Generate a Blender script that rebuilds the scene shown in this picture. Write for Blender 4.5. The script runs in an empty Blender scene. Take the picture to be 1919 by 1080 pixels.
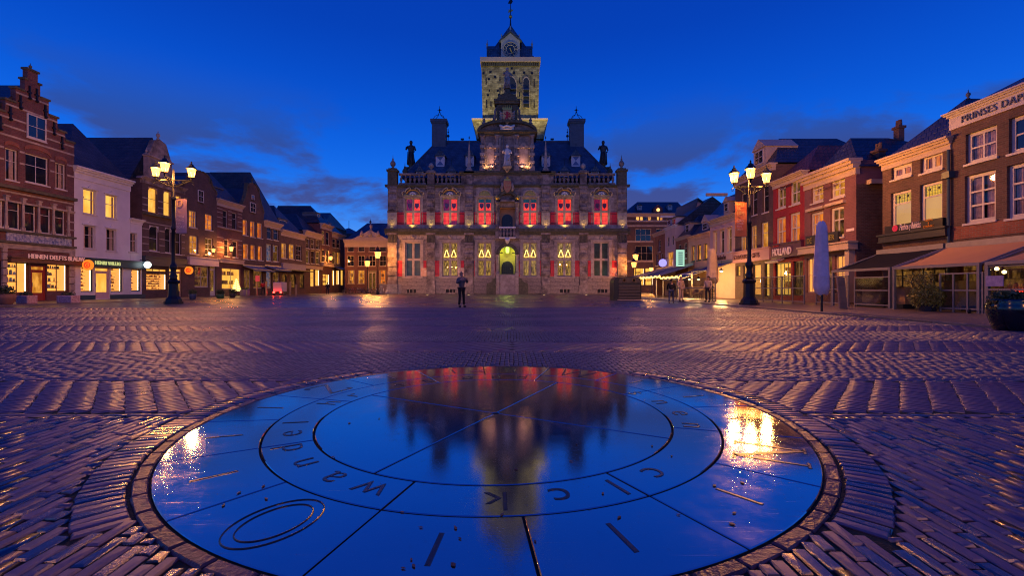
import bpy, math, random
import numpy as np
from mathutils import Vector, Matrix
random.seed(7)
R = math.radians
sc = bpy.context.scene
col = sc.collection
# ------------------------------------------------------------------ camera
F = 853.0            # focal length in photo pixels (photo 1919 wide)
CAMH = 1.0
cam = bpy.data.cameras.new('camera')
cam.sensor_width = 36.0
cam.lens = 36.0 * F / 1919.0
cam.clip_start = 0.05
cam.clip_end = 3000
camo = bpy.data.objects.new('camera', cam)
camo.location = (0, 0, CAMH)
camo.rotation_euler = (R(90), 0, 0)
col.objects.link(camo)
sc.camera = camo
# ------------------------------------------------------------------ world: blue hour sky
SUN_EL, SUN_ROT = R(-4.0), R(150)
W = bpy.data.worlds.new('World'); sc.world = W; W.use_nodes = True
def build_world():
    nt = W.node_tree; N = nt.nodes; L = nt.links
    N.clear()
    out = N.new('ShaderNodeOutputWorld'); bg = N.new('ShaderNodeBackground')
    sky = N.new('ShaderNodeTexSky'); sky.sky_type = 'NISHITA'; sky.sun_disc = False
    sky.sun_elevation = SUN_EL; sky.sun_rotation = SUN_ROT; sky.altitude = 0; sky.ozone_density = 3.0
    tc = N.new('ShaderNodeTexCoord'); sep = N.new('ShaderNodeSeparateXYZ')
    L.new(tc.outputs['Generated'], sep.inputs[0])
    # elevation ramp of the twilight blue
    ramp = N.new('ShaderNodeValToRGB'); cr = ramp.color_ramp
    cr.interpolation = 'B_SPLINE'
    pts = [(0.0, (0.20, 0.30, 0.60)), (0.06, (0.11, 0.27, 0.66)), (0.13, (0.030, 0.19, 0.68)), (0.22, (0.005, 0.12, 0.64)),
           (0.34, (0.0015, 0.068, 0.50)), (0.48, (0.0008, 0.036, 0.34)), (0.75, (0.0006, 0.022, 0.26)), (1.0, (0.0006, 0.018, 0.22))]
    cr.elements[0].position, cr.elements[0].color = pts[0][0], (*pts[0][1], 1)
    cr.elements[1].position, cr.elements[1].color = pts[-1][0], (*pts[-1][1], 1)
    for p, c in pts[1:-1]:
        e = cr.elements.new(p); e.color = (*c, 1)
    L.new(sep.outputs['Z'], ramp.inputs[0])
    # clouds: noise on the direction projected to a flat layer
    zc = N.new('ShaderNodeMath'); zc.operation = 'MAXIMUM'; zc.inputs[1].default_value = 0.0
    L.new(sep.outputs['Z'], zc.inputs[0])
    za = N.new('ShaderNodeMath'); za.operation = 'ADD'; za.inputs[1].default_value = 0.16
    L.new(zc.outputs[0], za.inputs[0])
    dv = N.new('ShaderNodeVectorMath'); dv.operation = 'DIVIDE'
    cx = N.new('ShaderNodeCombineXYZ')
    for i in range(3): L.new(za.outputs[0], cx.inputs[i])
    L.new(tc.outputs['Generated'], dv.inputs[0]); L.new(cx.outputs[0], dv.inputs[1])
    mp = N.new('ShaderNodeMapping'); mp.inputs['Scale'].default_value = (1.0, 1.0, 0.0); mp.inputs['Location'].default_value = CLOUD_LOC
    L.new(dv.outputs[0], mp.inputs[0])
    nz = N.new('ShaderNodeTexNoise'); nz.inputs['Scale'].default_value = 1.0; nz.inputs['Detail'].default_value = 9
    nz.inputs['Roughness'].default_value = 0.58; nz.inputs['Distortion'].default_value = 0.25
    L.new(mp.outputs[0], nz.inputs['Vector'])
    mr = N.new('ShaderNodeMapRange'); mr.interpolation_type = 'SMOOTHSTEP'
    mr.inputs[1].default_value = 0.455; mr.inputs[2].default_value = 0.565
    L.new(nz.outputs[0], mr.inputs[0])
    # clouds only low in the sky
    ml = N.new('ShaderNodeMapRange'); ml.interpolation_type = 'SMOOTHSTEP'
    ml.inputs[1].default_value = 0.40; ml.inputs[2].default_value = 0.24; ml.inputs[3].default_value = 0.0; ml.inputs[4].default_value = 0.94
    L.new(sep.outputs['Z'], ml.inputs[0])
    mm = N.new('ShaderNodeMath'); mm.operation = 'MULTIPLY'
    L.new(mr.outputs[0], mm.inputs[0]); L.new(ml.outputs[0], mm.inputs[1])
    cramp = N.new('ShaderNodeValToRGB'); c2 = cramp.color_ramp
    c2.elements[0].position = 0.0; c2.elements[0].color = (0.032, 0.048, 0.155, 1)
    c2.elements[1].position = 0.30; c2.elements[1].color = (0.020, 0.052, 0.22, 1)
    e = c2.elements.new(0.14); e.color = (0.046, 0.054, 0.185, 1)
    L.new(sep.outputs['Z'], cramp.inputs[0])
    mix = N.new('ShaderNodeMix'); mix.data_type = 'RGBA'
    L.new(mm.outputs[0], mix.inputs[0]); L.new(ramp.outputs[0], mix.inputs[6]); L.new(cramp.outputs[0], mix.inputs[7])
    # twilight glow of the real sky model on top
    sm = N.new('ShaderNodeVectorMath'); sm.operation = 'SCALE'; sm.inputs[3].default_value = 0.10
    L.new(sky.outputs[0], sm.inputs[0])
    ad = N.new('ShaderNodeVectorMath'); ad.operation = 'ADD'
    L.new(mix.outputs[2], ad.inputs[0]); L.new(sm.outputs[0], ad.inputs[1])
    L.new(ad.outputs[0], bg.inputs[0]); bg.inputs[1].default_value = SKY_STR
    L.new(bg.outputs[0], out.inputs[0])
CLOUD_LOC = (1.9, 4.2, 0.0); SKY_STR = 1.35
build_world()
# exposure and colour
vs = sc.view_settings
vs.view_transform = 'Standard'; vs.look = 'None'; vs.gamma = 1.0; vs.exposure = 0.0; vs.use_curve_mapping = False
cy = sc.cycles
cy.use_denoising = True
try: cy.denoiser = 'OPENIMAGEDENOISE'
except Exception: pass
cy.filter_width = 1.1
try: cy.denoising_prefilter = 'NONE'
except Exception: pass
cy.max_bounces = 6; cy.diffuse_bounces = 2; cy.glossy_bounces = 3; cy.transmission_bounces = 4; cy.transparent_max_bounces = 12
cy.sample_clamp_indirect = 4.0; cy.sample_clamp_direct = 0; cy.caustics_reflective = False; cy.caustics_refractive = False
cy.use_light_tree = True

# ------------------------------------------------------------------ photo measuring
def PX(px, y): return (px - 959.5) / F * y
def PZ(py, y): return CAMH - (py - 540.0) / F * y
def GY(py): return F * CAMH / (py - 540.0)      # distance of a ground point

# ------------------------------------------------------------------ materials
MATS = {}
def mat(name, base=(0.5, 0.5, 0.5), rough=0.7, var=0.25, scale=3.0, bump=0.0, bscale=20.0, metal=0.0, spec=0.5, base2=None,
        emit=None, estr=0.0, obj_random=0.0, stain=0.0, island=0.0, coat=0.0):
    if name in MATS: return MATS[name]
    m = bpy.data.materials.new(name); MATS[name] = m
    m.use_nodes = True
    nt = m.node_tree; N = nt.nodes; L = nt.links
    b = N['Principled BSDF']
    b.inputs['Roughness'].default_value = rough
    b.inputs['Metallic'].default_value = metal
    b.inputs['Specular IOR Level'].default_value = spec
    if coat: b.inputs['Coat Weight'].default_value = coat
    tc = N.new('ShaderNodeTexCoord')
    n1 = N.new('ShaderNodeTexNoise'); n1.inputs['Scale'].default_value = scale; n1.inputs['Detail'].default_value = 6; n1.inputs['Roughness'].default_value = 0.65
    L.new(tc.outputs['Object'], n1.inputs['Vector'])
    rp = N.new('ShaderNodeValToRGB')
    lo = base2 if base2 else tuple(c * (1 - var) for c in base)
    hi = base if base2 else tuple(min(1, c * (1 + var)) for c in base)
    rp.color_ramp.elements[0].position = 0.32; rp.color_ramp.elements[0].color = (*lo, 1)
    rp.color_ramp.elements[1].position = 0.68; rp.color_ramp.elements[1].color = (*hi, 1)
    L.new(n1.outputs[0], rp.inputs[0])
    cout = rp.outputs[0]
    if stain:
        n2 = N.new('ShaderNodeTexNoise'); n2.inputs['Scale'].default_value = scale * 0.35; n2.inputs['Detail'].default_value = 8; n2.inputs['Roughness'].default_value = 0.7
        L.new(tc.outputs['Object'], n2.inputs['Vector'])
        mr = N.new('ShaderNodeMapRange'); mr.inputs[1].default_value = 0.45; mr.inputs[2].default_value = 0.65; mr.inputs[3].default_value = 1.0; mr.inputs[4].default_value = 1 - stain
        L.new(n2.outputs[0], mr.inputs[0])
        vm = N.new('ShaderNodeVectorMath'); vm.operation = 'SCALE'
        L.new(cout, vm.inputs[0]); L.new(mr.outputs[0], vm.inputs[3]); cout = vm.outputs[0]
    if obj_random or island:
        gi = N.new('ShaderNodeObjectInfo'); src = gi.outputs['Random']
        if island:
            ge = N.new('ShaderNodeNewGeometry'); src = ge.outputs['Random Per Island']
        mr = N.new('ShaderNodeMapRange'); a = max(obj_random, island)
        mr.inputs[3].default_value = 1 - a; mr.inputs[4].default_value = 1 + a
        L.new(src, mr.inputs[0])
        vm = N.new('ShaderNodeVectorMath'); vm.operation = 'SCALE'
        L.new(cout, vm.inputs[0]); L.new(mr.outputs[0], vm.inputs[3]); cout = vm.outputs[0]
    L.new(cout, b.inputs['Base Color'])
    if bump:
        n3 = N.new('ShaderNodeTexNoise'); n3.inputs['Scale'].default_value = bscale; n3.inputs['Detail'].default_value = 5
        L.new(tc.outputs['Object'], n3.inputs['Vector'])
        bp = N.new('ShaderNodeBump'); bp.inputs['Strength'].default_value = bump; bp.inputs['Distance'].default_value = 0.03
        L.new(n3.outputs[0], bp.inputs['Height']); L.new(bp.outputs[0], b.inputs['Normal'])
    if emit:
        b.inputs['Emission Color'].default_value = (*emit, 1); b.inputs['Emission Strength'].default_value = estr
    return m

def brick_mat(name, c1, c2, mortar, bw=0.24, bh=0.085, rough=0.8, stain=0.35):
    """brickwork seen from far: courses as fine relief and colour"""
    if name in MATS: return MATS[name]
    m = bpy.data.materials.new(name); MATS[name] = m; m.use_nodes = True
    nt = m.node_tree; N = nt.nodes; L = nt.links; b = N['Principled BSDF']
    b.inputs['Roughness'].default_value = rough
    tc = N.new('ShaderNodeTexCoord'); sp = N.new('ShaderNodeSeparateXYZ'); L.new(tc.outputs['Object'], sp.inputs[0])
    ad = N.new('ShaderNodeMath'); ad.operation = 'ADD'; L.new(sp.outputs['X'], ad.inputs[0]); L.new(sp.outputs['Y'], ad.inputs[1])
    cb = N.new('ShaderNodeCombineXYZ'); L.new(ad.outputs[0], cb.inputs[0]); L.new(sp.outputs['Z'], cb.inputs[1])
    bt = N.new('ShaderNodeTexBrick'); L.new(cb.outputs[0], bt.inputs['Vector'])
    bt.inputs['Scale'].default_value = 1.0; bt.inputs['Brick Width'].default_value = bw; bt.inputs['Row Height'].default_value = bh
    bt.inputs['Mortar Size'].default_value = 0.012; bt.inputs['Mortar Smooth'].default_value = 0.2; bt.inputs['Bias'].default_value = 0.0
    bt.inputs['Color1'].default_value = (*c1, 1); bt.inputs['Color2'].default_value = (*c2, 1); bt.inputs['Mortar'].default_value = (*mortar, 1)
    n2 = N.new('ShaderNodeTexNoise'); n2.inputs['Scale'].default_value = 0.9; n2.inputs['Detail'].default_value = 9; n2.inputs['Roughness'].default_value = 0.7
    L.new(tc.outputs['Object'], n2.inputs['Vector'])
    mr = N.new('ShaderNodeMapRange'); mr.inputs[1].default_value = 0.35; mr.inputs[2].default_value = 0.68; mr.inputs[3].default_value = 1.15; mr.inputs[4].default_value = 1 - stain
    L.new(n2.outputs[0], mr.inputs[0])
    vm = N.new('ShaderNodeVectorMath'); vm.operation = 'SCALE'; L.new(bt.outputs[0], vm.inputs[0]); L.new(mr.outputs[0], vm.inputs[3])
    L.new(vm.outputs[0], b.inputs['Base Color'])
    bp = N.new('ShaderNodeBump'); bp.inputs['Strength'].default_value = 0.6; bp.inputs['Distance'].default_value = 0.012; bp.invert = True
    L.new(bt.outputs['Fac'], bp.inputs['Height']); L.new(bp.outputs[0], b.inputs['Normal'])
    return m

def roof_mat(name, c1, c2, row=0.32, rough=0.45):
    """pan tiles or slates: rows and columns as relief"""
    if name in MATS: return MATS[name]
    m = bpy.data.materials.new(name); MATS[name] = m; m.use_nodes = True
    nt = m.node_tree; N = nt.nodes; L = nt.links; b = N['Principled BSDF']
    b.inputs['Roughness'].default_value = rough
    tc = N.new('ShaderNodeTexCoord'); sp = N.new('ShaderNodeSeparateXYZ'); L.new(tc.outputs['Object'], sp.inputs[0])
    ad = N.new('ShaderNodeMath'); ad.operation = 'ADD'; L.new(sp.outputs['X'], ad.inputs[0]); L.new(sp.outputs['Y'], ad.inputs[1])
    cb = N.new('ShaderNodeCombineXYZ'); L.new(ad.outputs[0], cb.inputs[0]); L.new(sp.outputs['Z'], cb.inputs[1])
    bt = N.new('ShaderNodeTexBrick'); L.new(cb.outputs[0], bt.inputs['Vector'])
    bt.inputs['Scale'].default_value = 1.0; bt.inputs['Brick Width'].default_value = row * 0.9; bt.inputs['Row Height'].default_value = row
    bt.inputs['Mortar Size'].default_value = 0.03; bt.inputs['Mortar Smooth'].default_value = 0.8
    bt.inputs['Color1'].default_value = (*c1, 1); bt.inputs['Color2'].default_value = (*c2, 1); bt.inputs['Mortar'].default_value = (*[c * 0.5 for c in c2], 1)
    n2 = N.new('ShaderNodeTexNoise'); n2.inputs['Scale'].default_value = 0.8; n2.inputs['Detail'].default_value = 8
    L.new(tc.outputs['Object'], n2.inputs['Vector'])
    mr = N.new('ShaderNodeMapRange'); mr.inputs[1].default_value = 0.3; mr.inputs[2].default_value = 0.7; mr.inputs[3].default_value = 1.3; mr.inputs[4].default_value = 0.6
    L.new(n2.outputs[0], mr.inputs[0])
    vm = N.new('ShaderNodeVectorMath'); vm.operation = 'SCALE'; L.new(bt.outputs[0], vm.inputs[0]); L.new(mr.outputs[0], vm.inputs[3])
    L.new(vm.outputs[0], b.inputs['Base Color'])
    bp = N.new('ShaderNodeBump'); bp.inputs['Strength'].default_value = 0.9; bp.inputs['Distance'].default_value = 0.05; bp.invert = True
    L.new(bt.outputs['Fac'], bp.inputs['Height']); L.new(bp.outputs[0], b.inputs['Normal'])
    return m

def glass_mat(name, tint=(1, 1, 1), refl=0.025, rough=0.02):
    """thin clear pane: lets the room behind show, mirrors a little"""
    if name in MATS: return MATS[name]
    m = bpy.data.materials.new(name); MATS[name] = m; m.use_nodes = True
    nt = m.node_tree; N = nt.nodes; L = nt.links; N.clear()
    o = N.new('ShaderNodeOutputMaterial'); t = N.new('ShaderNodeBsdfTransparent'); g = N.new('ShaderNodeBsdfGlossy')
    t.inputs[0].default_value = (*tint, 1); g.inputs['Roughness'].default_value = rough
    lw = N.new('ShaderNodeLayerWeight'); lw.inputs[0].default_value = 0.25
    mr = N.new('ShaderNodeMapRange'); mr.inputs[3].default_value = refl; mr.inputs[4].default_value = 0.16
    L.new(lw.outputs['Fresnel'], mr.inputs[0])
    mx = N.new('ShaderNodeMixShader'); L.new(mr.outputs[0], mx.inputs[0]); L.new(t.outputs[0], mx.inputs[1]); L.new(g.outputs[0], mx.inputs[2])
    L.new(mx.outputs[0], o.inputs[0])
    return m

def room_mat(name, c_lo, c_hi, strength, scale=1.6):
    """the lit inside of a room: uneven lamplight on walls and curtains"""
    if name in MATS: return MATS[name]
    m = bpy.data.materials.new(name); MATS[name] = m; m.use_nodes = True
    nt = m.node_tree; N = nt.nodes; L = nt.links; N.clear()
    o = N.new('ShaderNodeOutputMaterial'); e = N.new('ShaderNodeEmission')
    tc = N.new('ShaderNodeTexCoord'); nz = N.new('ShaderNodeTexNoise'); nz.inputs['Scale'].default_value = scale; nz.inputs['Detail'].default_value = 5
    oi = N.new('ShaderNodeObjectInfo'); cb = N.new('ShaderNodeVectorMath'); cb.operation = 'SCALE'
    L.new(oi.outputs['Location'], cb.inputs[0]); cb.inputs[3].default_value = 1.7
    av = N.new('ShaderNodeVectorMath'); av.operation = 'ADD'; L.new(tc.outputs['Object'], av.inputs[0]); L.new(cb.outputs[0], av.inputs[1])
    mp = N.new('ShaderNodeMapping'); mp.inputs['Scale'].default_value = (2.2, 2.2, 0.8); L.new(av.outputs[0], mp.inputs[0])
    L.new(mp.outputs[0], nz.inputs['Vector'])
    rp = N.new('ShaderNodeValToRGB'); rp.color_ramp.elements[0].position = 0.36; rp.color_ramp.elements[0].color = (*c_lo, 1)
    rp.color_ramp.elements[1].position = 0.66; rp.color_ramp.elements[1].color = (*c_hi, 1)
    L.new(nz.outputs[0], rp.inputs[0]); L.new(rp.outputs[0], e.inputs[0])
    e.inputs[1].default_value = strength
    L.new(e.outputs[0], o.inputs[0])
    return m

def emit_mat(name, c, s):
    if name in MATS: return MATS[name]
    m = bpy.data.materials.new(name); MATS[name] = m; m.use_nodes = True
    nt = m.node_tree; N = nt.nodes; N.clear()
    o = N.new('ShaderNodeOutputMaterial'); e = N.new('ShaderNodeEmission'); e.inputs[0].default_value = (*c, 1); e.inputs[1].default_value = s
    nt.links.new(e.outputs[0], o.inputs[0])
    return m

def lantern_glass(name, c, s):
    """opal lantern glass: glows and lets the lamp inside shine out"""
    if name in MATS: return MATS[name]
    m = bpy.data.materials.new(name); MATS[name] = m; m.use_nodes = True
    nt = m.node_tree; N = nt.nodes; L = nt.links; N.clear()
    o = N.new('ShaderNodeOutputMaterial'); e = N.new('ShaderNodeEmission'); e.inputs[0].default_value = (*c, 1); e.inputs[1].default_value = s
    t = N.new('ShaderNodeBsdfTransparent'); mx = N.new('ShaderNodeMixShader'); mx.inputs[0].default_value = 0.25
    L.new(t.outputs[0], mx.inputs[1]); L.new(e.outputs[0], mx.inputs[2]); L.new(mx.outputs[0], o.inputs[0])
    return m

# ------------------------------------------------------------------ mesh helpers
class MB:
    def __init__(s): s.v = []; s.f = []
    def add(s, vs, fs):
        o = len(s.v); s.v += [tuple(p) for p in vs]; s.f += [tuple(i + o for i in f) for f in fs]; return s
    def box(s, x0, x1, y0, y1, z0, z1):
        if x0 > x1: x0, x1 = x1, x0
        if y0 > y1: y0, y1 = y1, y0
        if z0 > z1: z0, z1 = z1, z0
        return s.add([(x0, y0, z0), (x1, y0, z0), (x1, y1, z0), (x0, y1, z0), (x0, y0, z1), (x1, y0, z1), (x1, y1, z1), (x0, y1, z1)],
                     [(0, 3, 2, 1), (4, 5, 6, 7), (0, 1, 5, 4), (1, 2, 6, 5), (2, 3, 7, 6), (3, 0, 4, 7)])
    def cbox(s, x0, x1, y0, y1, z0, z1, c):
        """box with chamfered front vertical and horizontal edges (front = low y)"""
        poly = [(x0, y1), (x0, y0 + c), (x0 + c, y0), (x1 - c, y0), (x1, y0 + c), (x1, y1)]
        n = len(poly)
        vs = [(x, y, z0 + c) for x, y in poly] + [(x, y, z1 - c) for x, y in poly]
        ins = [(x0, y1), (x0 + c, y0 + c), (x0 + c, y0 + c), (x1 - c, y0 + c), (x1 - c, y0 + c), (x1, y1)]
        fs = [(i, i + 1, n + i + 1, n + i) for i in range(n - 1)]
        b = len(vs); vs += [(x0, y1, z0), (x0 + c, y0 + c, z0), (x1 - c, y0 + c, z0), (x1, y1, z0), (x0, y1, z1), (x0 + c, y0 + c, z1), (x1 - c, y0 + c, z1), (x1, y1, z1)]
        fs += [(b, b + 1, b + 2, b + 3), (b + 4, b + 7, b + 6, b + 5)]
        fs += [(0, b, b + 1, 1), (1, b + 1, 2), (2, b + 1, b + 2, 3), (3, b + 2, 4), (4, b + 2, b + 3, 5)]
        fs += [(n, n + 1, b + 5, b + 4), (n + 1, n + 2, b + 5), (n + 2, n + 3, b + 6, b + 5), (n + 3, n + 4, b + 6), (n + 4, n + 5, b + 7, b + 6)]
        return s.add(vs, fs)
    def prism(s, poly, y0, y1):            # polygon in x,z pushed along y
        n = len(poly)
        vs = [(x, y0, z) for x, z in poly] + [(x, y1, z) for x, z in poly]
        fs = [tuple(range(n)), tuple(range(2 * n - 1, n - 1, -1))] + [(i, n + i, n + (i + 1) % n, (i + 1) % n) for i in range(n)]
        return s.add(vs, fs)
    def prismz(s, poly, z0, z1):           # polygon in x,y pushed up
        n = len(poly)
        vs = [(x, y, z0) for x, y in poly] + [(x, y, z1) for x, y in poly]
        fs = [tuple(range(n - 1, -1, -1)), tuple(range(n, 2 * n))] + [(i, (i + 1) % n, n + (i + 1) % n, n + i) for i in range(n)]
        return s.add(vs, fs)
    def prismx(s, poly, x0, x1):           # polygon in y,z pushed along x
        n = len(poly)
        vs = [(x0, y, z) for y, z in poly] + [(x1, y, z) for y, z in poly]
        fs = [tuple(range(n - 1, -1, -1)), tuple(range(n, 2 * n))] + [(i, (i + 1) % n, n + (i + 1) % n, n + i) for i in range(n)]
        return s.add(vs, fs)
    def lathe(s, prof, cx=0, cy=0, cz=0, seg=12, sy=1.0, rot=0.0):
        n = len(prof); vs = []; fs = []
        for r, z in prof:
            for k in range(seg):
                a = 2 * math.pi * k / seg + rot
                vs.append((cx + r * math.cos(a), cy + r * sy * math.sin(a), cz + z))
        for i in range(n - 1):
            for k in range(seg):
                k2 = (k + 1) % seg
                fs.append((i * seg + k, i * seg + k2, (i + 1) * seg + k2, (i + 1) * seg + k))
        fs.append(tuple(range(seg - 1, -1, -1))); fs.append(tuple((n - 1) * seg + k for k in range(seg)))
        return s.add(vs, fs)
    def tube(s, pts, r, seg=6, closed=False):
        pts = [Vector(p) for p in pts]; n = len(pts); vs = []; fs = []
        rr = r if isinstance(r, (list, tuple)) else [r] * n
        for i, p in enumerate(pts):
            if closed: d = pts[(i + 1) % n] - pts[i - 1]
            else: d = (pts[min(i + 1, n - 1)] - pts[max(i - 1, 0)])
            d = d.normalized() if d.length > 1e-9 else Vector((0, 0, 1))
            up = Vector((0, 0, 1)) if abs(d.z) < 0.9 else Vector((0, 1, 0))
            a = d.cross(up).normalized(); b = d.cross(a)
            for k in range(seg):
                t = 2 * math.pi * k / seg
                vs.append(tuple(p + (a * math.cos(t) + b * math.sin(t)) * rr[i]))
        m = n if closed else n - 1
        for i in range(m):
            j = (i + 1) % n
            for k in range(seg):
                k2 = (k + 1) % seg
                fs.append((i * seg + k, i * seg + k2, j * seg + k2, j * seg + k))
        if not closed:
            fs.append(tuple(range(seg - 1, -1, -1))); fs.append(tuple((n - 1) * seg + k for k in range(seg)))
        return s.add(vs, fs)
    def ball(s, c, r, seg=8, rings=6, sx=1, sy=1, sz=1):
        prof = [(max(1e-4, r * math.sin(math.pi * i / rings)), -r * math.cos(math.pi * i / rings) * sz) for i in range(rings + 1)]
        return s.lathe([(p[0] * sx, p[1]) for p in prof], c[0], c[1], c[2], seg, sy / sx if sx else 1)
    def quad(s, a, b, c, d): return s.add([a, b, c, d], [(0, 1, 2, 3)])
    def build(s, name, m, parent=None, loc=None, smooth=False):
        me = bpy.data.meshes.new(name); me.from_pydata(s.v, [], s.f)
        if smooth:
            me.polygons.foreach_set('use_smooth', [True] * len(me.polygons))
        me.materials.append(m)
        me.update()
        o = bpy.data.objects.new(name, me); col.objects.link(o)
        if parent: o.parent = parent
        if loc: o.location = loc
        return o

def empty(name, loc=(0, 0, 0), rz=0.0, label=None, cat=None, group=None, kind=None):
    o = bpy.data.objects.new(name, None); o.empty_display_size = 0.2; col.objects.link(o)
    o.location = loc; o.rotation_euler = (0, 0, rz)
    tag(o, label, cat, group, kind); return o
def tag(o, label=None, cat=None, group=None, kind=None):
    if label: o['label'] = label
    if cat: o['category'] = cat
    if group: o['group'] = group
    if kind: o['kind'] = kind
    return o
KIDS = {}
def copy_tree(o, parent=None):
    c = o.copy(); col.objects.link(c)
    c.parent = parent
    for ch in list(o.children): copy_tree(ch, c)
    return c
def text(body, size, m, parent, loc, rot=(R(90), 0, 0), extrude=0.01, align='LEFT', sx=1.0, name='lettering', bevel=0.0, shear=0.0, space=1.0, ay=None):
    cu = bpy.data.curves.new(name, 'FONT'); cu.body = body; cu.size = size; cu.extrude = extrude; cu.align_x = align; cu.align_y = ay or 'TOP_BASELINE'; cu.bevel_depth = bevel
    cu.resolution_u = 3; cu.shear = shear; cu.space_character = space
    cu.materials.append(m)
    return font_mesh(name, cu, parent, loc, rot, sx)
def font_mesh(name, cu, parent, loc, rot, sx):
    t = bpy.data.objects.new('tmp', cu); me = bpy.data.meshes.new_from_object(t); me.name = name
    bpy.data.objects.remove(t)
    o = bpy.data.objects.new(name, me); col.objects.link(o); o.parent = parent; o.location = loc; o.rotation_euler = rot; o.scale = (sx, 1, 1)
    return o
def lamp(name, loc, power, color, radius=0.1, parent=None, spot=None, rot=None, blend=0.8):
    l = bpy.data.lights.new(name, 'SPOT' if spot else 'POINT'); l.energy = power; l.color = color; l.shadow_soft_size = radius
    if spot: l.spot_size = R(spot); l.spot_blend = blend
    o = bpy.data.objects.new(name, l); col.objects.link(o); o.location = loc
    if parent: o.parent = parent
    if rot: o.rotation_euler = rot
    return o
def aim(o, target):
    d = Vector(target) - o.location; o.rotation_euler = d.to_track_quat('-Z', 'Y').to_euler()

# ------------------------------------------------------------------ shared materials
STONE = mat('sandstone', (0.43, 0.34, 0.29), 0.85, base2=(0.15, 0.115, 0.105), scale=1.6, bump=0.7, bscale=7, stain=0.72)
STONE_L = mat('pale_sandstone', (0.52, 0.42, 0.35), 0.85, base2=(0.32, 0.25, 0.21), scale=2.0, bump=0.4, bscale=9, stain=0.35)
STONE_D = mat('mossy_stone', (0.16, 0.14, 0.095), 0.9, base2=(0.06, 0.062, 0.035), scale=3.0, bump=0.6, bscale=7, stain=0.3)
STONE_T = brick_mat('tower_stone', (0.52, 0.46, 0.26), (0.27, 0.23, 0.12), (0.13, 0.12, 0.07), 0.9, 0.40, stain=0.8)
ASHLAR = brick_mat('ashlar', (0.44, 0.35, 0.30), (0.32, 0.25, 0.22), (0.10, 0.08, 0.07), 1.2, 0.45, stain=0.78)
SLATE = roof_mat('slate', (0.07, 0.115, 0.18), (0.045, 0.075, 0.125), 0.4, 0.5)
TILE_D = roof_mat('dark_roof_tile', (0.05, 0.05, 0.06), (0.028, 0.028, 0.038), 0.33, 0.4)
TILE_R = roof_mat('red_roof_tile', (0.16, 0.055, 0.035), (0.10, 0.035, 0.025), 0.33, 0.5)
BR_RED = brick_mat('red_brick', (0.19, 0.055, 0.05), (0.125, 0.035, 0.035), (0.15, 0.11, 0.10))
BR_DARK = brick_mat('dark_brick', (0.135, 0.062, 0.055), (0.085, 0.042, 0.04), (0.12, 0.095, 0.085))
BR_BROWN = brick_mat('brown_brick', (0.15, 0.07, 0.055), (0.09, 0.042, 0.036), (0.13, 0.10, 0.085))
BR_ORANGE = brick_mat('orange_brick', (0.34, 0.09, 0.045), (0.26, 0.065, 0.035), (0.22, 0.16, 0.12))
PURPLE = brick_mat('plum_painted_brick', (0.20, 0.085, 0.10), (0.17, 0.07, 0.085), (0.16, 0.07, 0.08), stain=0.2)
REDPAINT = brick_mat('red_painted_brick', (0.32, 0.022, 0.035), (0.28, 0.018, 0.03), (0.26, 0.02, 0.03), stain=0.2)
WHITE = mat('white_render', (0.70, 0.66, 0.66), 0.75, 0.06, 0.8, bump=0.1, bscale=14, stain=0.16)
CREAM = mat('cream_paint', (0.52, 0.40, 0.31), 0.6, 0.07, 2.0, stain=0.12)
TRIM = mat('white_paint', (0.58, 0.52, 0.50), 0.5, 0.05, 4.0, stain=0.1)
PINK = mat('pink_render', (0.66, 0.43, 0.35), 0.75, 0.07, 0.8, stain=0.15)  # pink includes warm lamplight put into the wall colour
SAND = mat('sand_render', (0.70, 0.42, 0.23), 0.75, 0.07, 0.8, stain=0.15)  # orange deepened in the wall colour to stand in for lamplight
SHUT = mat('red_shutter_paint', (0.52, 0.015, 0.030), 0.5, 0.12, 3.0)
IRON = mat('black_iron', (0.012, 0.014, 0.02), 0.38, 0.2, 6.0, metal=0.3)
GREYM = mat('grey_metal', (0.30, 0.28, 0.27), 0.4, 0.1, 5.0, metal=0.4)
LEAD = mat('lead', (0.085, 0.10, 0.13), 0.5, 0.25, 2.0)
WOOD = mat('brown_wood', (0.16, 0.075, 0.035), 0.5, 0.3, 5.0)
WOOD_L = mat('pale_wood', (0.42, 0.27, 0.15), 0.6, 0.25, 6.0)
DOORD = mat('dark_door_paint', (0.025, 0.028, 0.036), 0.4, 0.2, 4.0)
TEAL = mat('teal_paint', (0.012, 0.055, 0.085), 0.35, 0.1, 4.0)
GOLD = mat('gilding', (0.75, 0.45, 0.10), 0.35, 0.1, 5.0, metal=0.7)
MARBLE = mat('pale_marble', (0.72, 0.66, 0.62), 0.5, 0.08, 5.0)
DARKGLASS = mat('dark_glass', (0.012, 0.014, 0.02), 0.04, 0.3, 1.0, spec=0.8)
GREENGLASS = mat('old_leaded_glass', (0.035, 0.06, 0.045), 0.12, 0.4, 2.0, spec=0.8, bump=0.15, bscale=5, obj_random=0.4)
GLASS = glass_mat('clear_glass')
SCREEN = glass_mat('windscreen_glass', (0.80, 0.82, 0.80), 0.10, 0.06)
ROOM = room_mat('lamplit_room', (0.42, 0.12, 0.010), (1.0, 0.42, 0.055), 0.98)
ROOM_O = room_mat('orange_lit_room', (0.55, 0.09, 0.008), (1.0, 0.29, 0.03), 0.98)
ROOM_Y = room_mat('yellow_lit_room', (0.85, 0.36, 0.04), (1.0, 0.55, 0.10), 1.35, 0.8)
ROOM_D = room_mat('dim_lit_room', (0.05, 0.02, 0.006), (0.45, 0.20, 0.04), 0.5, 3.0)
ROOM_R = room_mat('red_lit_room', (0.70, 0.012, 0.015), (1.0, 0.085, 0.03), 1.15, 1.1)
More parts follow.
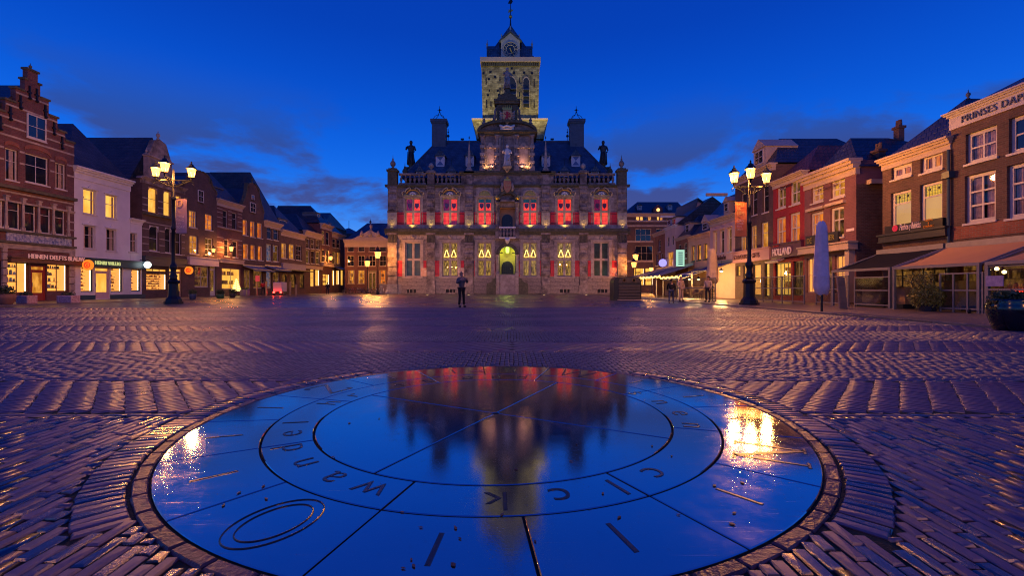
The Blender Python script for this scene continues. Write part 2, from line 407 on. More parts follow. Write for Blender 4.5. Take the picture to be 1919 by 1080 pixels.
ROOM_H = room_mat('hall_room', (0.10, 0.045, 0.006), (0.75, 0.42, 0.08), 0.75, 2.2)
ROOM_B = mat('dark_room', (0.02, 0.02, 0.025), 0.9)
SHOPW = mat('glowing_shop_wall', (0.75, 0.52, 0.28), 0.8, 0.1, 2.0, emit=(1.0, 0.48, 0.10), estr=0.75)  # glow in the walls stands in for the shop lighting
STRIP = emit_mat('light_strip', (1.0, 0.86, 0.6), 5.0)
BULB = emit_mat('warm_bulb', (1.0, 0.62, 0.22), 14.0)
CURTAIN = mat('pale_curtain', (0.48, 0.34, 0.28), 0.9, 0.25, 7.0)
MOSS = mat('mossy_joint', (0.075, 0.075, 0.025), 0.95, base2=(0.02, 0.017, 0.012), scale=9.0, bump=0.6, bscale=60)
# ================================================================== GROUND
PCX, PCY, PR, PR1, PR2 = -0.13, 3.63, 2.16, 1.33, 1.645     # stone compass plate
rng = np.random.default_rng(5)
def paver_mat(name, island, cols, rlo, rhi):
    """cols: list of (colour, roughness) picked at random for each brick"""
    m = bpy.data.materials.new(name); m.use_nodes = True; nt = m.node_tree; N = nt.nodes; L = nt.links; b = N['Principled BSDF']
    if island: g = N.new('ShaderNodeNewGeometry'); src = g.outputs['Random Per Island']
    else: g = N.new('ShaderNodeObjectInfo'); src = g.outputs['Random']
    n = len(cols)
    def ramp(vals):
        rp = N.new('ShaderNodeValToRGB'); cr = rp.color_ramp; cr.interpolation = 'CONSTANT'
        for i, v in enumerate(vals):
            e = cr.elements[i] if i < 2 else cr.elements.new(i / n)
            e.position = i / n; e.color = (*v, 1)
        L.new(src, rp.inputs[0]); return rp
    rp = ramp([c[0] for c in cols]); rr = ramp([(c[1],) * 3 for c in cols])
    geo = N.new('ShaderNodeNewGeometry')
    nz = N.new('ShaderNodeTexNoise'); nz.inputs['Scale'].default_value = 60; nz.inputs['Detail'].default_value = 5; nz.inputs['Roughness'].default_value = 0.75
    L.new(geo.outputs['Position'], nz.inputs['Vector'])
    mr = N.new('ShaderNodeMapRange'); mr.inputs[1].default_value = 0.3; mr.inputs[2].default_value = 0.7; mr.inputs[3].default_value = 0.55; mr.inputs[4].default_value = 1.4
    L.new(nz.outputs[0], mr.inputs[0])
    vm = N.new('ShaderNodeVectorMath'); vm.operation = 'SCALE'; L.new(rp.outputs[0], vm.inputs[0]); L.new(mr.outputs[0], vm.inputs[3])
    L.new(vm.outputs[0], b.inputs['Base Color'])
    n2 = N.new('ShaderNodeTexNoise'); n2.inputs['Scale'].default_value = 0.5; n2.inputs['Detail'].default_value = 7
    L.new(geo.outputs['Position'], n2.inputs['Vector'])
    m2 = N.new('ShaderNodeMapRange'); m2.inputs[1].default_value = 0.35; m2.inputs[2].default_value = 0.65; m2.inputs[3].default_value = rlo; m2.inputs[4].default_value = rhi
    L.new(n2.outputs[0], m2.inputs[0])
    mu = N.new('ShaderNodeMath'); mu.operation = 'MULTIPLY'; L.new(rr.outputs[0], mu.inputs[0]); L.new(m2.outputs[0], mu.inputs[1])
    n4 = N.new('ShaderNodeMath'); n4.operation = 'MULTIPLY_ADD'; n4.inputs[1].default_value = 0.16; L.new(nz.outputs[0], n4.inputs[0]); L.new(mu.outputs[0], n4.inputs[2])
    L.new(n4.outputs[0], b.inputs['Roughness'])
    b.inputs['IOR'].default_value = 2.25
    bp = N.new('ShaderNodeBump'); bp.inputs['Strength'].default_value = 0.35; bp.inputs['Distance'].default_value = 0.003
    L.new(nz.outputs[0], bp.inputs['Height']); L.new(bp.outputs[0], b.inputs['Normal'])
    return m
DRYP = [((0.098, 0.038, 0.066), .36), ((0.078, 0.033, 0.066), .33), ((0.108, 0.044, 0.058), .38), ((0.064, 0.032, 0.064), .30), ((0.086, 0.034, 0.072), .34)]
WETP = [((0.012, 0.018, 0.034), .10), ((0.016, 0.022, 0.040), .14), ((0.030, 0.024, 0.042), .18)]
MIXP = [DRYP[0], WETP[0], DRYP[1], WETP[1], DRYP[3], WETP[2], DRYP[4], DRYP[2], WETP[0], DRYP[1]]
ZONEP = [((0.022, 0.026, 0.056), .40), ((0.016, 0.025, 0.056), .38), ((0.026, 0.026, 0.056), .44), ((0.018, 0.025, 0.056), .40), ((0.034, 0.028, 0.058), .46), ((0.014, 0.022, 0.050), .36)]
def far_paving_mat(name, c1, c2, c3, bw, bh, rlo, rhi, bump=0.6):
    m = bpy.data.materials.new(name); m.use_nodes = True; nt = m.node_tree; N = nt.nodes; L = nt.links; b = N['Principled BSDF']
    geo = N.new('ShaderNodeNewGeometry'); mp = N.new('ShaderNodeMapping'); mp.inputs['Rotation'].default_value = (0, 0, R(90))
    L.new(geo.outputs['Position'], mp.inputs[0])
    bt = N.new('ShaderNodeTexBrick'); L.new(mp.outputs[0], bt.inputs['Vector']); bt.inputs['Scale'].default_value = 1
    bt.inputs['Brick Width'].default_value = bw; bt.inputs['Row Height'].default_value = bh; bt.inputs['Mortar Size'].default_value = 0.008
    bt.inputs['Color1'].default_value = (*c1, 1); bt.inputs['Color2'].default_value = (*c2, 1); bt.inputs['Mortar'].default_value = (*c3, 1)
    n2 = N.new('ShaderNodeTexNoise'); n2.inputs['Scale'].default_value = 0.25; n2.inputs['Detail'].default_value = 9; n2.inputs['Roughness'].default_value = 0.65
    L.new(geo.outputs['Position'], n2.inputs['Vector'])
    mr = N.new('ShaderNodeMapRange'); mr.inputs[1].default_value = 0.3; mr.inputs[2].default_value = 0.7; mr.inputs[3].default_value = 0.6; mr.inputs[4].default_value = 1.3
    L.new(n2.outputs[0], mr.inputs[0]); vm = N.new('ShaderNodeVectorMath'); vm.operation = 'SCALE'; L.new(bt.outputs[0], vm.inputs[0]); L.new(mr.outputs[0], vm.inputs[3])
    L.new(vm.outputs[0], b.inputs['Base Color'])
    m2 = N.new('ShaderNodeMapRange'); m2.inputs[1].default_value = 0.35; m2.inputs[2].default_value = 0.65; m2.inputs[3].default_value = rlo; m2.inputs[4].default_value = rhi
    L.new(n2.outputs[0], m2.inputs[0]); L.new(m2.outputs[0], b.inputs['Roughness'])
    n3 = N.new('ShaderNodeTexNoise'); n3.inputs['Scale'].default_value = 22; n3.inputs['Detail'].default_value = 6; n3.inputs['Roughness'].default_value = 0.75
    L.new(geo.outputs['Position'], n3.inputs['Vector'])
    bp = N.new('ShaderNodeBump'); bp.inputs['Strength'].default_value = bump; bp.inputs['Distance'].default_value = 0.05
    L.new(n3.outputs[0], bp.inputs['Height'])
    L.new(bp.outputs[0], b.inputs['Normal'])
    b.inputs['IOR'].default_value = 2.1
    return m
FARPAVE = far_paving_mat('wet_paving_far', (0.034, 0.027, 0.046), (0.022, 0.024, 0.042), (0.02, 0.018, 0.022), 0.2, 0.07, 0.22, 0.40, 0.4)
FOOTPAVE = far_paving_mat('footway_paving', (0.16, 0.085, 0.055), (0.11, 0.065, 0.045), (0.06, 0.055, 0.03), 0.2, 0.1, 0.30, 0.5, 0.35)
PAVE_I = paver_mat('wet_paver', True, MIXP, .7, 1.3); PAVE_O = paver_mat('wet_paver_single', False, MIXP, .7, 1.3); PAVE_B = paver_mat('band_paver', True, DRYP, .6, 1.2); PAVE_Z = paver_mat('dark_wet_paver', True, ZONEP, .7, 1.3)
BRICK_END = 23.0
FOOT_R, FOOT_L = 12.0, -27.5
ground = MB().quad((-700, -60, -0.013), (700, -60, -0.013), (700, 1500, -0.013), (-700, 1500, -0.013)).build('ground', MOSS)
tag(ground, 'mossy sand bed under the wet brick market square', None, kind='structure')
sq = MB()
sq.quad((FOOT_L, BRICK_END, 0), (FOOT_R, BRICK_END, 0), (FOOT_R, 140, 0), (FOOT_L, 140, 0))
square = sq.build('market_square', FARPAVE); tag(square, 'wet brick paved market square reaching to the town hall', None, kind='structure')
fr_ = MB().box(FOOT_R + 0.16, 60, 2, 140, -0.03, 0.045).build('footway_right', FOOTPAVE); tag(fr_, 'brown brick footway along the terraces', kind='structure')
fl_ = MB().box(-70, FOOT_L - 0.16, 2, 140, -0.03, 0.045).build('footway_left', FOOTPAVE); tag(fl_, 'brown brick footway along the shops', kind='structure')
KERBM = mat('kerb_stone', (0.17, 0.15, 0.13), 0.4, 0.2, 5, bump=0.3, bscale=15, obj_random=0.25)
km = None
for par, xx, y0, n in ((fr_, FOOT_R, 8.0, 40), (fl_, FOOT_L - 0.16, 20.0, 36)):
    for i in range(n):
        if km is None:
            o = MB().cbox(0, 0.158, 0.004, 0.996, -0.05, 0.05, 0.006).build('kerb_stone', KERBM, par); km = o.data
        else:
            o = bpy.data.objects.new('kerb_stone', km); col.objects.link(o); o.parent = par
        o.location = (xx, y0 + i, random.uniform(-0.004, 0.004))

# ---- bricks
BL, BW = 0.205, 0.062
def bands():
    out = []; y = 3.55
    while y < BRICK_END: out.append((y, y + 1.45)); y += 3.5
    return out
BANDS = bands()
rows = []     # cx, cy, ang, L, W
KIND = 0
def put(cx, cy, a, l, w): rows.append((cx, cy, a, l, w, KIND))
ylast = 0.9
segs = []
for b0, b1 in BANDS:
    segs.append(('zone', ylast, b0)); segs.append(('band', b0, b1)); ylast = b1
segs.append(('zone', ylast, BRICK_END))
for kind, y0, y1 in segs:
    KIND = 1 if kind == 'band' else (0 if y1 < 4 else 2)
    if y1 <= 1.0: continue
    xmx = min(1.22 * y1 + 0.8, 27.4)
    xlo, xhi = -xmx, min(xmx, FOOT_R - 0.04)
    yy0, yy1 = y0, y1
    if kind == 'band':       # edge courses laid lengthwise
        for ye in (y0 + BW / 2, y1 - BW / 2):
            n = int((xhi - xlo) / BL); s0 = random.random() * BL
            for i in range(n): put(xlo + s0 + i * BL, ye, 0.0, BL, BW)
        yy0, yy1 = y0 + BW, y1 - BW
        # diagonal stacked courses, mirrored about the middle
        for sgn in (-1, 1):
            a = R(40.5) if sgn < 0 else R(139.5)
            d = (math.cos(a), math.sin(a)); e = (-d[1], d[0])
            span = xhi if sgn > 0 else -xlo
            ext = int((span + 3) / BL * 1.5) + 4
            ii = np.arange(-ext, ext); jj = np.arange(-int(span / BW) - 60, int(span / BW) + 60)
            I, J = np.meshgrid(ii, jj, indexing='ij')
            CX = I * BL * d[0] + J * BW * e[0]; CY = (yy0 + yy1) / 2 + I * BL * d[1] + J * BW * e[1]
            half = (BL * abs(d[1]) + BW * abs(e[1])) / 2 * 0.92
            ok = (CY > yy0 + half) & (CY < yy1 - half) & (np.abs(CX) < span)
            ok &= (CX * sgn > 0.02)
            for x, y in zip(CX[ok], CY[ok]): put(x, y, a, BL, BW)
            # little cut pieces closing the diagonal field along its edges
            ok2 = (~ok) & (CY > yy0 + 0.045) & (CY < yy1 - 0.045) & (np.abs(CX) < span) & (CX * sgn > 0.02)
            for x, y in zip(CX[ok2], CY[ok2]):
                c = (yy0 + yy1) / 2; push = 0.25 * BL * (1 if y < c else -1)
                put(x + push * d[0] * (1 if d[1] > 0 else -1), y + push * abs(d[1]), a, BL * 0.5, BW)
    else:
        n = int((xhi - xlo) / BW)
        for i in range(n):
            x = xlo + (i + 0.5) * BW
            off = (0.5 * BL if i % 2 else 0) + random.uniform(-0.06, 0.06)
            y = yy0
            first = BL - (off % BL)
            if first > 0.05: put(x, y + first / 2, R(90), first, BW); y += first
            else: y += first
            while y + BL <= yy1: put(x, y + BL / 2, R(90), BL, BW); y += BL
            if yy1 - y > 0.05: put(x, (y + yy1) / 2, R(90), yy1 - y, BW)
A = np.array(rows)
# keep what the square shows and clear the compass with its stone rim
RIM0, RIM1 = PR + 0.006, PR + 0.074
def radial_zone(ang): return abs(math.cos(ang)) > 0.66          # sides: radial header course
dx, dy = A[:, 0] - PCX, A[:, 1] - PCY
ca, sa = np.cos(A[:, 2]), np.sin(A[:, 2])
inner = np.full(len(A), 9e9)
for s1 in (-1, 0, 1):
    for s2 in (-1, 1):
        px_ = dx + ca * A[:, 3] / 2 * s1 - sa * A[:, 4] / 2 * s2; py_ = dy + sa * A[:, 3] / 2 * s1 + ca * A[:, 4] / 2 * s2
        inner = np.minimum(inner, np.hypot(px_, py_))
ang = np.arctan2(dy, dx)
need = np.where(np.abs(np.cos(ang)) > 0.66, RIM1 + BL + 0.012, RIM1 + 0.002)
keep = inner > need
C = []
for k in np.nonzero((~keep) & (np.hypot(dx, dy) + 0.15 > need))[0]:      # cut the bricks that run into the rim
    hl, hw = A[k, 3] / 2, A[k, 4] / 2; d0 = (ca[k], sa[k]); lo, hi = -hl, hl
    pos, neg = -hl, hl
    for o_ in (0,):
        qx, qy = dx[k] - sa[k] * o_, dy[k] + ca[k] * o_
        b_ = qx * d0[0] + qy * d0[1]; c_ = qx * qx + qy * qy - need[k] ** 2; D_ = b_ * b_ - c_
        if D_ > 0: r_ = math.sqrt(D_); pos = max(pos, -b_ + r_); neg = min(neg, -b_ - r_)
    for t0, t1 in {(max(-hl, pos), hl), (-hl, min(hl, neg))}:
        if t1 - t0 > 0.03:
            m_ = (t0 + t1) / 2; C.append((A[k, 0] + d0[0] * m_, A[k, 1] + d0[1] * m_, A[k, 2], t1 - t0, A[k, 4], A[k, 5]))
C = np.array(C)
extra = []
n = int(2 * math.pi * (RIM1 + BL * 0.5) / (BW * 1.0))
for k in range(n):
    a = 2 * math.pi * k / n
    if radial_zone(a): extra.append((PCX + math.cos(a) * (RIM1 + BL / 2 + 0.008), PCY + math.sin(a) * (RIM1 + BL / 2 + 0.008), a, BL, BW, 0))
A = np.vstack([A[keep], C, np.array(extra)])
vis = (np.abs(A[:, 0]) < 1.17 * A[:, 1] + 0.6)
A = A[vis]
A[:, 2] += rng.normal(0, 0.012, len(A)); band_ = A[:, 5] == 1
A[:, 3] -= np.where(A[:, 5] == 0, 0.010, 0.002) + rng.uniform(0, 0.004, len(A)); A[:, 4] -= np.where(A[:, 5] == 0, 0.0095, 0.007) + rng.uniform(0, 0.004, len(A))
A[:, 0] += rng.normal(0, 0.003, len(A)); A[:, 1] += rng.normal(0, 0.002, len(A))
jit = np.where(A[:, 5] == 1, rng.uniform(-.007, .007, len(A)), 0); A[:, 0] += jit * np.cos(A[:, 2]); A[:, 1] += jit * np.sin(A[:, 2])
TX = rng.normal(0, 0.004, len(A)); TY = rng.normal(0, 0.003, len(A)); DZ = rng.normal(0, 1, len(A)) * np.where(band_, 0.0012, 0.0008)
# the three hundred that show largest in the photograph become single stones
infr = (A[:, 1] > 1.52) & (np.abs(A[:, 0]) < 1.1 * A[:, 1])
size = np.where(infr, A[:, 3] * A[:, 4] / A[:, 1] ** 3, 0)
big = np.argsort(-size)[:300]
single = np.zeros(len(A), bool); single[big] = True
def brick_variant(k):
    r = random.Random(k); mb = MB(); c = 0.007
    t = [(-0.5, -0.5), (0.5, -0.5), (0.5, 0.5), (-0.5, 0.5)]
    l, w = 0.195, 0.060
    mid = []; top = []
    for sx_, sy_ in t:
        jx, jy = r.uniform(-0.003, 0.003), r.uniform(-0.003, 0.003)
        mid.append((sx_ * l + jx, sy_ * w + jy, -0.009 + r.uniform(-.002, .002)))
        top.append((sx_ * (l - 2 * c) + jx, sy_ * (w - 2 * c) + jy, r.uniform(-.0015, .0015)))
    cen = (0, 0, r.uniform(0.000, 0.003))
    bot = [(x, y, -0.05) for x, y, z in mid]
    mb.v = bot + mid + top + [cen]
    for i in range(4):
        j = (i + 1) % 4
        mb.f += [(i, j, 4 + j, 4 + i), (4 + i, 4 + j, 8 + j, 8 + i), (8 + i, 8 + j, 12)]
    return mb
variants = []
for i, k in enumerate(big):
    x, y, a, l, w = A[k][:5]
    v = i % 14
    if v >= len(variants):
        o = brick_variant(v).build('paving_brick', PAVE_O, square, smooth=False); variants.append(o.data)
    else:
        o = bpy.data.objects.new('paving_brick', variants[v]); col.objects.link(o); o.parent = square
    o.location = (x, y, DZ[k]); o.rotation_euler = (TX[k], TY[k], a); o.scale = (l / 0.195, w / 0.060, 1)
Bk = A[~single]; tx, ty, dz = TX[~single], TY[~single], DZ[~single]
nb = len(Bk); ca, sa = np.cos(Bk[:, 2]), np.sin(Bk[:, 2])
def ring(lx, wy, z):
    u = lx; v = wy
    return np.stack([Bk[:, 0] + u * ca - v * sa, Bk[:, 1] + u * sa + v * ca, dz + z + u * ty + v * tx], 1)
c = 0.0045
V = []
for (kx, ky) in ((-1, -1), (1, -1), (1, 1), (-1, 1)):
    V.append(ring(kx * Bk[:, 3] / 2, ky * Bk[:, 4] / 2, -0.045))
for (kx, ky) in ((-1, -1), (1, -1), (1, 1), (-1, 1)):
    V.append(ring(kx * Bk[:, 3] / 2, ky * Bk[:, 4] / 2, -0.008))
for (kx, ky) in ((-1, -1), (1, -1), (1, 1), (-1, 1)):
    V.append(ring(kx * (Bk[:, 3] / 2 - c), ky * (Bk[:, 4] / 2 - c), 0.0))
V = np.stack(V, 1).reshape(-1, 3)
fq = []
for i in range(4):
    j = (i + 1) % 4; fq += [(i, j, 4 + j, 4 + i), (4 + i, 4 + j, 8 + j, 8 + i)]
fq.append((8, 9, 10, 11)); fq = np.array(fq)
Fc = (np.arange(nb)[:, None, None] * 12 + fq[None]).reshape(-1, 4)
me = bpy.data.meshes.new('paving'); me.vertices.add(len(V)); me.vertices.foreach_set('co', V.ravel())
me.loops.add(Fc.size); me.loops.foreach_set('vertex_index', Fc.ravel()); me.polygons.add(len(Fc))
me.polygons.foreach_set('loop_start', np.arange(0, Fc.size, 4)); me.polygons.foreach_set('loop_total', np.full(len(Fc), 4))
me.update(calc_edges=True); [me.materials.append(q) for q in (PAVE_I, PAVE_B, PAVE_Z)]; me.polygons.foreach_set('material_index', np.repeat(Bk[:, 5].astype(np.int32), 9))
pav = bpy.data.objects.new('paving', me); col.objects.link(pav); pav.parent = square; pav['kind'] = 'stuff'

# ---- rim of larger setts around the compass
RIMM = mat('rim_sett', (0.062, 0.030, 0.046), 0.34, 0.3, 9, bump=0.3, bscale=40, obj_random=0.4)
comp = empty('compass_stone', (PCX, PCY, 0), 0, 'round wet bluestone compass plate with engraved letters in the brick paving', 'compass plate')
nr = 62
for k in range(nr):
    a0 = 2 * math.pi * k / nr + 0.0028; a1 = 2 * math.pi * (k + 1) / nr - 0.0028
    am = (a0 + a1) / 2
    j = [random.uniform(-.004, .004) for _ in range(4)]
    def pt(r, a, z): return (r * math.cos(a), r * math.sin(a), z)
    tp = [pt(RIM0 + 0.008, a0 + .003, j[0] * .6), pt(RIM1 - 0.008, a0 + .003, j[1] * .6), pt(RIM1 - 0.008, a1 - .003, j[2] * .6), pt(RIM0 + 0.008, a1 - .003, j[3] * .6)]
    md = [pt(RIM0, a0, -.009), pt(RIM1 + j[1], a0, -.009), pt(RIM1 + j[2], a1, -.009), pt(RIM0, a1, -.009)]
    bt_ = [(x, y, -.05) for x, y, z in md]
    mb = MB(); mb.v = bt_ + md + tp
    for i in range(4):
        q = (i + 1) % 4; mb.f += [(i, q, 4 + q, 4 + i), (4 + i, 4 + q, 8 + q, 8 + i)]
    mb.f.append((8, 9, 10, 11))
    mb.build('rim_stone', RIMM, comp)

# ---- compass slabs: inner quadrants, lettered ring, outer ring of sixteen
def bluestone():
    m = bpy.data.materials.new('wet_bluestone'); m.use_nodes = True; nt = m.node_tree; N = nt.nodes; L = nt.links; b = N['Principled BSDF']
    g = N.new('ShaderNodeNewGeometry')
    n1 = N.new('ShaderNodeTexNoise'); n1.inputs['Scale'].default_value = 3.5; n1.inputs['Detail'].default_value = 9; n1.inputs['Roughness'].default_value = 0.7
    L.new(g.outputs['Position'], n1.inputs['Vector'])
    rp = N.new('ShaderNodeValToRGB'); rp.color_ramp.elements[0].position = 0.3; rp.color_ramp.elements[0].color = (0.022, 0.026, 0.034, 1)
    rp.color_ramp.elements[1].position = 0.7; rp.color_ramp.elements[1].color = (0.040, 0.044, 0.052, 1)
    L.new(n1.outputs[0], rp.inputs[0])
    # scattered pale specks and grit
    vo = N.new('ShaderNodeTexVoronoi'); vo.inputs['Scale'].default_value = 42; L.new(g.outputs['Position'], vo.inputs['Vector'])
    ms = N.new('ShaderNodeMapRange'); ms.inputs[1].default_value = 0.05; ms.inputs[2].default_value = 0.09; ms.inputs[3].default_value = 0.6; ms.inputs[4].default_value = 0.0
    L.new(vo.outputs['Distance'], ms.inputs[0])
    sepc = N.new('ShaderNodeSeparateColor'); L.new(vo.outputs['Color'], sepc.inputs[0])
    gt = N.new('ShaderNodeMath'); gt.operation = 'GREATER_THAN'; gt.inputs[1].default_value = 0.80; L.new(sepc.outputs[0], gt.inputs[0])
    mu = N.new('ShaderNodeMath'); mu.operation = 'MULTIPLY'; L.new(ms.outputs[0], mu.inputs[0]); L.new(gt.outputs[0], mu.inputs[1])
    mx = N.new('ShaderNodeMix'); mx.data_type = 'RGBA'; L.new(mu.outputs[0], mx.inputs[0]); L.new(rp.outputs[0], mx.inputs[6]); mx.inputs[7].default_value = (0.42, 0.38, 0.36, 1)
    L.new(mx.outputs[2], b.inputs['Base Color'])
    n2 = N.new('ShaderNodeTexNoise'); n2.inputs['Scale'].default_value = 1.7; n2.inputs['Detail'].default_value = 10; n2.inputs['Roughness'].default_value = 0.75
    L.new(g.outputs['Position'], n2.inputs['Vector'])
    m2 = N.new('ShaderNodeMapRange'); m2.inputs[1].default_value = 0.42; m2.inputs[2].default_value = 0.70; m2.inputs[3].default_value = 0.03; m2.inputs[4].default_value = 0.15
    L.new(n2.outputs[0], m2.inputs[0]); prev = m2.outputs[0]
    for rot_, sc_ in ((62, 5), (-50, 4), (100, 6)):      # fine scratches
        mp = N.new('ShaderNodeMapping'); mp.inputs['Rotation'].default_value = (0, 0, R(rot_)); mp.inputs['Scale'].default_value = (sc_ * .45, sc_ * 28, 1); L.new(g.outputs['Position'], mp.inputs[0])
        sn = N.new('ShaderNodeTexNoise'); sn.inputs['Scale'].default_value = 1.0; sn.inputs['Detail'].default_value = 2; L.new(mp.outputs[0], sn.inputs['Vector'])
        sr = N.new('ShaderNodeMapRange'); sr.inputs[1].default_value = 0.685; sr.inputs[2].default_value = 0.73; sr.inputs[3].default_value = 0.0; sr.inputs[4].default_value = 0.10; L.new(sn.outputs[0], sr.inputs[0])
        sa_ = N.new('ShaderNodeMath'); sa_.operation = 'ADD'; L.new(prev, sa_.inputs[0]); L.new(sr.outputs[0], sa_.inputs[1]); prev = sa_.outputs[0]
    L.new(prev, b.inputs['Roughness'])
    n3 = N.new('ShaderNodeTexNoise'); n3.inputs['Scale'].default_value = 90; n3.inputs['Detail'].default_value = 5; n3.inputs['Roughness'].default_value = 0.6
    L.new(g.outputs['Position'], n3.inputs['Vector'])
    bp = N.new('ShaderNodeBump'); bp.inputs['Strength'].default_value = 0.04; bp.inputs['Distance'].default_value = 0.004
    v2 = N.new('ShaderNodeTexVoronoi'); v2.inputs['Scale'].default_value = 85; L.new(g.outputs['Position'], v2.inputs['Vector'])
    d2 = N.new('ShaderNodeMapRange'); d2.inputs[1].default_value = 0.0; d2.inputs[2].default_value = 0.32; d2.inputs[3].default_value = 1.0; d2.inputs[4].default_value = 0.0; L.new(v2.outputs['Distance'], d2.inputs[0])
    sc3 = N.new('ShaderNodeSeparateColor'); L.new(v2.outputs['Color'], sc3.inputs[0]); g3 = N.new('ShaderNodeMath'); g3.operation = 'GREATER_THAN'; g3.inputs[1].default_value = 0.80; L.new(sc3.outputs[0], g3.inputs[0])
    dm = N.new('ShaderNodeMath'); dm.operation = 'MULTIPLY'; L.new(d2.outputs[0], dm.inputs[0]); L.new(g3.outputs[0], dm.inputs[1])
    b0 = N.new('ShaderNodeBump'); b0.inputs['Strength'].default_value = 0.11; b0.inputs['Distance'].default_value = 0.0015; L.new(dm.outputs[0], b0.inputs['Height'])
    L.new(n3.outputs[0], bp.inputs['Height']); L.new(b0.outputs[0], bp.inputs['Normal']); L.new(bp.outputs[0], b.inputs['Normal'])
    b.inputs['IOR'].default_value = 5.2; b.inputs['Specular IOR Level'].default_value = 0.6
    return m
BLUESTONE = bluestone()
AX = -117.5      # direction of the letter O
def sector(r0, r1, a0, a1, gap, name):
    mb = MB(); n = max(3, int(abs(a1 - a0) / 2.2)); ch = 0.004
    def rad(r, extra=0.0):
        g_ = math.degrees((gap / 2 + extra) / max(r, 0.05))
        return [(r, R(a0 + g_ + (a1 - a0 - 2 * g_) * i / n)) for i in range(n + 1)]
    ri = max(r0, 0.02)
    lo = rad(ri + gap / 2) + rad(r1 - gap / 2)[::-1]
    hi = rad(ri + gap / 2 + ch, ch) + rad(r1 - gap / 2 - ch, ch)[::-1]
    m_ = len(lo)
    vs = [(r * math.cos(a), r * math.sin(a), -0.03) for r, a in lo] + [(r * math.cos(a), r * math.sin(a), -ch) for r, a in lo] + [(r * math.cos(a), r * math.sin(a), 0.0) for r, a in hi]
    fs = [tuple(range(2 * m_, 3 * m_))]
    for i in range(m_):
        j = (i + 1) % m_
        fs += [(i, j, m_ + j, m_ + i), (m_ + i, m_ + j, 2 * m_ + j, 2 * m_ + i)]
    mb.add(vs, fs)
    return mb.build(name, BLUESTONE, comp)
for k in range(4): sector(0.0, PR1, AX + 90 * k, AX + 90 * (k + 1), 0.014, 'inner_slab')
for k in range(8): sector(PR1, PR2, AX + 11.25 + 45 * k, AX + 11.25 + 45 * (k + 1), 0.013, 'ring_slab')
for k in range(16): sector(PR2, PR, AX + 11.25 + 22.5 * k, AX + 11.25 + 22.5 * (k + 1), 0.010, 'outer_slab')
ENGR = mat('groove_shade', (0.022, 0.026, 0.034), 0.3, 0.3, 20)  # shade of the cut groove put into the colour
ENGE = mat('groove_glint', (0.05, 0.055, 0.065), 0.12, 0.3, 20, spec=0.9)  # paler colour stands in for the glint along the groove edge
def ground_text(ch, r, angdeg, size, sx=1.0):
    """an engraved glyph laid on top: dark face for groove shade, pale lip for its glint, tops outward"""
    a = R(angdeg)
    for (m_, z_, of, nm) in ((ENGR, 0.0022, 0.0, 'engraved_letter'), (ENGE, 0.0014, 0.008, 'letter_glint')):
        cu = bpy.data.curves.new(nm, 'FONT'); cu.body = ch; cu.size = size; cu.align_x = 'CENTER'; cu.align_y = 'CENTER'; cu.offset = of * 0.5 - 0.006; cu.extrude = 0.0006
        cu.materials.append(m_)
        font_mesh(nm, cu, comp, (r * math.cos(a), r * math.sin(a), z_), (0, 0, a - R(90)), sx)
RO = (PR2 + PR) / 2
for k in range(16):
    a = AX + 22.5 * k
    if k % 4 == 0: continue
    mb = MB(); rr0, rr1 = RO - 0.12, RO + 0.10
    mb.box(rr0, rr1, -0.011, 0.011, 0.0005, 0.0016)
    o = mb.build('engraved_tick', ENGE, comp); o.rotation_euler = (0, 0, R(a))
    o2 = MB().box(rr0 + .004, rr1 - .004, -0.007, 0.007, 0.0016, 0.0024).build('engraved_tick', ENGR, comp); o2.rotation_euler = (0, 0, R(a))
# O is cut as a double oval, N as long strokes with serifs
for rx, ry in ((0.155, 0.215), (0.115, 0.165)):
    a = R(AX); mb = MB(); P = []
    for i in range(40):
        t = 2 * math.pi * i / 40; u, v = ry * math.cos(t), rx * math.sin(t)
        P.append(((RO + u) * math.cos(a) - v * math.sin(a), (RO + u) * math.sin(a) + v * math.cos(a), 0.001))
    mb.tube(P, 0.0035, 5, True); mb.build('engraved_letter', ENGR, comp)
def strokes(angdeg, segs, r=RO):
    a = R(angdeg)
    for (u0, v0, u1, v1, w) in segs:
        p0 = ((r + u0) * math.cos(a) - v0 * math.sin(a), (r + u0) * math.sin(a) + v0 * math.cos(a))
        p1 = ((r + u1) * math.cos(a) - v1 * math.sin(a), (r + u1) * math.sin(a) + v1 * math.cos(a))
        d = Vector((p1[0] - p0[0], p1[1] - p0[1])); l = d.length; d.normalize(); e_ = Vector((-d.y, d.x))
        for ww, z, m_ in ((w + 0.010, 0.0014, ENGE), (w, 0.0022, ENGR)):
            q = [Vector(p0) + e_ * ww / 2, Vector(p0) - e_ * ww / 2, Vector(p1) - e_ * ww / 2, Vector(p1) + e_ * ww / 2]
            MB().prismz([tuple(x) for x in q], 0.0003, z).build('engraved_letter', m_, comp)
strokes(AX + 90, [(-.19, -.13, .19, -.13, .016), (-.19, .13, .19, .13, .016), (.19, .13, -.19, -.13, .026), (.19, .08, .19, .18, .012), (-.19, -.18, -.19, -.08, .012), (-.19, .08, -.19, .17, .012), (.19, -.17, .19, -.08, .012)])
strokes(AX + 270, [(.18, -.13, .18, .13, .016), (-.18, -.13, -.18, .13, .016), (.18, -.12, -.18, .12, .026), (.18, .13, .11, .13, .012), (-.18, -.13, -.11, -.13, .012)])
strokes(AX + 180, [(.18, .2, -.18, .1, .016), (-.18, .1, .18, 0, .02), (.18, 0, -.18, -.1, .016), (-.18, -.1, .18, -.2, .02)])
RM = (PR1 + PR2) / 2
def ang_of(px, py):
    y = GY(py); x = PX(px, y); return math.degrees(math.atan2(y - PCY, x - PCX))
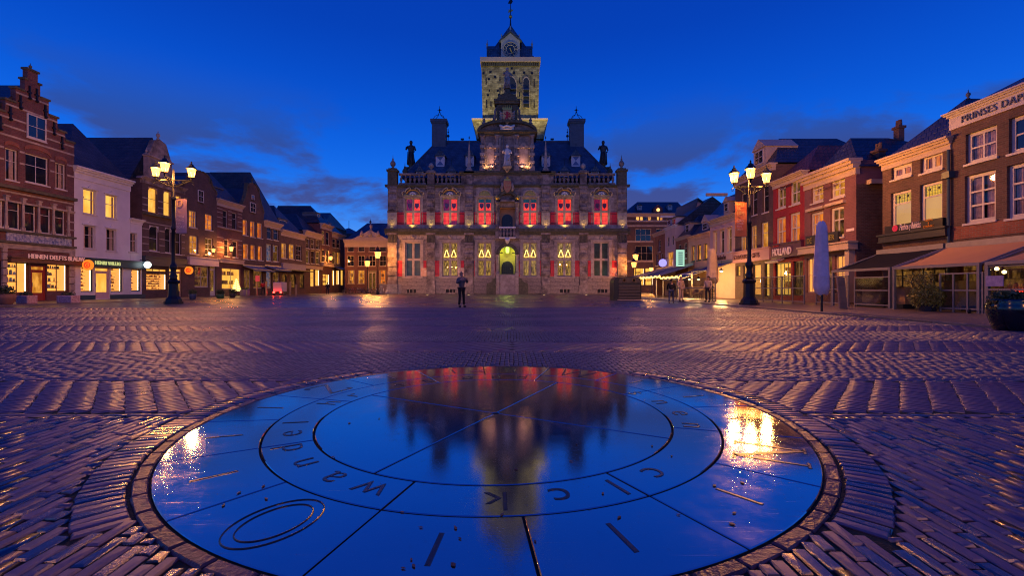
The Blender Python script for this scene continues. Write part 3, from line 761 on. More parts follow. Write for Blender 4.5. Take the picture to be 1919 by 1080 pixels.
for ch, px, py in (('w', 692, 917), ('a', 628, 893), ('n', 577, 866), ('d', 556, 838), ('e', 556, 812), ('l', 562, 792),
                   ('k', 932, 943), ('c', 1056, 934), ('l', 1163, 917), ('c', 1228, 887), ('n', 1283, 797), ('e', 1262, 775), ('n', 1226, 755), ('s', 1180, 739),
                   ('r', 668, 742), ('h', 640, 757), ('e', 748, 722), ('t', 800, 715), ('o', 876, 709), ('n', 930, 708), ('d', 978, 708)):
    ground_text(ch, RM, ang_of(px, py), 0.27, 1.0)
# fallen leaves, twigs and scraps of confetti on the wet stone
LEAF = mat('fallen_leaf', (0.16, 0.09, 0.05), 0.45, 0.4, 30, obj_random=0.5)
CONF = mat('pink_paper', (0.55, 0.03, 0.22), 0.6, 0.1)
leafm = []
for k in range(4):
    r = random.Random(k + 40); mb = MB(); n = 7; s = 0.009 + 0.003 * k
    P = [(s * (1.6 if i in (0,) else 1) * math.cos(2 * math.pi * i / n) * r.uniform(.5, 1), s * .5 * math.sin(2 * math.pi * i / n) * r.uniform(.6, 1.1)) for i in range(n)]
    mb.prismz(P, 0.0, 0.002); o = mb.build('fallen_leaf', LEAF); leafm.append(o.data); bpy.data.objects.remove(o)
lp = [(1215, 625, 0)] + [(random.uniform(330, 1500), random.uniform(740, 1075), 1) for _ in range(34)]
cnt = 0
for px, py, t in lp:
    y = GY(py); x = PX(px, y)
    if math.hypot(x - PCX, y - PCY) > PR - 0.1: continue
    o = bpy.data.objects.new('fallen_leaf', leafm[cnt % 4]); col.objects.link(o); cnt += 1
    o.location = (x, y, 0.003); o.rotation_euler = (0, 0, random.uniform(0, 6.28))
    tag(o, 'tiny brown leaf lying on the wet bluestone plate', 'leaf', 'fallen leaves on the compass plate')
for px, py, w, d, lb in ((1057, 688, .045, .03, 'square pink paper scrap at the far edge of the compass plate'), (1024, 654, .05, .03, 'pink paper scrap on the bricks behind the compass plate'),
                         (895, 697, .17, .012, 'long pink paper strip on the far rim of the compass plate'), (940, 656, .14, .02, 'thin pink streamer on the bricks behind the compass plate')):
    y = GY(py); o = MB().box(-w / 2, w / 2, -d / 2, d / 2, 0, 0.003).build('paper_scrap', CONF, None, (PX(px, y), y, 0.004)); o.rotation_euler = (0, 0, random.uniform(-.3, .3))
    tag(o, lb, 'paper scrap')
# ================================================================== HOUSE KIT
XL, XR = 34.2, 20.0
ROOMS = {'lit': ROOM, 'orange': ROOM_O, 'yellow': ROOM_Y, 'dim': ROOM_D, 'red': ROOM_R}
def grid_wall(mb, x0, x1, z0, z1, ops, t):
    xs = sorted({x0, x1, *[min(max(o[0], x0), x1) for o in ops], *[min(max(o[1], x0), x1) for o in ops]})
    zs = sorted({z0, z1, *[min(max(o[2], z0), z1) for o in ops], *[min(max(o[3], z0), z1) for o in ops]})
    for k in range(len(zs) - 1):
        zc = (zs[k] + zs[k + 1]) / 2; run = None
        for i in range(len(xs) - 1):
            xc = (xs[i] + xs[i + 1]) / 2
            solid = not any(o[0] < xc < o[1] and o[2] < zc < o[3] for o in ops)
            if solid and run is None: run = xs[i]
            if (not solid or i == len(xs) - 2) and run is not None:
                e = xs[i + 1] if solid else xs[i]
                mb.quad((run, 0, zs[k]), (e, 0, zs[k]), (e, 0, zs[k + 1]), (run, 0, zs[k + 1])); run = None
    for a, b, c, d in ops:
        mb.quad((a, 0, c), (a, t, c), (a, t, d), (a, 0, d)); mb.quad((b, 0, c), (b, 0, d), (b, t, d), (b, t, c))
        mb.quad((a, 0, d), (a, t, d), (b, t, d), (b, 0, d)); mb.quad((a, 0, c), (b, 0, c), (b, t, c), (a, t, c))
def window(parent, u0, u1, z0, z1, nx=2, nz=2, fm=None, kind='dark', y=0.12, split=False, sill=True, fw=None, transom=None, name='window', room=1.0, arch=False, sillm=None, mw=None, y0=0.0):
    fm = fm or TRIM
    w, h = u1 - u0, z1 - z0
    fw = fw or min(0.09, w * 0.09); mw = mw or fw * 0.5
    mb = MB()
    mb.box(u0, u0 + fw, y, y + .07, z0, z1); mb.box(u1 - fw, u1, y, y + .07, z0, z1)
    mb.box(u0 + fw, u1 - fw, y, y + .07, z0, z0 + fw); mb.box(u0 + fw, u1 - fw, y, y + .07, z1 - fw, z1)
    a0, a1, b0, b1 = u0 + fw, u1 - fw, z0 + fw, z1 - fw
    xs = [a0 + (a1 - a0) * i / nx for i in range(nx + 1)]
    zs = [b0 + (b1 - b0) * i / nz for i in range(nz + 1)]
    if transom: zs = [b0, b0 + (b1 - b0) * transom, b1]
    for x in xs[1:-1]: mb.box(x - mw / 2, x + mw / 2, y + .012, y + .058, b0, b1)
    for z in zs[1:-1]: mb.box(a0, a1, y + .010, y + .060, z - mw / 2, z + mw / 2)
    if sill: mb.box(u0 - .06, u1 + .06, y0 - .07, y, z0 - .09, z0)
    if arch:
        r = w / 2; n = 8; uc = (u0 + u1) / 2; zc = z1 - r * 0.95
        for s in (-1, 1):
            P = [(uc + s * r, z1)] + [(uc + s * r * math.cos(math.pi / 2 * i / n), zc + (z1 - zc) * math.sin(math.pi / 2 * i / n)) for i in range(n + 1)]
            mb.prism(P, y0 + 0.004, y + .005)
    o = mb.build(name, fm, parent)
    lit = kind in ROOMS
    gm = GLASS if lit or kind in ('shop', 'curtain') else (GREENGLASS if kind == 'green' else DARKGLASS)
    zz = list(zip(zs[:-1], zs[1:])); xx = list(zip(xs[:-1], xs[1:]))
    if split:
        for (c, d) in zz:
            for (a, b) in xx:
                yy = y + .030 + random.uniform(-.002, .002)
                p = MB(); t1, t2 = random.uniform(-.004, .004), random.uniform(-.004, .004)
                p.add([(a, yy + t1, c), (b, yy - t1, c), (b, yy - t1 + t2, d), (a, yy + t1 + t2, d), (a, yy + .008 + t1, c), (b, yy + .008 - t1, c), (b, yy + .008 - t1 + t2, d), (a, yy + .008 + t1 + t2, d)],
                      [(0, 1, 2, 3), (7, 6, 5, 4), (0, 4, 5, 1), (1, 5, 6, 2), (2, 6, 7, 3), (3, 7, 4, 0)])
                p.build('pane', gm, o)
    else:
        MB().box(a0, a1, y + .028, y + .036, b0, b1).build('pane', gm, o)
    if lit or kind == 'curtain':
        d = room; rb = MB(); e = 0.02
        A_, B_ = u0 - .02, u1 + .02; C_, D_ = z0 - .02, z1 + .02; Y0, Y1 = y + .075, y + .075 + d
        rb.quad((A_, Y1, C_), (B_, Y1, C_), (B_, Y1, D_), (A_, Y1, D_)); rb.quad((A_, Y0, C_), (A_, Y1, C_), (A_, Y1, D_), (A_, Y0, D_)); rb.quad((B_, Y0, C_), (B_, Y1, C_), (B_, Y1, D_), (B_, Y0, D_))
        rb.quad((A_, Y0, C_), (B_, Y0, C_), (B_, Y1, C_), (A_, Y1, C_)); rb.quad((A_, Y0, D_), (B_, Y0, D_), (B_, Y1, D_), (A_, Y1, D_))
        rb.build('room', ROOMS.get(kind, ROOM_B), o)
        if lit and kind not in ('red', 'hall') and room > .3:
            fb = MB(); q = random.random()
            if q < .75: a_ = random.uniform(.05, .45); fb.box(u0 + w * a_, u0 + w * (a_ + random.uniform(.25, .5)), y + .5, y + .8, z0, z0 + h * random.uniform(.14, .32))
            if q > .35: a_ = random.uniform(.2, .8); fb.tube([(u0 + w * a_, y + .55, z1), (u0 + w * a_, y + .55, z0 + h * .72)], .012, 4); fb.lathe([(.13, 0), (.05, .16)], u0 + w * a_, y + .55, z0 + h * .68, 8)
            if random.random() < .5: fb.box(u0 + w * .1, u0 + w * random.uniform(.3, .5), y + room + .03, y + room + .06, z0 + h * .5, z0 + h * .75)
            fb.build('furnishing', WOOD, o)
        if kind == 'curtain' or (split and kind in ('lit', 'orange', 'yellow') and random.random() < 0.75):
            cu = MB(); n = 9
            for s in (0, 1):
                wd = w * random.uniform(.24, .42) if kind == 'curtain' else w * .16
                xa = a0 if s == 0 else a1 - wd
                top = [(xa + wd * i / n, y + .12 + (.035 if i % 2 else 0)) for i in range(n + 1)]
                for (p, q), (r_, s_) in zip(top[:-1], top[1:]): cu.quad((p, q, b0), (r_, s_, b0), (r_, s_, b1), (p, q, b1))
            cu.build('curtain', CURTAIN, o)
    return o

class House:
    def __init__(s, name, label, side, a, b, wall, cv=(0, 0, 1.0), Y=None, X=None, depth=9.0, group=None):
        s.side, s.cv, s.Yb, s.depth, s.wall = side, cv, Y, depth, wall
        s.X = X or (XL if side == 'L' else XR)
        s.ops = []; s.arches = []
        if side == 'B':
            s.o0 = PX(s.cx(a), Y); s.W = PX(s.cx(b), Y) - s.o0; loc, rz = (s.o0, Y, 0.04), 0
        elif side == 'L':
            s.o0 = s.Yof(s.cx(a)); s.W = s.Yof(s.cx(b)) - s.o0; loc, rz = (-s.X, s.o0, 0.04), R(90)
        else:
            s.o0 = s.Yof(s.cx(a)); s.W = s.o0 - s.Yof(s.cx(b)); loc, rz = (s.X, s.o0, 0.04), R(-90)
        s.root = empty(name, loc, rz, label, 'house', group)
    def cx(s, x): return s.cv[0] + x / s.cv[2]
    def cyy(s, y): return s.cv[1] + y / s.cv[2]
    def Yof(s, px):
        if s.side == 'B': return s.Yb
        return s.X * F / abs(px - 959.5)
    def u(s, zx):
        px = s.cx(zx)
        if s.side == 'B': return PX(px, s.Yb) - s.o0
        Y = s.Yof(px); return (Y - s.o0) if s.side == 'L' else (s.o0 - Y)
    def z(s, zx, zy): return PZ(s.cyy(zy), s.Yof(s.cx(zx))) - 0.04
    def win(s, x0, x1, yt, yb, nx=1, nz=2, kind='dark', fm=None, split=False, arch=False, **k):
        u0, u1, z1, z0 = s.u(x0), s.u(x1), s.z(x0, yt), s.z(x0, yb)
        s.ops.append((u0, u1, z0, z1))
        return window(s.root, u0, u1, z0, z1, nx, nz, fm, kind, split=split, arch=arch, **k)
    def finish(s, He, side_wall=True):
        mb = MB(); W, D = s.W, s.depth
        grid_wall(mb, 0, W, 0, He, s.ops, 0.22)
        mb.quad((0, 0, 0), (0, D, 0), (0, D, He), (0, 0, He)); mb.quad((W, 0, 0), (W, D, 0), (W, D, He), (W, 0, He))
        mb.quad((0, D, 0), (W, D, 0), (W, D, He), (0, D, He)); mb.quad((0, .3, He), (W, .3, He), (W, D, He), (0, D, He))
        s.He = He
        s.wallo = mb.build('wall', s.wall, s.root)
    def cornice(s, z, h=0.5, p=0.35, m=None, frieze=0.5, ext=0.12, ret=True):
        m = m or CREAM; mb = MB(); W = s.W
        if s.side == 'R': h, p, frieze = h * .7, p * .7, frieze * .62
        mb.box(-ext * .2, W + ext * .2, -.06, .2, z - h - frieze, z - h)
        mb.box(-ext * .5, W + ext * .5, -p * .45, .2, z - h, z - h * .6); mb.box(-ext * .8, W + ext * .8, -p * .75, .2, z - h * .6, z - h * .3); mb.box(-ext, W + ext, -p, .3, z - h * .3, z)
        return mb.build('cornice', m, s.root)
    def hip(s, zr, m, e=0.15, front=None, z0=None, back=None):
        W, D, z0 = s.W, s.depth, z0 if z0 is not None else s.He
        f = front if front is not None else W / 2
        mb = MB()
        mb.add([(-e, -e + .25, z0), (W + e, -e + .25, z0), (W + e, D, z0), (-e, D, z0), (W / 2, f, zr), (W / 2, D - (back or 0), zr)], [(0, 1, 4), (1, 2, 5, 4), (3, 0, 4, 5), (2, 3, 5), (0, 3, 2, 1)])
        return mb.build('roof', m, s.root)
    def saddle(s, zr, m, e=0.1, z0=None):      # ridge along the street
        W, D, z0 = s.W, s.depth, z0 if z0 is not None else s.He
        mb = MB(); mb.prismx([(0.1, z0), (D, z0), (D / 2, zr)], -e, W + e); return mb.build('roof', m, s.root)
    def cross(s, zr, m, z0=None, y0=0.25):     # ridge at right angles to the street behind a gable
        W, D, z0 = s.W, s.depth, z0 if z0 is not None else s.He
        mb = MB(); mb.prism([(0.05, z0), (W - .05, z0), (W / 2, zr)], y0, D); return mb.build('roof', m, s.root)
    def dormer(s, x0, x1, yt, yb, m=None, rm=None, gable=True, kind='dark', yoff=1.2, nx=2):
        k = 1 + yoff / (s.X if s.side != 'B' else s.Yb)
        u0, u1, z1, z0 = s.u(x0), s.u(x1), s.z(x0, yt), s.z(x0, yb)
        z1, z0 = (z1 - 1) * k + 1, (z0 - 1) * k + 1
        mb = MB(); mb.box(u0, u1, yoff, yoff + 2.6, z0 - .8, z1)
        d = mb.build('dormer', m or TRIM, s.root)
        rb = MB()
        if gable: rb.prism([(u0 - .1, z1), (u1 + .1, z1), ((u0 + u1) / 2, z1 + (u1 - u0) * .45)], yoff - .12, yoff + 2.6)
        else: rb.box(u0 - .12, u1 + .12, yoff - .15, yoff + 2.6, z1, z1 + .14)
        rb.build('dormer_roof', rm or LEAD, d)
        p = .14 * (u1 - u0)
        window(d, u0 + p, u1 - p, z0 + .05, z1 - .12, nx, 2, TRIM, kind, y=yoff - .075, sill=False, y0=yoff, room=.05)
        return d
    def gable(s, prof, m, z0, coping=STONE_L, t=0.35, steps=False, y0=0.0):
        """prof: list of (half width, z)"""
        uc = s.W / 2; right = []
        if steps:
            zp = z0
            for hw, z in prof: right += [(uc + hw, zp), (uc + hw, z)]; zp = z
        else: right = [(uc + hw, z) for hw, z in prof]
        left = [(2 * uc - x, z) for x, z in right[::-1]]
        g = MB().prism(right + left, y0, t).build('gable', m, s.root)
        def cop(f):
            cb = MB(); f(cb); cb.build('coping', coping, g)
        if steps:
            for i, (hw, z) in enumerate(prof):
                nx_ = prof[i + 1][0] if i + 1 < len(prof) else 0
                for sg in (-1, 1):
                    if nx_ == 0 and sg > 0: continue
                    if nx_ == 0: cop(lambda cb: cb.box(uc - hw - .08, uc + hw + .08, -.08, t + .06, z, z + .14))
                    else:
                        a, b = uc + sg * (nx_ - .0), uc + sg * (hw + .08); cop(lambda cb: cb.box(min(a, b), max(a, b), -.08, t + .06, z, z + .14))
        else:
            for P in (right, left):
                for (xa, za), (xb, zb) in zip(P[:-1], P[1:]):
                    d = math.hypot(xb - xa, zb - za)
                    if d < .02: continue
                    nx_, nz_ = (zb - za) / d * .07, -(xb - xa) / d * .07
                    cop(lambda cb: cb.prism([(xa - nx_, za - nz_), (xb - nx_, zb - nz_), (xb + nx_, zb + nz_), (xa + nx_, za + nz_)], -.06, t + .05))
        return g
    def band(s, z, h=.12, m=None, p=.05, u0=0, u1=None, name='stone_band'):
        return MB().box(u0, u1 if u1 is not None else s.W, -p, .02, z, z + h).build(name, m or STONE_L, s.root)
    def bandseg(s, z, h=.12, m=None, p=.03):
        """a stone band broken by the window openings"""
        cuts = sorted([(o[0] - .08, o[1] + .08) for o in s.ops if o[2] - .05 < z + h and o[3] + .05 > z]); x = 0.0
        for a, b in cuts:
            if a > x + .05: s.band(z, h, m, p, x, a)
            x = max(x, b)
        if x < s.W - .05: s.band(z, h, m, p, x, s.W)
    def shop(s, x0, x1, yt, yb, kind='shelves', fm=None, nx=1, nz=1, room=1.6, strip=True, z0=None, z1=None, seed=1, u0=None, u1=None):
        """a shop window with a space behind it whose walls glow by themselves"""
        u0 = s.u(x0) if u0 is None else u0; u1 = s.u(x1) if u1 is None else u1
        z1 = s.z(x0, yt) if z1 is None else z1; z0 = max(.05, s.z(x0, yb)) if z0 is None else z0
        s.ops.append((u0, u1, z0, z1))
        w = window(s.root, u0, u1, z0, z1, nx, nz, fm or WOOD, 'shop', sill=False, name='shop_window', split=(nx * nz > 1))
        rb = MB(); A_, B_, C_, D_ = u0 - .02, u1 + .02, z0 - .02, z1 + .02; Y0, Y1 = .2, .2 + room
        rb.quad((A_, Y1, C_), (B_, Y1, C_), (B_, Y1, D_), (A_, Y1, D_)); rb.quad((A_, Y0, C_), (A_, Y1, C_), (A_, Y1, D_), (A_, Y0, D_)); rb.quad((B_, Y0, C_), (B_, Y1, C_), (B_, Y1, D_), (B_, Y0, D_))
        rb.quad((A_, Y0, C_), (B_, Y0, C_), (B_, Y1, C_), (A_, Y1, C_)); rb.quad((A_, Y0, D_), (B_, Y0, D_), (B_, Y1, D_), (A_, Y1, D_))
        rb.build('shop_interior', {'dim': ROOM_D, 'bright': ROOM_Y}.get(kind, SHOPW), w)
        r = random.Random(seed)
        if strip:
            MB().box(u1 - .10, u1 - .07, .215, .245, z0 + .1, z1 - .1).build('light_strip', STRIP, w)
        if kind in ('shelves', 'goods', 'dim', 'bright') and z1 - z0 > .8:
            n = 7 if kind == 'shelves' else (2 if kind == 'bright' else 4)
            sb = MB(); gb = MB(); h = (z1 - z0)
            for i in range(n):
                z = z0 + h * (i + .55) / (n + .3); yy = .55 if kind == 'shelves' else r.uniform(.5, 1.0)
                ua, ub = u0 + .08, u1 - .16
                sb.box(ua, ub, yy, yy + .28, z, z + .025)
                x = ua + .04
                while x < ub - .1:
                    ww = r.uniform(.07, .2); hh = min(h / (n + .3) * r.uniform(.3, .75), .45)
                    if r.random() < .85: gb.lathe([(ww / 2, 0), (ww / 2 * r.uniform(.7, 1.1), hh * .6), (ww / 2 * r.uniform(.3, 1), hh)], x + ww / 2, yy + .13, z + .026, 6)
                    x += ww + r.uniform(.01, .08)
            sb.build('shelf', WOOD, w); g = gb.build('goods', GOODS[seed % len(GOODS)], w); g['kind'] = 'stuff'
        return w
    def door(s, x0, x1, yt, yb=None, m=None, glass='lit', nz=2, fan=True):
        u0, u1, z1 = s.u(x0), s.u(x1), s.z(x0, yt); z0 = 0.06
        s.ops.append((u0, u1, z0, z1))
        mb = MB(); fw = .09; zt = z1 - (.35 if fan else 0)
        mb.box(u0, u0 + fw, .08, .17, z0, z1); mb.box(u1 - fw, u1, .08, .17, z0, z1); mb.box(u0 + fw, u1 - fw, .08, .17, z1 - fw, z1)
        if fan: mb.box(u0 + fw, u1 - fw, .08, .17, zt - .04, zt + .04)
        mb.box(u0 + fw, u1 - fw, .10, .15, z0, z0 + .55)
        nleaf = 2 if (u1 - u0) > 1.5 else 1; a, b = u0 + fw, u1 - fw; wl = (b - a) / nleaf
        for i in range(nleaf):
            mb.box(a + i * wl, a + i * wl + .09, .10, .15, z0 + .55, zt - .04); mb.box(a + (i + 1) * wl - .09, a + (i + 1) * wl, .10, .15, z0 + .55, zt - .04)
            mb.box(a + i * wl + .09, a + (i + 1) * wl - .09, .10, .15, zt - .16, zt - .04)
        d = mb.build('door', m or WOOD, s.root)
        MB().box(a, b, .118, .128, z0 + .55, z1 - fw).build('pane', GLASS, d)
        rb = MB(); A_, B_, C_, D_ = u0, u1, z0, z1; Y0, Y1 = .19, 1.6
        rb.quad((A_, Y1, C_), (B_, Y1, C_), (B_, Y1, D_), (A_, Y1, D_)); rb.quad((A_, Y0, C_), (A_, Y1, C_), (A_, Y1, D_), (A_, Y0, D_)); rb.quad((B_, Y0, C_), (B_, Y1, C_), (B_, Y1, D_), (B_, Y0, D_)); rb.quad((A_, Y0, D_), (B_, Y0, D_), (B_, Y1, D_), (A_, Y1, D_))
        rb.build('hallway', ROOMS.get(glass, ROOM_B), d)
        hb = MB(); hb.tube([(a + .06, .06, 1.05), (a + .06, .06, 1.35)], .018, 6); hb.build('handle', GREYM, d)
        return d
    def fascia(s, u0, u1, z0, z1, m, p=.22, name='fascia'):
        mb = MB(); mb.box(u0, u1, -p, .05, z0, z1); mb.box(u0 - .05, u1 + .05, -p - .08, .05, z1, z1 + .09); mb.box(u0 - .02, u1 + .02, -p - .03, .05, z0 - .05, z0); return mb.build(name, m, s.root)
    def awning(s, u0, u1, z, proj, drop, m, frame=None, val=.22, name='awning'):
        mb = MB(); n = 6
        P = [(-.05 - proj * i / n, z - drop * (i / n) - .05 * math.sin(math.pi * i / n)) for i in range(n + 1)]
        top = P + [(y, zz - .02) for y, zz in P[::-1]]
        mb.prismx(top, u0, u1); mb.box(u0, u1, -.05 - proj - .015, -.05 - proj, z - drop - val, z - drop)
        aw = mb.build(name, m, s.root)
        fb = MB(); fb.box(u0, u1, -.05 - proj - .06, -.05 - proj + .02, z - drop - .04, z - drop + .04)
        for uu in (u0 + .03, u1 - .03): fb.tube([(uu, -.05, z - .08), (uu, -.05 - proj, z - drop - .06)], .025, 6)
        fb.box(u0, u1, -.15, 0, z - .06, z + .1)
        fb.build('awning_frame', frame or GREYM, aw)
        return aw
    def finial(s, u, z, h=.8, y=.17, m=None):
        MB().lathe([(.16, 0), (.16, .1), (.07, .16), (.17, .35), (.17, .5), (.05, .66), (.03, .95), (.01, 1.0)] if h == 0 else [(.16 * h, 0), (.16 * h, .12 * h), (.07 * h, .2 * h), (.2 * h, .45 * h), (.17 * h, .62 * h), (.05 * h, .72 * h), (.02 * h, h)], u, y, z, 10).build('finial', m or STONE_L, s.root, smooth=True)
    def chimney(s, u, y, z0, z1, w=.8, m=None):
        mb = MB(); mb.box(u - w / 2, u + w / 2, y, y + w * .8, z0, z1); mb.box(u - w / 2 - .07, u + w / 2 + .07, y - .07, y + w * .8 + .07, z1, z1 + .15)
        mb.lathe([(.12, 0), (.1, .4)], u - w * .2, y + w * .4, z1 + .15, 8); mb.lathe([(.12, 0), (.1, .4)], u + w * .2, y + w * .4, z1 + .15, 8)
        mb.build('chimney', m or BR_DARK, s.root)
GOODS = [mat('goods_blue', (0.08, 0.13, 0.35), .3, .6, 9, island=.8), mat('goods_cheese', (0.6, 0.28, 0.05), .5, .4, 9, island=.5), mat('goods_mixed', (0.32, 0.2, 0.14), .5, .8, 9, island=.9)]
# ================================================================== LEFT ROW
Z3, Z4, Z5 = (0, 120, 2.346), (220, 240, 3.177), (440, 320, 4.32)
GL = 'houses along the left side of the square'
# ---- stepped gable pottery shop
h = House('stepped_gable_house', 'red brick house with stone banded stepped gable over the pottery shop', 'L', -76, 326, BR_RED, Z3, group=GL)
ze = h.z(325, 352)
for (a, b, t, bt, nx) in ((22, 80, 365, 505, 1), (112, 215, 388, 516, 2), (243, 290, 430, 545, 1)):
    h.win(a, b, t, bt, nx, 2, 'curtain' if nx == 1 else 'dark', split=True, transom=.62)
h.win(-66, -20, 335, 480, 1, 2, 'curtain', split=True, transom=.62)
for (a, b, t, bt) in ((30, 90, 600, 722), (105, 160, 613, 735), (173, 225, 626, 742), (238, 288, 638, 748), (-60, 16, 588, 708)):
    h.win(a, b, t, bt, 1, 2, 'dark', split=True, transom=.7)
zs_ = h.z(30, 868); zb_ = h.z(30, 1008)
h.shop(30, 130, 870, 1010, 'goods', WOOD, 2, 1, seed=0, z1=zs_); h.shop(208, 302, 880, 1003, 'goods', WOOD, 2, 1, seed=3, z1=zs_)
h.shop(-70, 8, 860, 1000, 'dim', WOOD, 1, 1, seed=2, z1=zs_, strip=False)
h.door(136, 204, 885, m=mat('red_door_paint', (.30, .03, .02), .35, .15), glass='lit')
h.finish(ze)
Yc = h.u(150); 
steps = [(h.W / 2, ze + .02)] + [(h.u(x) - h.u(150), h.z(x, y)) for x, y in ((292, 292), (258, 228), (220, 152), (183, 82), (172, 30))]
steps = [(max(.35, a), b - .25) for a, b in steps]; steps[0] = (h.W / 2, ze + .02)
h.gable(steps, BR_RED, ze, STONE_D, steps=True)
h.finial(h.W / 2, steps[-1][1] + .1, .5, m=STONE_D)
for i_ in range(1, 5):
    for s_ in (-1, 1):
        x_ = h.W / 2 + s_ * (steps[i_][0] - .28); z_ = steps[i_][1] - .75
        MB().box(x_ - .05, x_ + .05, -.09, .0, z_ - .45, z_ + .4).box(x_ - .14, x_ + .14, -.085, .0, z_ - .12, z_ - .02).ball((x_, -.08, z_ - .5), .12, 6, 4).build('wall_anchor', IRON, h.root)
for a_, b_, y_ in ((22, 80, 357), (112, 215, 380), (243, 290, 423)):
    ua_, ub_, zz_ = h.u(a_), h.u(b_), h.z(a_, y_); n_ = 8; rr_ = (ub_ - ua_) / 2
    P_ = [((ua_ + ub_) / 2 - rr_ * 1.1 * math.cos(math.pi * k / n_), zz_ + rr_ * .35 * math.sin(math.pi * k / n_)) for k in range(n_ + 1)] + [((ua_ + ub_) / 2 + rr_ * 1.1 * math.cos(math.pi * k / n_), zz_ + .22 + rr_ * .42 * math.sin(math.pi * k / n_)) for k in range(n_ + 1)]
    MB().prism(P_, -.05, .01).build('relieving_arch', BR_ORANGE, h.root)
h.cross(steps[-2][1] - .2, TILE_D)
window(h.root, h.u(115), h.u(200), h.z(115, 318), h.z(115, 212), 2, 2, TRIM, 'dark', y=-.08, split=True, y0=-.0)
for zz_ in (405, 455, 500): h.bandseg(h.z(325, zz_), .13)
for zy in (620, 660, 700, 735): h.bandseg(h.z(325, zy), .11)
for i in range(4):
    hw = steps[i][0] - .02; MB().box(h.W / 2 - hw, h.W / 2 + hw, -.03, .02, steps[i][1] - .32, steps[i][1] - .2).build('stone_band', STONE_L, h.root)
h.band(h.z(0, 540), .22, STONE_D, .28, name='ledge'); h.band(h.z(325, 605) - .9, .12, STONE_L, .1)
for u_ in (h.u(22), h.u(97), h.u(166), h.u(231), h.u(297)):
    mb = MB(); z0_, z1_ = h.z(97, 735), h.z(97, 590); mb.box(u_ - .12, u_ + .12, -.14, .02, z0_, z0_ + .25); mb.lathe([(.09, 0), (.07, z1_ - z0_ - .6)], u_, -.08, z0_ + .25, 8); mb.box(u_ - .11, u_ + .11, -.18, .02, z1_ - .38, z1_ - .1); mb.box(u_ - .15, u_ + .15, -.22, .02, z1_ - .1, z1_); mb.build('stone_column', STONE_L, h.root)
# blue tile frieze
TILEB = mat('blue_tile_picture', (.55, .55, .60), .25, base2=(.03, .06, .28), scale=5.5)
ua, ub = h.u(25), h.u(312); za, zb = h.z(25, 775), h.z(25, 738)
nt_ = 22
for i in range(nt_):
    MB().box(ua + (ub - ua) * i / nt_ + .006, ua + (ub - ua) * (i + 1) / nt_ - .006, -.055, .0, za, zb).build('glazed_tile', TILEB, h.root)
h.band(za - .16, .15, STONE_D, .22, name='ledge'); h.band(zb + .02, .14, STONE_D, .2, name='ledge')
h.band(za - .55, .36, STONE_L, .1)
for a, b in ((6, 28), (303, 334)):
    u0_, u1_ = h.u(a), min(h.W, h.u(b))
    for k in range(7):
        MB().cbox(u0_, u1_, -.12, .02, .25 + k * .52, .25 + k * .52 + .48, .03).build('stone_block', STONE_L, h.root)
zt_ = h.z(30, 868)
h.fascia(h.u(28), h.W + .25, zt_ + .02, zt_ + .26, WOOD, .35, 'sign_beam')
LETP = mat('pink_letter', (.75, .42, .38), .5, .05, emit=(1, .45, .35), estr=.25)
text('HEINEN DELFTS BLAUW', .47, LETP, h.root, (h.u(95), -.45, zt_ + .27), extrude=.03, sx=(h.u(352) - h.u(95)) / (.47 * 11.1))
h.shop(38, 300, 0, 0, 'dim', WOOD, 5, 1, z0=zt_ + .36, z1=zt_ + .95, strip=False, seed=2)
# ---- white house with cheese shop
h = House('white_house', 'white rendered house with lit yellow upper windows above the teal cheese shop', 'L', 326, 572, WHITE, Z3, group=GL)
for (a, b, t, bt, k) in ((366, 424, 545, 656, 'yellow'), (464, 514, 571, 675, 'yellow'), (368, 420, 707, 810, 'curtain'), (467, 512, 722, 822, 'curtain')):
    w_ = h.win(a, b, t, bt, 1, 2, k, split=True, transom=.6)
    u0_, u1_, z1_ = h.u(a), h.u(b), h.z(a, t)
    MB().prism([(u0_ - .16, z1_ + .02), (u1_ + .16, z1_ + .02), (u1_ + .16, z1_ + .1), ((u0_ + u1_) / 2 + .2, z1_ + .14), ((u0_ + u1_) / 2, z1_ + .36), ((u0_ + u1_) / 2 - .2, z1_ + .14), (u0_ - .16, z1_ + .1)], -.08, .02).build('window_hood', WHITE, h.root)
zsf = h.z(355, 888)
for (a, b, sd) in ((355, 412, 1), (487, 541, 4)): h.shop(a, b, 0, 1003, 'shelves', TEAL, 1, 1, z1=zsf, seed=sd)
h.door(418, 483, 893, m=mat('pink_door_paint', (.62, .42, .40), .45, .06), glass='yellow')
zc = h.z(326, 446)
h.finish(zc - .1); h.cornice(zc, .45, .4, WHITE, .5)
h.hip(h.z(345, 300) + 1.5, TILE_D, z0=zc, front=2.6); h.dormer(413, 478, 420, 472, WHITE, TRIM, False, nx=1)
zf0, zf1 = h.z(355, 887), h.z(355, 858)
h.fascia(0.05, h.W + 1.6, zf0 + .04, zf1 + .05, TEAL, .3)
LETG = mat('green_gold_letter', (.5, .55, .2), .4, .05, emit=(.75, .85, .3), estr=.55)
text('HENRI WILLIG', .40, LETG, h.root, (h.u(400), -.33, zf0 + .16), extrude=.02, sx=(h.u(530) - h.u(400)) / (.40 * 7.4), bevel=.012)
MB().box(h.u(352), h.u(415), -.1, .05, .02, .38).build('shop_plinth', TEAL, h.root); MB().box(h.u(484), h.W + 1.6, -.1, .05, .02, .38).build('shop_plinth', TEAL, h.root)
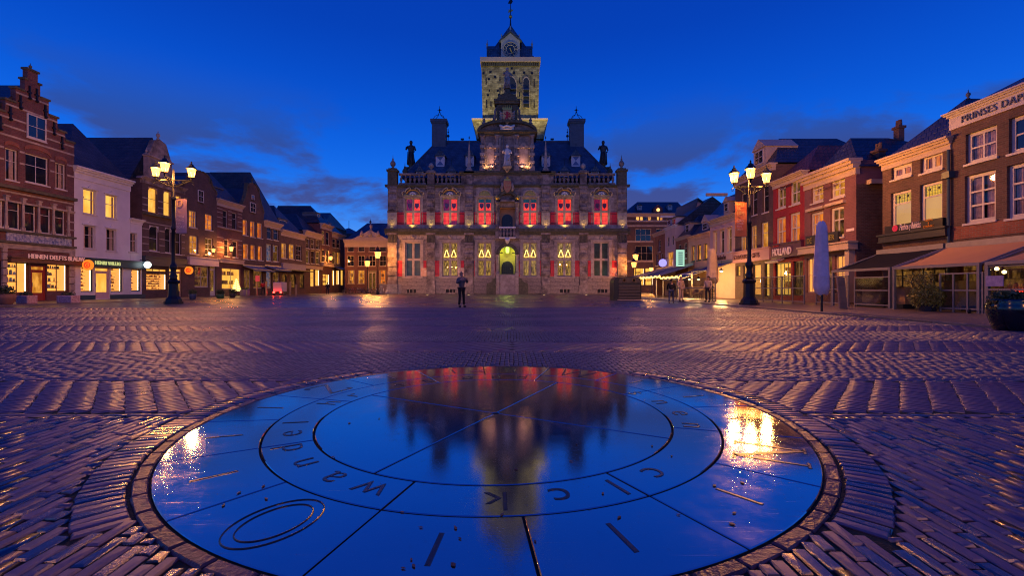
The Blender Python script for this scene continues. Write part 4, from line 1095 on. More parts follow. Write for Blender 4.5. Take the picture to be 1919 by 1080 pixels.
# ---- low annex with the last cheese windows
h = House('low_annex', 'narrow low white annex squeezed beside the white house with a shelf filled shop window', 'L', 573, 624, WHITE, Z3, depth=6, group=GL)
h.win(563 + 4, 604, 740, 826, 1, 2, 'curtain', split=True, transom=.6)
h.shop(577, 620, 0, 1000, 'shelves', TEAL, 1, 1, z1=zsf - .05, seed=7)
h.finish(h.z(573, 690)); h.cornice(h.z(573, 690) + .25, .25, .3, WHITE, .2)
# ---- arched window house
h = House('arched_window_house', 'dark brick house with round arched yellow windows and ornate crested gable behind the lamp', 'L', 58 + 90, 400, BR_DARK, Z4, group=GL)
for a, b, t, bt in ((183, 238, 347, 500), (275, 318, 370, 520)): h.win(a, b, t, bt, 1, 2, 'yellow', arch=True, fm=WOOD_L, transom=.55, fw=.07)
h.win(345, 378, 398, 540, 1, 2, 'yellow', arch=True, fm=WOOD_L, transom=.55, fw=.07)
for a, b, t, bt in ((190, 245, 578, 730), (284, 322, 592, 742), (345, 380, 604, 752)): h.win(a, b, t, bt, 1, 2, 'dark', arch=True, fm=TRIM, split=True)
zsf2 = h.z(172, 862)
h.shop(172, 300, 0, 968, 'shelves', WOOD, 1, 1, z1=zsf2, seed=4)
h.door(308, 384, 835, m=WOOD_L, glass='yellow')
h.shop(172, 300, 0, 0, 'bright', WOOD, 3, 1, z0=zsf2 + .1, z1=zsf2 + .45, strip=False)
zE = h.z(148, 300)
h.finish(zE); h.band(h.z(148, 512), .22, STONE_D, .3, name='ledge')
for zy in (415, 455, 490, 560, 600, 650, 690, 735): h.bandseg(h.z(148, zy), .1)
hw = (h.u(320) - h.u(180)) / 2; uo = (h.u(180) + h.u(320)) / 2
zt1, zt2 = h.z(250, 190), h.z(250, 100)
MB().prism([(uo - hw * 1.6, zE), (uo + hw * 1.6, zE), (uo + hw * 1.5, zE + .25), (uo + hw, zE + .35), (uo + hw, zt1), (uo + hw * 1.1, zt1 + .1), (uo + hw * .9, zt1 + .35), (uo + hw * .5, zt2 + .25), (uo, zt2 + .5), (uo - hw * .5, zt2 + .25), (uo - hw * .9, zt1 + .35), (uo - hw * 1.1, zt1 + .1), (uo - hw, zt1), (uo - hw, zE + .35), (uo - hw * 1.5, zE + .25)], -.08, .4).build('gable', STONE, h.root)
mb = MB(); mb.box(uo - hw - .1, uo + hw + .1, -.2, .45, zt1, zt1 + .14); mb.prism([(uo - hw * .55, zE + .6), (uo + hw * .55, zE + .6), (uo + hw * .55, zt1 - .3), (uo, zt1 - .05), (uo - hw * .55, zt1 - .3)], -.14, 0); mb.build('gable_ornament', STONE_L, h.root)
h.finial(uo, zt2 + .5, .9); h.finial(uo - hw * .95, zt1 + .2, .6); h.finial(uo + hw * .95, zt1 + .2, .6)
h.cornice(zE + .25, .3, .3, STONE, .3); h.cross(h.z(148, 75) + 1.2, TILE_D, z0=zE, y0=1.2)
zf = h.z(160, 815)
h.fascia(.0, h.W, zf, zf + .75, mat('navy_fascia', (.02, .03, .06), .4, .1), .3)
text('ANNO 1600', .26, LETP, h.root, (h.u(215), -.33, zf + .2), sx=1.0) if False else None
# ---- plain gabled house
h = House('neck_gable_house', 'dark brick house with curved neck gable and small high window', 'L', 400, 592, BR_DARK, Z4, group=GL)
for a, b, t, bt, k in ((426, 474, 486, 588, 'lit'), (522, 569, 509, 604, 'orange'), (430, 482, 638, 747, 'lit'), (523, 570, 653, 755, 'dim')): h.win(a, b, t, bt, 2, 3, k, split=True)
zsf = h.z(460, 822)
h.shop(460, 546, 0, 948, 'dim', TRIM, 2, 2, z1=zsf, seed=2, strip=False); h.door(551, 585, 822, m=TRIM, glass='dim')
zE = h.z(592, 395); h.finish(zE)
W2 = h.W / 2; zt = h.z(485, 252)
h.gable([(W2, zE), (W2 * .95, zE + .3), (W2 * .72, zE + .7), (W2 * .58, zE + 1.5), (W2 * .52, zt - 1.0), (W2 * .5, zt - .35), (W2 * .3, zt - .1), (.15, zt)], BR_DARK, zE, STONE_D)
window(h.root, h.u(478), h.u(512), h.z(478, 438), h.z(478, 366), 2, 2, TRIM, 'dark', y=-.07, y0=0, split=True)
h.cross(zt - .5, TILE_D); zf = h.z(420, 815); h.fascia(h.u(415), h.W - .05, zf + .05, zf + .8, mat('white_fascia', (.6, .5, .5), .5, .05), .3)
h.door(405, 440, 835, m=DOORD, glass='none')
# ---- striped house
h = House('striped_house', 'brick house with pale stone stripes and wide cornice next to the christmas tree window', 'L', 592, 742, BR_RED, Z4, group=GL)
for a, b, t, bt in ((627, 656, 486, 594), (682, 713, 500, 602), (636, 666, 660, 764), (685, 716, 671, 770)): h.win(a, b, t, bt, 1, 2, 'dark', split=True, transom=.65)
h.shop(622, 735, 832, 960, 'bright', CREAM, 2, 1, seed=5, strip=False)
zc = h.z(592, 418); h.finish(zc - .1); h.cornice(zc, .4, .4, CREAM, .4); h.hip(zc + 3.6, TILE_D, z0=zc, front=2.5); h.dormer(632, 684, 372, 428, CREAM, LEAD, False)
for zy in (478, 500, 530, 560, 590, 650, 680, 710, 740): h.bandseg(h.z(592, zy), .09)
h.band(h.z(592, 590), .16, STONE_L, .15, name='ledge'); zf = h.z(618, 800); h.fascia(.1, h.W - .1, zf, zf + .35, CREAM, .35)
# ---- bell gable house
h = House('bell_gable_house', 'dark brick bell gable house with six orange lit windows and a blue awning', 'L', 56, 236, BR_DARK, Z5, group=GL)
for i, (a, b, t, bt) in enumerate(((65, 107, 392, 520), (125, 167, 405, 533), (183, 225, 419, 543), (68, 113, 590, 714), (128, 170, 599, 720), (187, 228, 609, 725))): h.win(a, b, t, bt, 1, 2, 'orange', split=True, transom=.65)
h.shop(75, 130, 800, 960, 'dim', TRIM, 2, 2, seed=2, strip=False); h.shop(150, 225, 805, 955, 'dim', TRIM, 2, 2, seed=5, strip=False)
zE = h.z(236, 345); h.finish(zE); W2 = h.W / 2; zt = h.z(132, 92)
h.gable([(W2, zE), (W2 * .92, zE + .5), (W2 * .72, zE + 1.2), (W2 * .56, zE + 2.3), (W2 * .50, zE + 3.3), (W2 * .46, zt - .8), (W2 * .34, zt - .25), (.2, zt)], BR_DARK, zE, STONE_D)
h.finial(W2, zt, .9, m=STONE_D)
window(h.root, h.u(122), h.u(168), h.z(122, 333), h.z(122, 252), 2, 2, TRIM, 'dark', y=-.07, y0=0, split=True); window(h.root, h.u(134), h.u(157), h.z(134, 230), h.z(134, 192), 1, 1, TRIM, 'lit', y=-.07, y0=0, room=.03)
h.cross(zt - .8, TILE_D); AWB = mat('blue_awning', (.09, .13, .26), .7, .1); h.awning(0, h.W, h.z(56, 765), 1.5, .5, AWB)
# ---- simple cornice houses further on
h = House('tall_roof_house', 'brick house with four sash windows and a big dark hipped roof behind its dormer', 'L', 238, 372, BR_BROWN, Z5, group=GL)
for a, b, t, bt, k in ((260, 301, 441, 551, 'dark'), (313, 355, 456, 561, 'dark'), (256, 300, 591, 730, 'dim'), (311, 355, 601, 735, 'dim')): h.win(a, b, t, bt, 1, 2, k, split=True, transom=.6)
h.shop(255, 300, 815, 955, 'dim', TRIM, 1, 2, strip=False); h.shop(312, 362, 820, 950, 'dim', TRIM, 1, 2, seed=5, strip=False)
zc = h.z(238, 400); h.finish(zc - .1); h.cornice(zc, .5, .45, CREAM, .4); h.hip(zc + 7.2, TILE_D, z0=zc, front=3.2, ); h.dormer(280, 312, 322, 392, LEAD, LEAD, False, nx=1); h.awning(0, h.W, h.z(238, 768), 1.5, .5, AWB)
h = House('low_cornice_house', 'low dark brick house with three lit sash windows over a black arcade', 'L', 372, 564, BR_DARK, Z5, group=GL)
for a, b, t, bt, k in ((378, 423, 584, 709, 'lit'), (438, 483, 593, 714, 'lit'), (497, 541, 601, 724, 'dark')): h.win(a, b, t, bt, 2, 3, k, split=True)
for a, b in ((380, 420), (450, 495), (550 - 25, 562)): h.win(a, b, 835, 950, 1, 1, 'dim', arch=True, fm=DOORD)
zc = h.z(372, 474); h.finish(zc - .1); h.cornice(zc, .5, .45, CREAM, .4); h.hip(zc + 4.2, TILE_D, z0=zc, front=3.0); h.dormer(412, 486, 404, 482, LEAD, LEAD, False)
h.fascia(.1, h.W - .1, h.z(372, 795), h.z(372, 750), mat('grey_fascia', (.35, .30, .34), .6, .1), .3)
MB().box(0, h.W, -1.6, 0, h.z(372, 803) - .1, h.z(372, 803) + .06).build('canopy', DOORD, h.root)
h = House('six_sash_house', 'brick house with six narrow sash windows above a bright cream shopfront', 'L', 564, 702, BR_BROWN, Z5, group=GL)
for a, b, t, bt, k in ((576, 606, 545, 626, 'dark'), (615, 646, 551, 630, 'dark'), (656, 687, 558, 634, 'dark'), (576, 606, 641, 750, 'dim'), (618, 649, 647, 753, 'dark'), (658, 689, 652, 757, 'dim')): h.win(a, b, t, bt, 1, 2, k, split=True)
h.shop(612, 645, 795, 940, 'bright', CREAM, 1, 2, strip=False); h.shop(652, 690, 800, 935, 'bright', CREAM, 1, 1, seed=4)
zc = h.z(564, 480); h.finish(zc - .1); h.cornice(zc, .5, .45, CREAM, .5); h.hip(zc + 3.2, TILE_D, z0=zc, front=3)
h.fascia(.05, h.W - .05, h.z(564, 790), h.z(564, 770), CREAM, .25)
h = House('tall_narrow_house', 'tall narrow brick house with cream cornice beside the wall lantern', 'L', 700, 786, BR_RED, Z5, group=GL)
for a, b, t, bt, k in ((704, 730, 482, 596, 'dim'), (739, 766, 492, 600, 'dark'), (704, 730, 636, 740, 'dark'), (739, 766, 642, 745, 'dim')): h.win(a, b, t, bt, 1, 2, k, split=True)
h.shop(712, 770, 835, 930, 'bright', WOOD, 2, 1, seed=4)
zc = h.z(700, 422); h.finish(zc - .1); h.cornice(zc, .5, .5, CREAM, .5); h.hip(zc + 3.5, TILE_D, z0=zc, front=3); h.dormer(716, 742, 362, 415, LEAD, LEAD, False, nx=1)
h.fascia(.05, h.W - .05, h.z(700, 770), h.z(700, 745), CREAM, .4)
h = House('street_end_house', 'last brick house of the row with cream cornice and two brightly lit shop windows', 'L', 786, 885, BR_BROWN, Z5, group=GL)
for a, b, t, bt, k in ((792, 818, 547, 620, 'dark'), (826, 852, 552, 625, 'dark'), (792, 818, 655, 755, 'dim'), (826, 852, 660, 757, 'lit')): h.win(a, b, t, bt, 1, 2, k, split=True)
h.shop(784 + 4, 810, 805, 930, 'bright', TRIM, 1, 1, seed=4); h.shop(820, 848, 805, 925, 'bright', TRIM, 1, 1, seed=5); h.shop(858, 880, 800, 930, 'bright', TRIM, 1, 1, seed=5, strip=False)
zc = h.z(786, 495); h.finish(zc - .1); h.cornice(zc, .5, .5, CREAM, .5); h.hip(zc + 3.5, TILE_D, z0=zc, front=3); h.dormer(800, 828, 440, 488, CREAM, LEAD, False, kind='lit', nx=1)
h.awning(.2, h.W * .7, h.z(786, 770), 1.2, .6, DOORD)
# ---- roofs that rise behind the row
def back_house(name, label, pxa, pxb, py_e, py_r, Y, wallm, roofm, depth=10, ridge=None, cat='house'):
    x0, x1 = PX(pxa, Y), PX(pxb, Y); ze, zr = PZ(py_e, Y), PZ(py_r, Y)
    r = empty(name, (x0, Y, 0.04), 0, label, cat); w = x1 - x0
    MB().box(0, w, 0, depth, 0, ze).build('wall', wallm, r)
    i = w * .16
    mb = MB(); mb.add([(-.2, -.2, ze), (w + .2, -.2, ze), (w + .2, depth, ze), (-.2, depth, ze), (i, depth / 2, zr), (w - i, depth / 2, zr)], [(0, 1, 5, 4), (1, 2, 5), (2, 3, 4, 5), (3, 0, 4)]); mb.build('roof', roofm, r)
    return r
back_house('rear_house', 'tall dark roofed house rising behind the low cornice houses', 535, 608, 420, 390, 90, BR_DARK, TILE_D, 12)
sp_ = empty('spire', (PX(645, 120), 120, 0), 0, 'small pointed slate spire far behind the end of the row', 'spire')
MB().box(-3.5, 3.5, 0, 7, 0, PZ(438, 120)).build('tower_wall', BR_DARK, sp_); mb = MB(); z0_, z1_ = PZ(438, 120), PZ(424, 120)
mb.add([(-3.6, 0, z0_), (3.6, 0, z0_), (3.6, 7, z0_), (-3.6, 7, z0_), (0, 3.5, z1_)], [(0, 1, 4), (1, 2, 4), (2, 3, 4), (3, 0, 4)]); mb.build('spire_roof', SLATE, sp_)
MB().tube([(0, 3.5, z1_ - .2), (0, 3.5, z1_ + 2)], .06, 6).build('finial', IRON, sp_)
# ---- pedimented house closing the square
h = House('pediment_house', 'wide brick house with cream triangular pediment and slate roof behind the parked bicycles', 'B', 890, 1300, BR_RED, Z5, Y=88, depth=12)
for i in range(4):
    x = 910 + i * 87
    h.win(x, x + 55, 608, 655, 1, 2, 'dark', split=True, fm=CREAM); h.win(x, x + 55, 686, 774, 2, 2, 'dark', split=True, fm=CREAM)
for a, b, k in ((915, 970, 'lit'), (997, 1050, 'lit'), (1168, 1226, 'orange')): h.win(a, b, 806, 915, 2, 4, k, split=True, fm=CREAM)
h.door(1078, 1145, 808, m=CREAM, glass='dim'); zc = h.z(0, 556); h.finish(zc - .1); h.cornice(zc, .9, .5, CREAM, .6)
u0_, u1_, ua_ = h.u(955), h.u(1245), h.u(1100); zt = h.z(0, 482)
MB().prism([(u0_, zc), (u1_, zc), (ua_, zt)], -.4, .4).build('pediment', CREAM, h.root)
MB().prism([(u0_ + 2.2, zc + .35), (u1_ - 2.2, zc + .35), (ua_, zt - .8)], -.43, -.38).build('tympanum', mat('tympanum_grey', (.30, .28, .30), .7, .2), h.root)
for dx_ in (-1.6, 0, 1.6): MB().lathe([(.3, 0), (.35, .4), (.2, .9), (.05, 1.2)], ua_ + dx_, -.45, zc + .5, 7).build('carved_arms', CREAM, h.root, smooth=True)
h.finial(ua_, zt, 1.6, m=CREAM)
MB().add([(0, .3, zc), (h.W, .3, zc), (h.W, 12, zc), (0, 12, zc), (h.u(950) + 1, 6, h.z(0, 403) + .3), (h.W, 6, h.z(0, 403) + .3)], [(0, 1, 5, 4), (2, 3, 4, 5), (3, 0, 4), (1, 2, 5)]).build('roof', SLATE, h.root)
h.finial(h.u(1020), h.z(0, 403), 1.2, y=6, m=LEAD)
# ================================================================== RIGHT ROW
Z6, Z7, Z8 = (1140, 360, 4.911), (1340, 230, 2.918), (1560, 160, 2.298)
GR = 'houses along the right side of the square'
# ---- big block behind the corner of the town hall
h = House('office_block', 'broad dark brick block with slate roof and lit attic windows beyond the town hall corner', 'B', 150, 740, BR_DARK, Z6, Y=92, depth=14)
for a, b, k in ((255, 287, 'yellow'), (293, 320, 'yellow'), (332, 357, 'dark'), (365, 395, 'lit'), (448, 470, 'yellow'), (478, 502, 'lit'), (560, 600, 'dark')): h.win(a, b, 221, 265, 1, 1, k)
for a, b in ((250, 395), (440, 560)):
    h.win(a, b, 338, 452, 3, 2, 'dark', split=True, fm=CREAM); h.win(a, b + 15, 497, 632, 3, 2, 'dark', split=True, fm=CREAM)
h.shop(230, 330, 700, 860, 'bright', WOOD, 3, 1, seed=2); h.shop(340, 412, 700, 860, 'bright', WOOD, 2, 1, seed=4)
zc = h.z(0, 206); h.finish(zc); h.cornice(zc + .2, .4, .5, CREAM, .3)
for zy in (275, 320, 465, 645): h.band(h.z(0, zy), .35, STONE_L, .06)
mb = MB(); zr = h.z(0, 68) + .8; W_ = h.W
mb.add([(-.3, .2, zc), (W_ + .3, .2, zc), (W_ + .3, 14, zc), (-.3, 14, zc), (4.5, 7, zr), (W_ + .3, 7, zr)], [(0, 1, 5, 4), (1, 2, 5), (2, 3, 4, 5), (3, 0, 4)]); mb.build('roof', TILE_D, h.root)
h.dormer(300, 345, 125, 150, TRIM, TILE_D, True, yoff=2.6); h.dormer(590, 630, 120, 145, TRIM, TILE_D, True, yoff=2.6)
mb = MB(); u0_, u1_ = h.u(430), h.u(520); mb.prism([(u0_, zc), (u1_, zc), (u1_, h.z(0, 140)), ((u0_ + u1_) / 2, h.z(0, 105)), (u0_, h.z(0, 140))], 1.2, 2.2); g_ = mb.build('attic_gable', BR_RED, h.root)
MB().lathe([(.34, 0), (.34, .1)], 0, 0, 0, 14).build('round_window', emit_mat('attic_glow', (1, .5, .15), 2.5), h.root, ((u0_ + u1_) / 2, 1.15, h.z(0, 155))).rotation_euler = (R(90), 0, 0)
WARMW = mat('lamplit_white_render', (.68, .50, .40), .75, .07, .8, stain=.15)  # white wall with the warm glow of lamps put into its colour
# ---- row from far to near
h = House('small_red_house', 'narrow red house at the far end of the row bearing a round blue sign', 'R', 415, 521, BR_ORANGE, Z6, group=GR)
for a, b, t, bt in ((458, 485, 445, 555), (440, 462, 575, 680), (480, 505, 565, 670)): h.win(a, b, t, bt, 1, 2, 'dark')
zc = h.z(415, 388); h.finish(zc - .1); h.cornice(zc, .4, .4, CREAM, .35); h.saddle(zc + 2.4, TILE_D, z0=zc); h.dormer(462, 500, 296, 345, TRIM, TILE_D, False, nx=1)
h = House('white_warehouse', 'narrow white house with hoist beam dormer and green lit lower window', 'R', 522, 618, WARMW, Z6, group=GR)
for a, b, t, bt, k in ((540, 562, 418, 505, 'dark'), (582, 603, 405, 492, 'dark'), (540, 598, 555, 695, 'lit')): h.win(a, b, t, bt, 1, 2, k)
zc = h.z(522, 335); h.finish(zc - .1); h.cornice(zc, .3, .3, WHITE, .2); h.saddle(zc + 3.4, TILE_D, z0=zc)
d_ = h.dormer(556, 600, 262, 325, WHITE, TILE_D, False, nx=1, yoff=.4); MB().box(h.u(570), h.u(570) + .25, -1.3, .6, h.z(556, 262) + .25, h.z(556, 262) + .5).build('hoist_beam', WHITE, d_)
h = House('gable_end_house', 'red house with two tall dark windows whose pale rear gable rises above the row', 'R', 619, 736, BR_ORANGE, Z6, group=GR)
for a, b, t, bt in ((640, 670, 487, 632), (693, 725, 472, 615)): h.win(a, b, t, bt, 1, 3, 'dark', fm=TRIM)
zc = h.z(619, 430); h.finish(zc - .1); h.cornice(zc, .35, .35, CREAM, .2); h.hip(zc + 2.5, TILE_D, z0=zc, front=2); h.dormer(664, 705, 315, 400, CREAM, LEAD, False, nx=1, yoff=.6)
Yg = h.Yof(h.cx(700)); pts = [(620, 415), (620, 300), (820, 80), (912, 148), (912, 400)]
g_ = empty('pale_gable_house', (0, Yg + 4.2, 0.04), 0, 'pink rendered rear house with steep gable rising behind the red house', 'house', GR)
Yq = Yg + 4.2; P = [(PX(Z6[0] + a / Z6[2], Yq), PZ(Z6[1] + b / Z6[2], Yq)) for a, b in pts]
xs_ = XR + 2.5; P = [(max(x, xs_), z) for x, z in P]; P[0] = (P[0][0], 0); P[-1] = (P[-1][0], 0)
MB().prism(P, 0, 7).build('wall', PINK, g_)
apx, apz = P[2]
rb = MB()
for (xa, za), (xb, zb) in ((P[1], P[2]), (P[2], P[3])):
    rb.prism([(xa, za + .05), (xb, zb + .05), (xb, zb + .3), (xa, za + .3)], -.2, 7.2)
rb.build('roof', TILE_D, g_)
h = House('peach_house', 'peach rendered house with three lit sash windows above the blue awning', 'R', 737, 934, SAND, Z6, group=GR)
for a, b, t, bt, k in ((765, 797, 500, 640, 'lit'), (818, 852, 490, 630, 'lit'), (877, 911, 480, 622, 'lit')): h.win(a, b, t, bt, 1, 2, k, split=True, fm=DOORD)
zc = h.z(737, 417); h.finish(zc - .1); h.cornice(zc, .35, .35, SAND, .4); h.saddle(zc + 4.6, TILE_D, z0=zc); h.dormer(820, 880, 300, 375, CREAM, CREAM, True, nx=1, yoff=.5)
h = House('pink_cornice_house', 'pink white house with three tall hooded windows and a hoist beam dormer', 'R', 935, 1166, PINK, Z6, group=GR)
for a, b, t, bt, k in ((968, 1002, 372, 575, 'lit'), (1030, 1066, 358, 566, 'dark'), (1097, 1135, 342, 556, 'dim')):
    h.win(a, b, t, bt, 1, 2, k, split=True, fm=WHITE, transom=.62)
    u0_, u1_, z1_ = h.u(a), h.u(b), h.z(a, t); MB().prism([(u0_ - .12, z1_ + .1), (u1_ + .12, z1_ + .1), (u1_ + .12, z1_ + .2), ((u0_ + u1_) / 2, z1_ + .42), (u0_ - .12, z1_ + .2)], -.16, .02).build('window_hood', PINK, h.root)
zc = h.z(935, 268); h.finish(zc - .1); h.cornice(zc, .5, .5, CREAM, .5); h.saddle(zc + 3.0, TILE_D, z0=zc)
d_ = h.dormer(1035, 1085, 112, 205, CREAM, CREAM, True, nx=1, yoff=.3); MB().box(h.u(1050), h.u(1050) + .22, -1.6, .4, h.z(1035, 45), h.z(1035, 20)).build('hoist_beam', CREAM, d_)
LETD = mat('dark_letter', (.06, .02, .03), .5, .05)
text('kitchen bar', .62, LETD, h.root, (h.u(1010), -.06, h.z(1010, 628)), extrude=.02, sx=.62)
h = House('souvenir_house', 'dark brick house with lit windows over the souvenirs and gifts sign', 'R', 110, 317, BR_DARK, Z7, group=GR)
for a, b, t, bt, k in ((142, 173, 392, 525, 'dark'), (201, 231, 372, 510, 'dark'), (260, 293, 350, 496, 'dark'), (138, 168, 582, 705, 'lit'), (195, 226, 567, 701, 'lit'), (250, 290, 549, 697, 'lit')): h.win(a, b, t, bt, 1, 2, k, split=True, transom=.62)
zsf = h.z(110, 785)
for a, b in ((152, 175), (205, 250)): h.shop(a, b, 0, 945, 'goods', DOORD, 1, 2, z1=zsf, seed=2)
h.shop(116, 138, 0, 840, 'bright', DOORD, 1, 2, z1=zsf, seed=2, strip=False); h.shop(270, 297, 0, 950, 'bright', DOORD, 1, 3, z1=zsf, seed=3, strip=False)
zc = h.z(110, 318); h.finish(zc - .1); h.cornice(zc, .45, .5, CREAM, .4); h.hip(PZ(261, 37.9), TILE_D, z0=zc, front=2.2, back=2); h.dormer(185, 250, 178, 262, CREAM, CREAM, True, nx=2, yoff=.4)
zf0, zf1 = h.z(105, 768), h.z(105, 722)
FPK = mat('dusty_pink_fascia', (.45, .24, .26), .5, .06)
h.fascia(.05, h.W - .05, zf0, zf1 + .1, FPK, .28)
LETB = mat('brown_letter', (.12, .05, .06), .5, .05)
text('SOUVENIRS & GIFTS', .55, LETB, h.root, (h.u(120), -.31, zf0 + .22), extrude=.015, sx=(h.u(282) - h.u(120)) / (.55 * 9.9))
h = House('red_painted_house', 'deep red painted house with four sash windows above the purple holland sign', 'R', 318, 489, REDPAINT, Z7, group=GR)
for a, b, t, bt, k in ((337, 387, 362, 476, 'dim'), (409, 465, 326, 456, 'dim'), (332, 386, 524, 678, 'orange'), (406, 464, 500, 664, 'orange')): h.win(a, b, t, bt, 2, 2, k, split=True, fw=.16)
zsf = h.z(318, 770)
h.shop(326, 414, 0, 945, 'bright', DOORD, 4, 2, z1=zsf, seed=4); h.shop(424, 482, 0, 945, 'dim', DOORD, 2, 2, z1=zsf, seed=2)
zc = h.z(318, 328); h.finish(zc - .1); h.cornice(zc, .4, .5, CREAM, .45); h.hip(PZ(273, 32.9), TILE_R, z0=zc, front=2.2)
zf0, zf1 = h.z(318, 742), h.z(318, 697); h.fascia(.05, h.W - .05, zf0, zf1 + .3, mat('purple_fascia', (.085, .02, .07), .45, .06), .22)
LETW = mat('pale_letter', (.8, .66, .66), .45, .05)
text('HOLLAND', .72, LETW, h.root, (h.u(332), -.25, zf0 + .15), extrude=.02, sx=(h.u(442) - h.u(332)) / (.72 * 5.0), bevel=.018)
text('I love', .38, mat('red_letter', (.45, .02, .05), .4, .05), h.root, (h.u(336), -.25, zf0 + .78), extrude=.015, sx=.8, shear=.3)
text('Den Coninck', .32, LETD, h.root, (h.u(362), -.09, zc - .78), extrude=.01, sx=.85)
h.awning(.0, h.W * .45, zf0 - .05, .55, .25, FPK, val=.12)
h = House('plum_house', 'plum painted house with wide sand cornice and brick side wall facing the alley', 'R', 489, 772, PURPLE, Z7, depth=11, group=GR)
for a, b, t, bt, k, n in ((526, 592, 330, 445, 'lit', 3), (633, 710, 292, 420, 'lit', 3)): h.win(a, b, t, bt, 2, n, k, split=True, fw=.16)
for a, b, t, bt, k in ((522, 592, 498, 648, 'orange'), (630, 705, 470, 634, 'dim')):
    h.win(a, b, t, bt, 2, 2, k, split=True, fw=.16, transom=.6); u0_, u1_, z1_ = h.u(a), h.u(b), h.z(a, t); MB().box(u0_ - .2, u1_ + .2, -.22, .02, z1_ + .12, z1_ + .3).build('window_hood', CREAM, h.root)
zsf = h.z(480, 745)
h.shop(500, 545, 0, 930, 'goods', CREAM, 2, 2, z1=zsf, seed=2, strip=False); h.shop(560, 640, 0, 930, 'dim', CREAM, 3, 2, z1=zsf, seed=2, strip=False); h.shop(655, 715, 0, 930, 'goods', CREAM, 2, 2, z1=zsf, seed=5, strip=False)
zc = h.z(489, 300); h.finish(zc - .1); h.cornice(zc, .8, .75, CREAM, .6)
MB().add([(h.W, 0, 0), (h.W, 11, 0), (h.W, 11, zc - 1.5), (h.W, 0, zc - 1.5)], [(0, 1, 2, 3)]).build('side_wall', BR_BROWN, h.root, (.012, 0, 0))
MB().box(h.W, h.W + .35, .6, 11, zc - 1.55, zc - 1.3).build('eaves_board', CREAM, h.root)
h.hip(PZ(260, 28.8), TILE_D, z0=zc - .5, front=1.4, back=7.2); h.chimney(h.W - .6, 1.6, zc - .8, zc + .5, .5); h.chimney(h.W * .5, 4.3, zc, PZ(243, 28.8), .42, BR_DARK)
zf = h.z(489, 720); h.fascia(.05, h.W + .05, zf, zf + .35, CREAM, .5)
mb = MB(); z0_ = zf + .55; mb.box(h.u(508), h.u(685), -.16, .02, z0_, z0_ + .62); mb.build('sign_board', DOORD, h.root)
OLIVE = mat('olive_letter', (.30, .26, .06), .5, .05); text('DE', .5, OLIVE, h.root, (h.u(516), -.18, z0_ + .12), extrude=.012, sx=.8); text('IER', .5, OLIVE, h.root, (h.u(634), -.18, z0_ + .12), extrude=.012, sx=.8)
MB().box(h.W - .75, h.W - .15, -.03, 0, z0_ + .5, z0_ + .66).build('street_name_plate', LETW, h.root)
text("De Sonne Huis", .3, LETB, h.root, (h.u(570), -.09, zc - 1.3), extrude=.008)
MB().box(h.W - .45, h.W - .1, -.35, .02, .1, zf - .02).build('pilaster', CREAM, h.root)
# side wall of the alley: rear house that closes it
back_house('alley_house', 'dark house closing the narrow alley between the plum house and the tapas bar', 1600, 1700, 360, 300, 46, BR_BROWN, TILE_D, 8)
# ---- tapas house
h = House('tapas_house', 'brown brick house with yellow leaded upper panes over the black awning terrace', 'R', 216, 511, BR_BROWN, Z8, depth=11, group=GR)
YEL = room_mat('glowing_yellow_glass', (.85, .42, .02), (1.0, .58, .05), .95, 6.0)  # panes glow by themselves in place of room light behind them
for a, b, t, bt in ((254, 341, 356, 410), (379, 474, 308, 382)): h.win(a, b, t, bt, 2, 1, 'orange', split=True, fw=.18, mw=.16, fm=TRIM)
BLIND = room_mat('lit_roller_blind', (.92, .45, .15), (1.0, .52, .18), .75, .4)
for a, b, t, bt in ((251, 339, 466, 620), (376, 473, 430, 604)):
    u0_, u1_, z1_, z0_ = h.u(a), h.u(b), h.z(a, t), h.z(a, bt); zt_ = z1_ - (z1_ - z0_) * .30
    h.ops.append((u0_, u1_, z0_, z1_)); o = window(h.root, u0_, u1_, z0_, z1_, 1, 2, TRIM, 'shop', transom=.70, fw=.14, split=True)
    MB().box(u0_, u1_, .26, .30, z0_, zt_).build('roller_blind', BLIND, o); MB().box(u0_, u1_, .22, .25, zt_, z1_).build('leaded_pane', YEL, o)
    lb = MB()
    for i in range(7): xx = u0_ + .14 + (u1_ - u0_ - .28) * i / 6; lb.box(xx - .007, xx + .007, .20, .215, zt_, z1_)
    for i in range(4): zz_ = zt_ + (z1_ - zt_) * (i + .5) / 4; lb.box(u0_, u1_, .195, .2, zz_ - .007, zz_ + .007)
    lb.build('lead_cames', IRON, o)
    for s_ in (.3, .7): MB().lathe([(.055, 0), (.055, .05)], 0, 0, 0, 6).build('painted_shield', IRON, o, (u0_ + (u1_ - u0_) * s_, .19, (zt_ + z1_) / 2)).rotation_euler = (R(90), 0, 0)
zc = h.z(216, 322)
h.shop(0, 0, 0, 0, 'dim', DOORD, 5, 2, z0=.3, z1=2.9, u0=.4, u1=h.W - .3, strip=False, seed=2)
h.finish(zc - .1); h.cornice(zc, .45, .5, CREAM, .45); h.hip(10.4, TILE_D, z0=zc, front=2.6); h.finial(h.W * .5, 10.35, .5, y=2.7, m=LEAD)
zs0, zs1 = h.z(240, 652), h.z(240, 622)
MB().box(h.u(236), h.u(487), -.14, .02, zs0 + .12, zs1 + .16).build('sign_board', mat('black_sign', (.012, .012, .016), .35, .1), h.root)
text('Pinchos y Bebidas', .46, LETW, h.root, (h.u(302), -.155, zs0 + .22), extrude=.01, sx=(h.u(405) - h.u(302)) / (.46 * 8.0), shear=.15)
MB().lathe([(.17, 0), (.17, .02)], 0, 0, 0, 14).build('sign_emblem', mat('magenta_emblem', (.5, .02, .12), .4, .05), h.root, (h.u(283), -.15, zs0 + .36)).rotation_euler = (R(90), 0, 0)
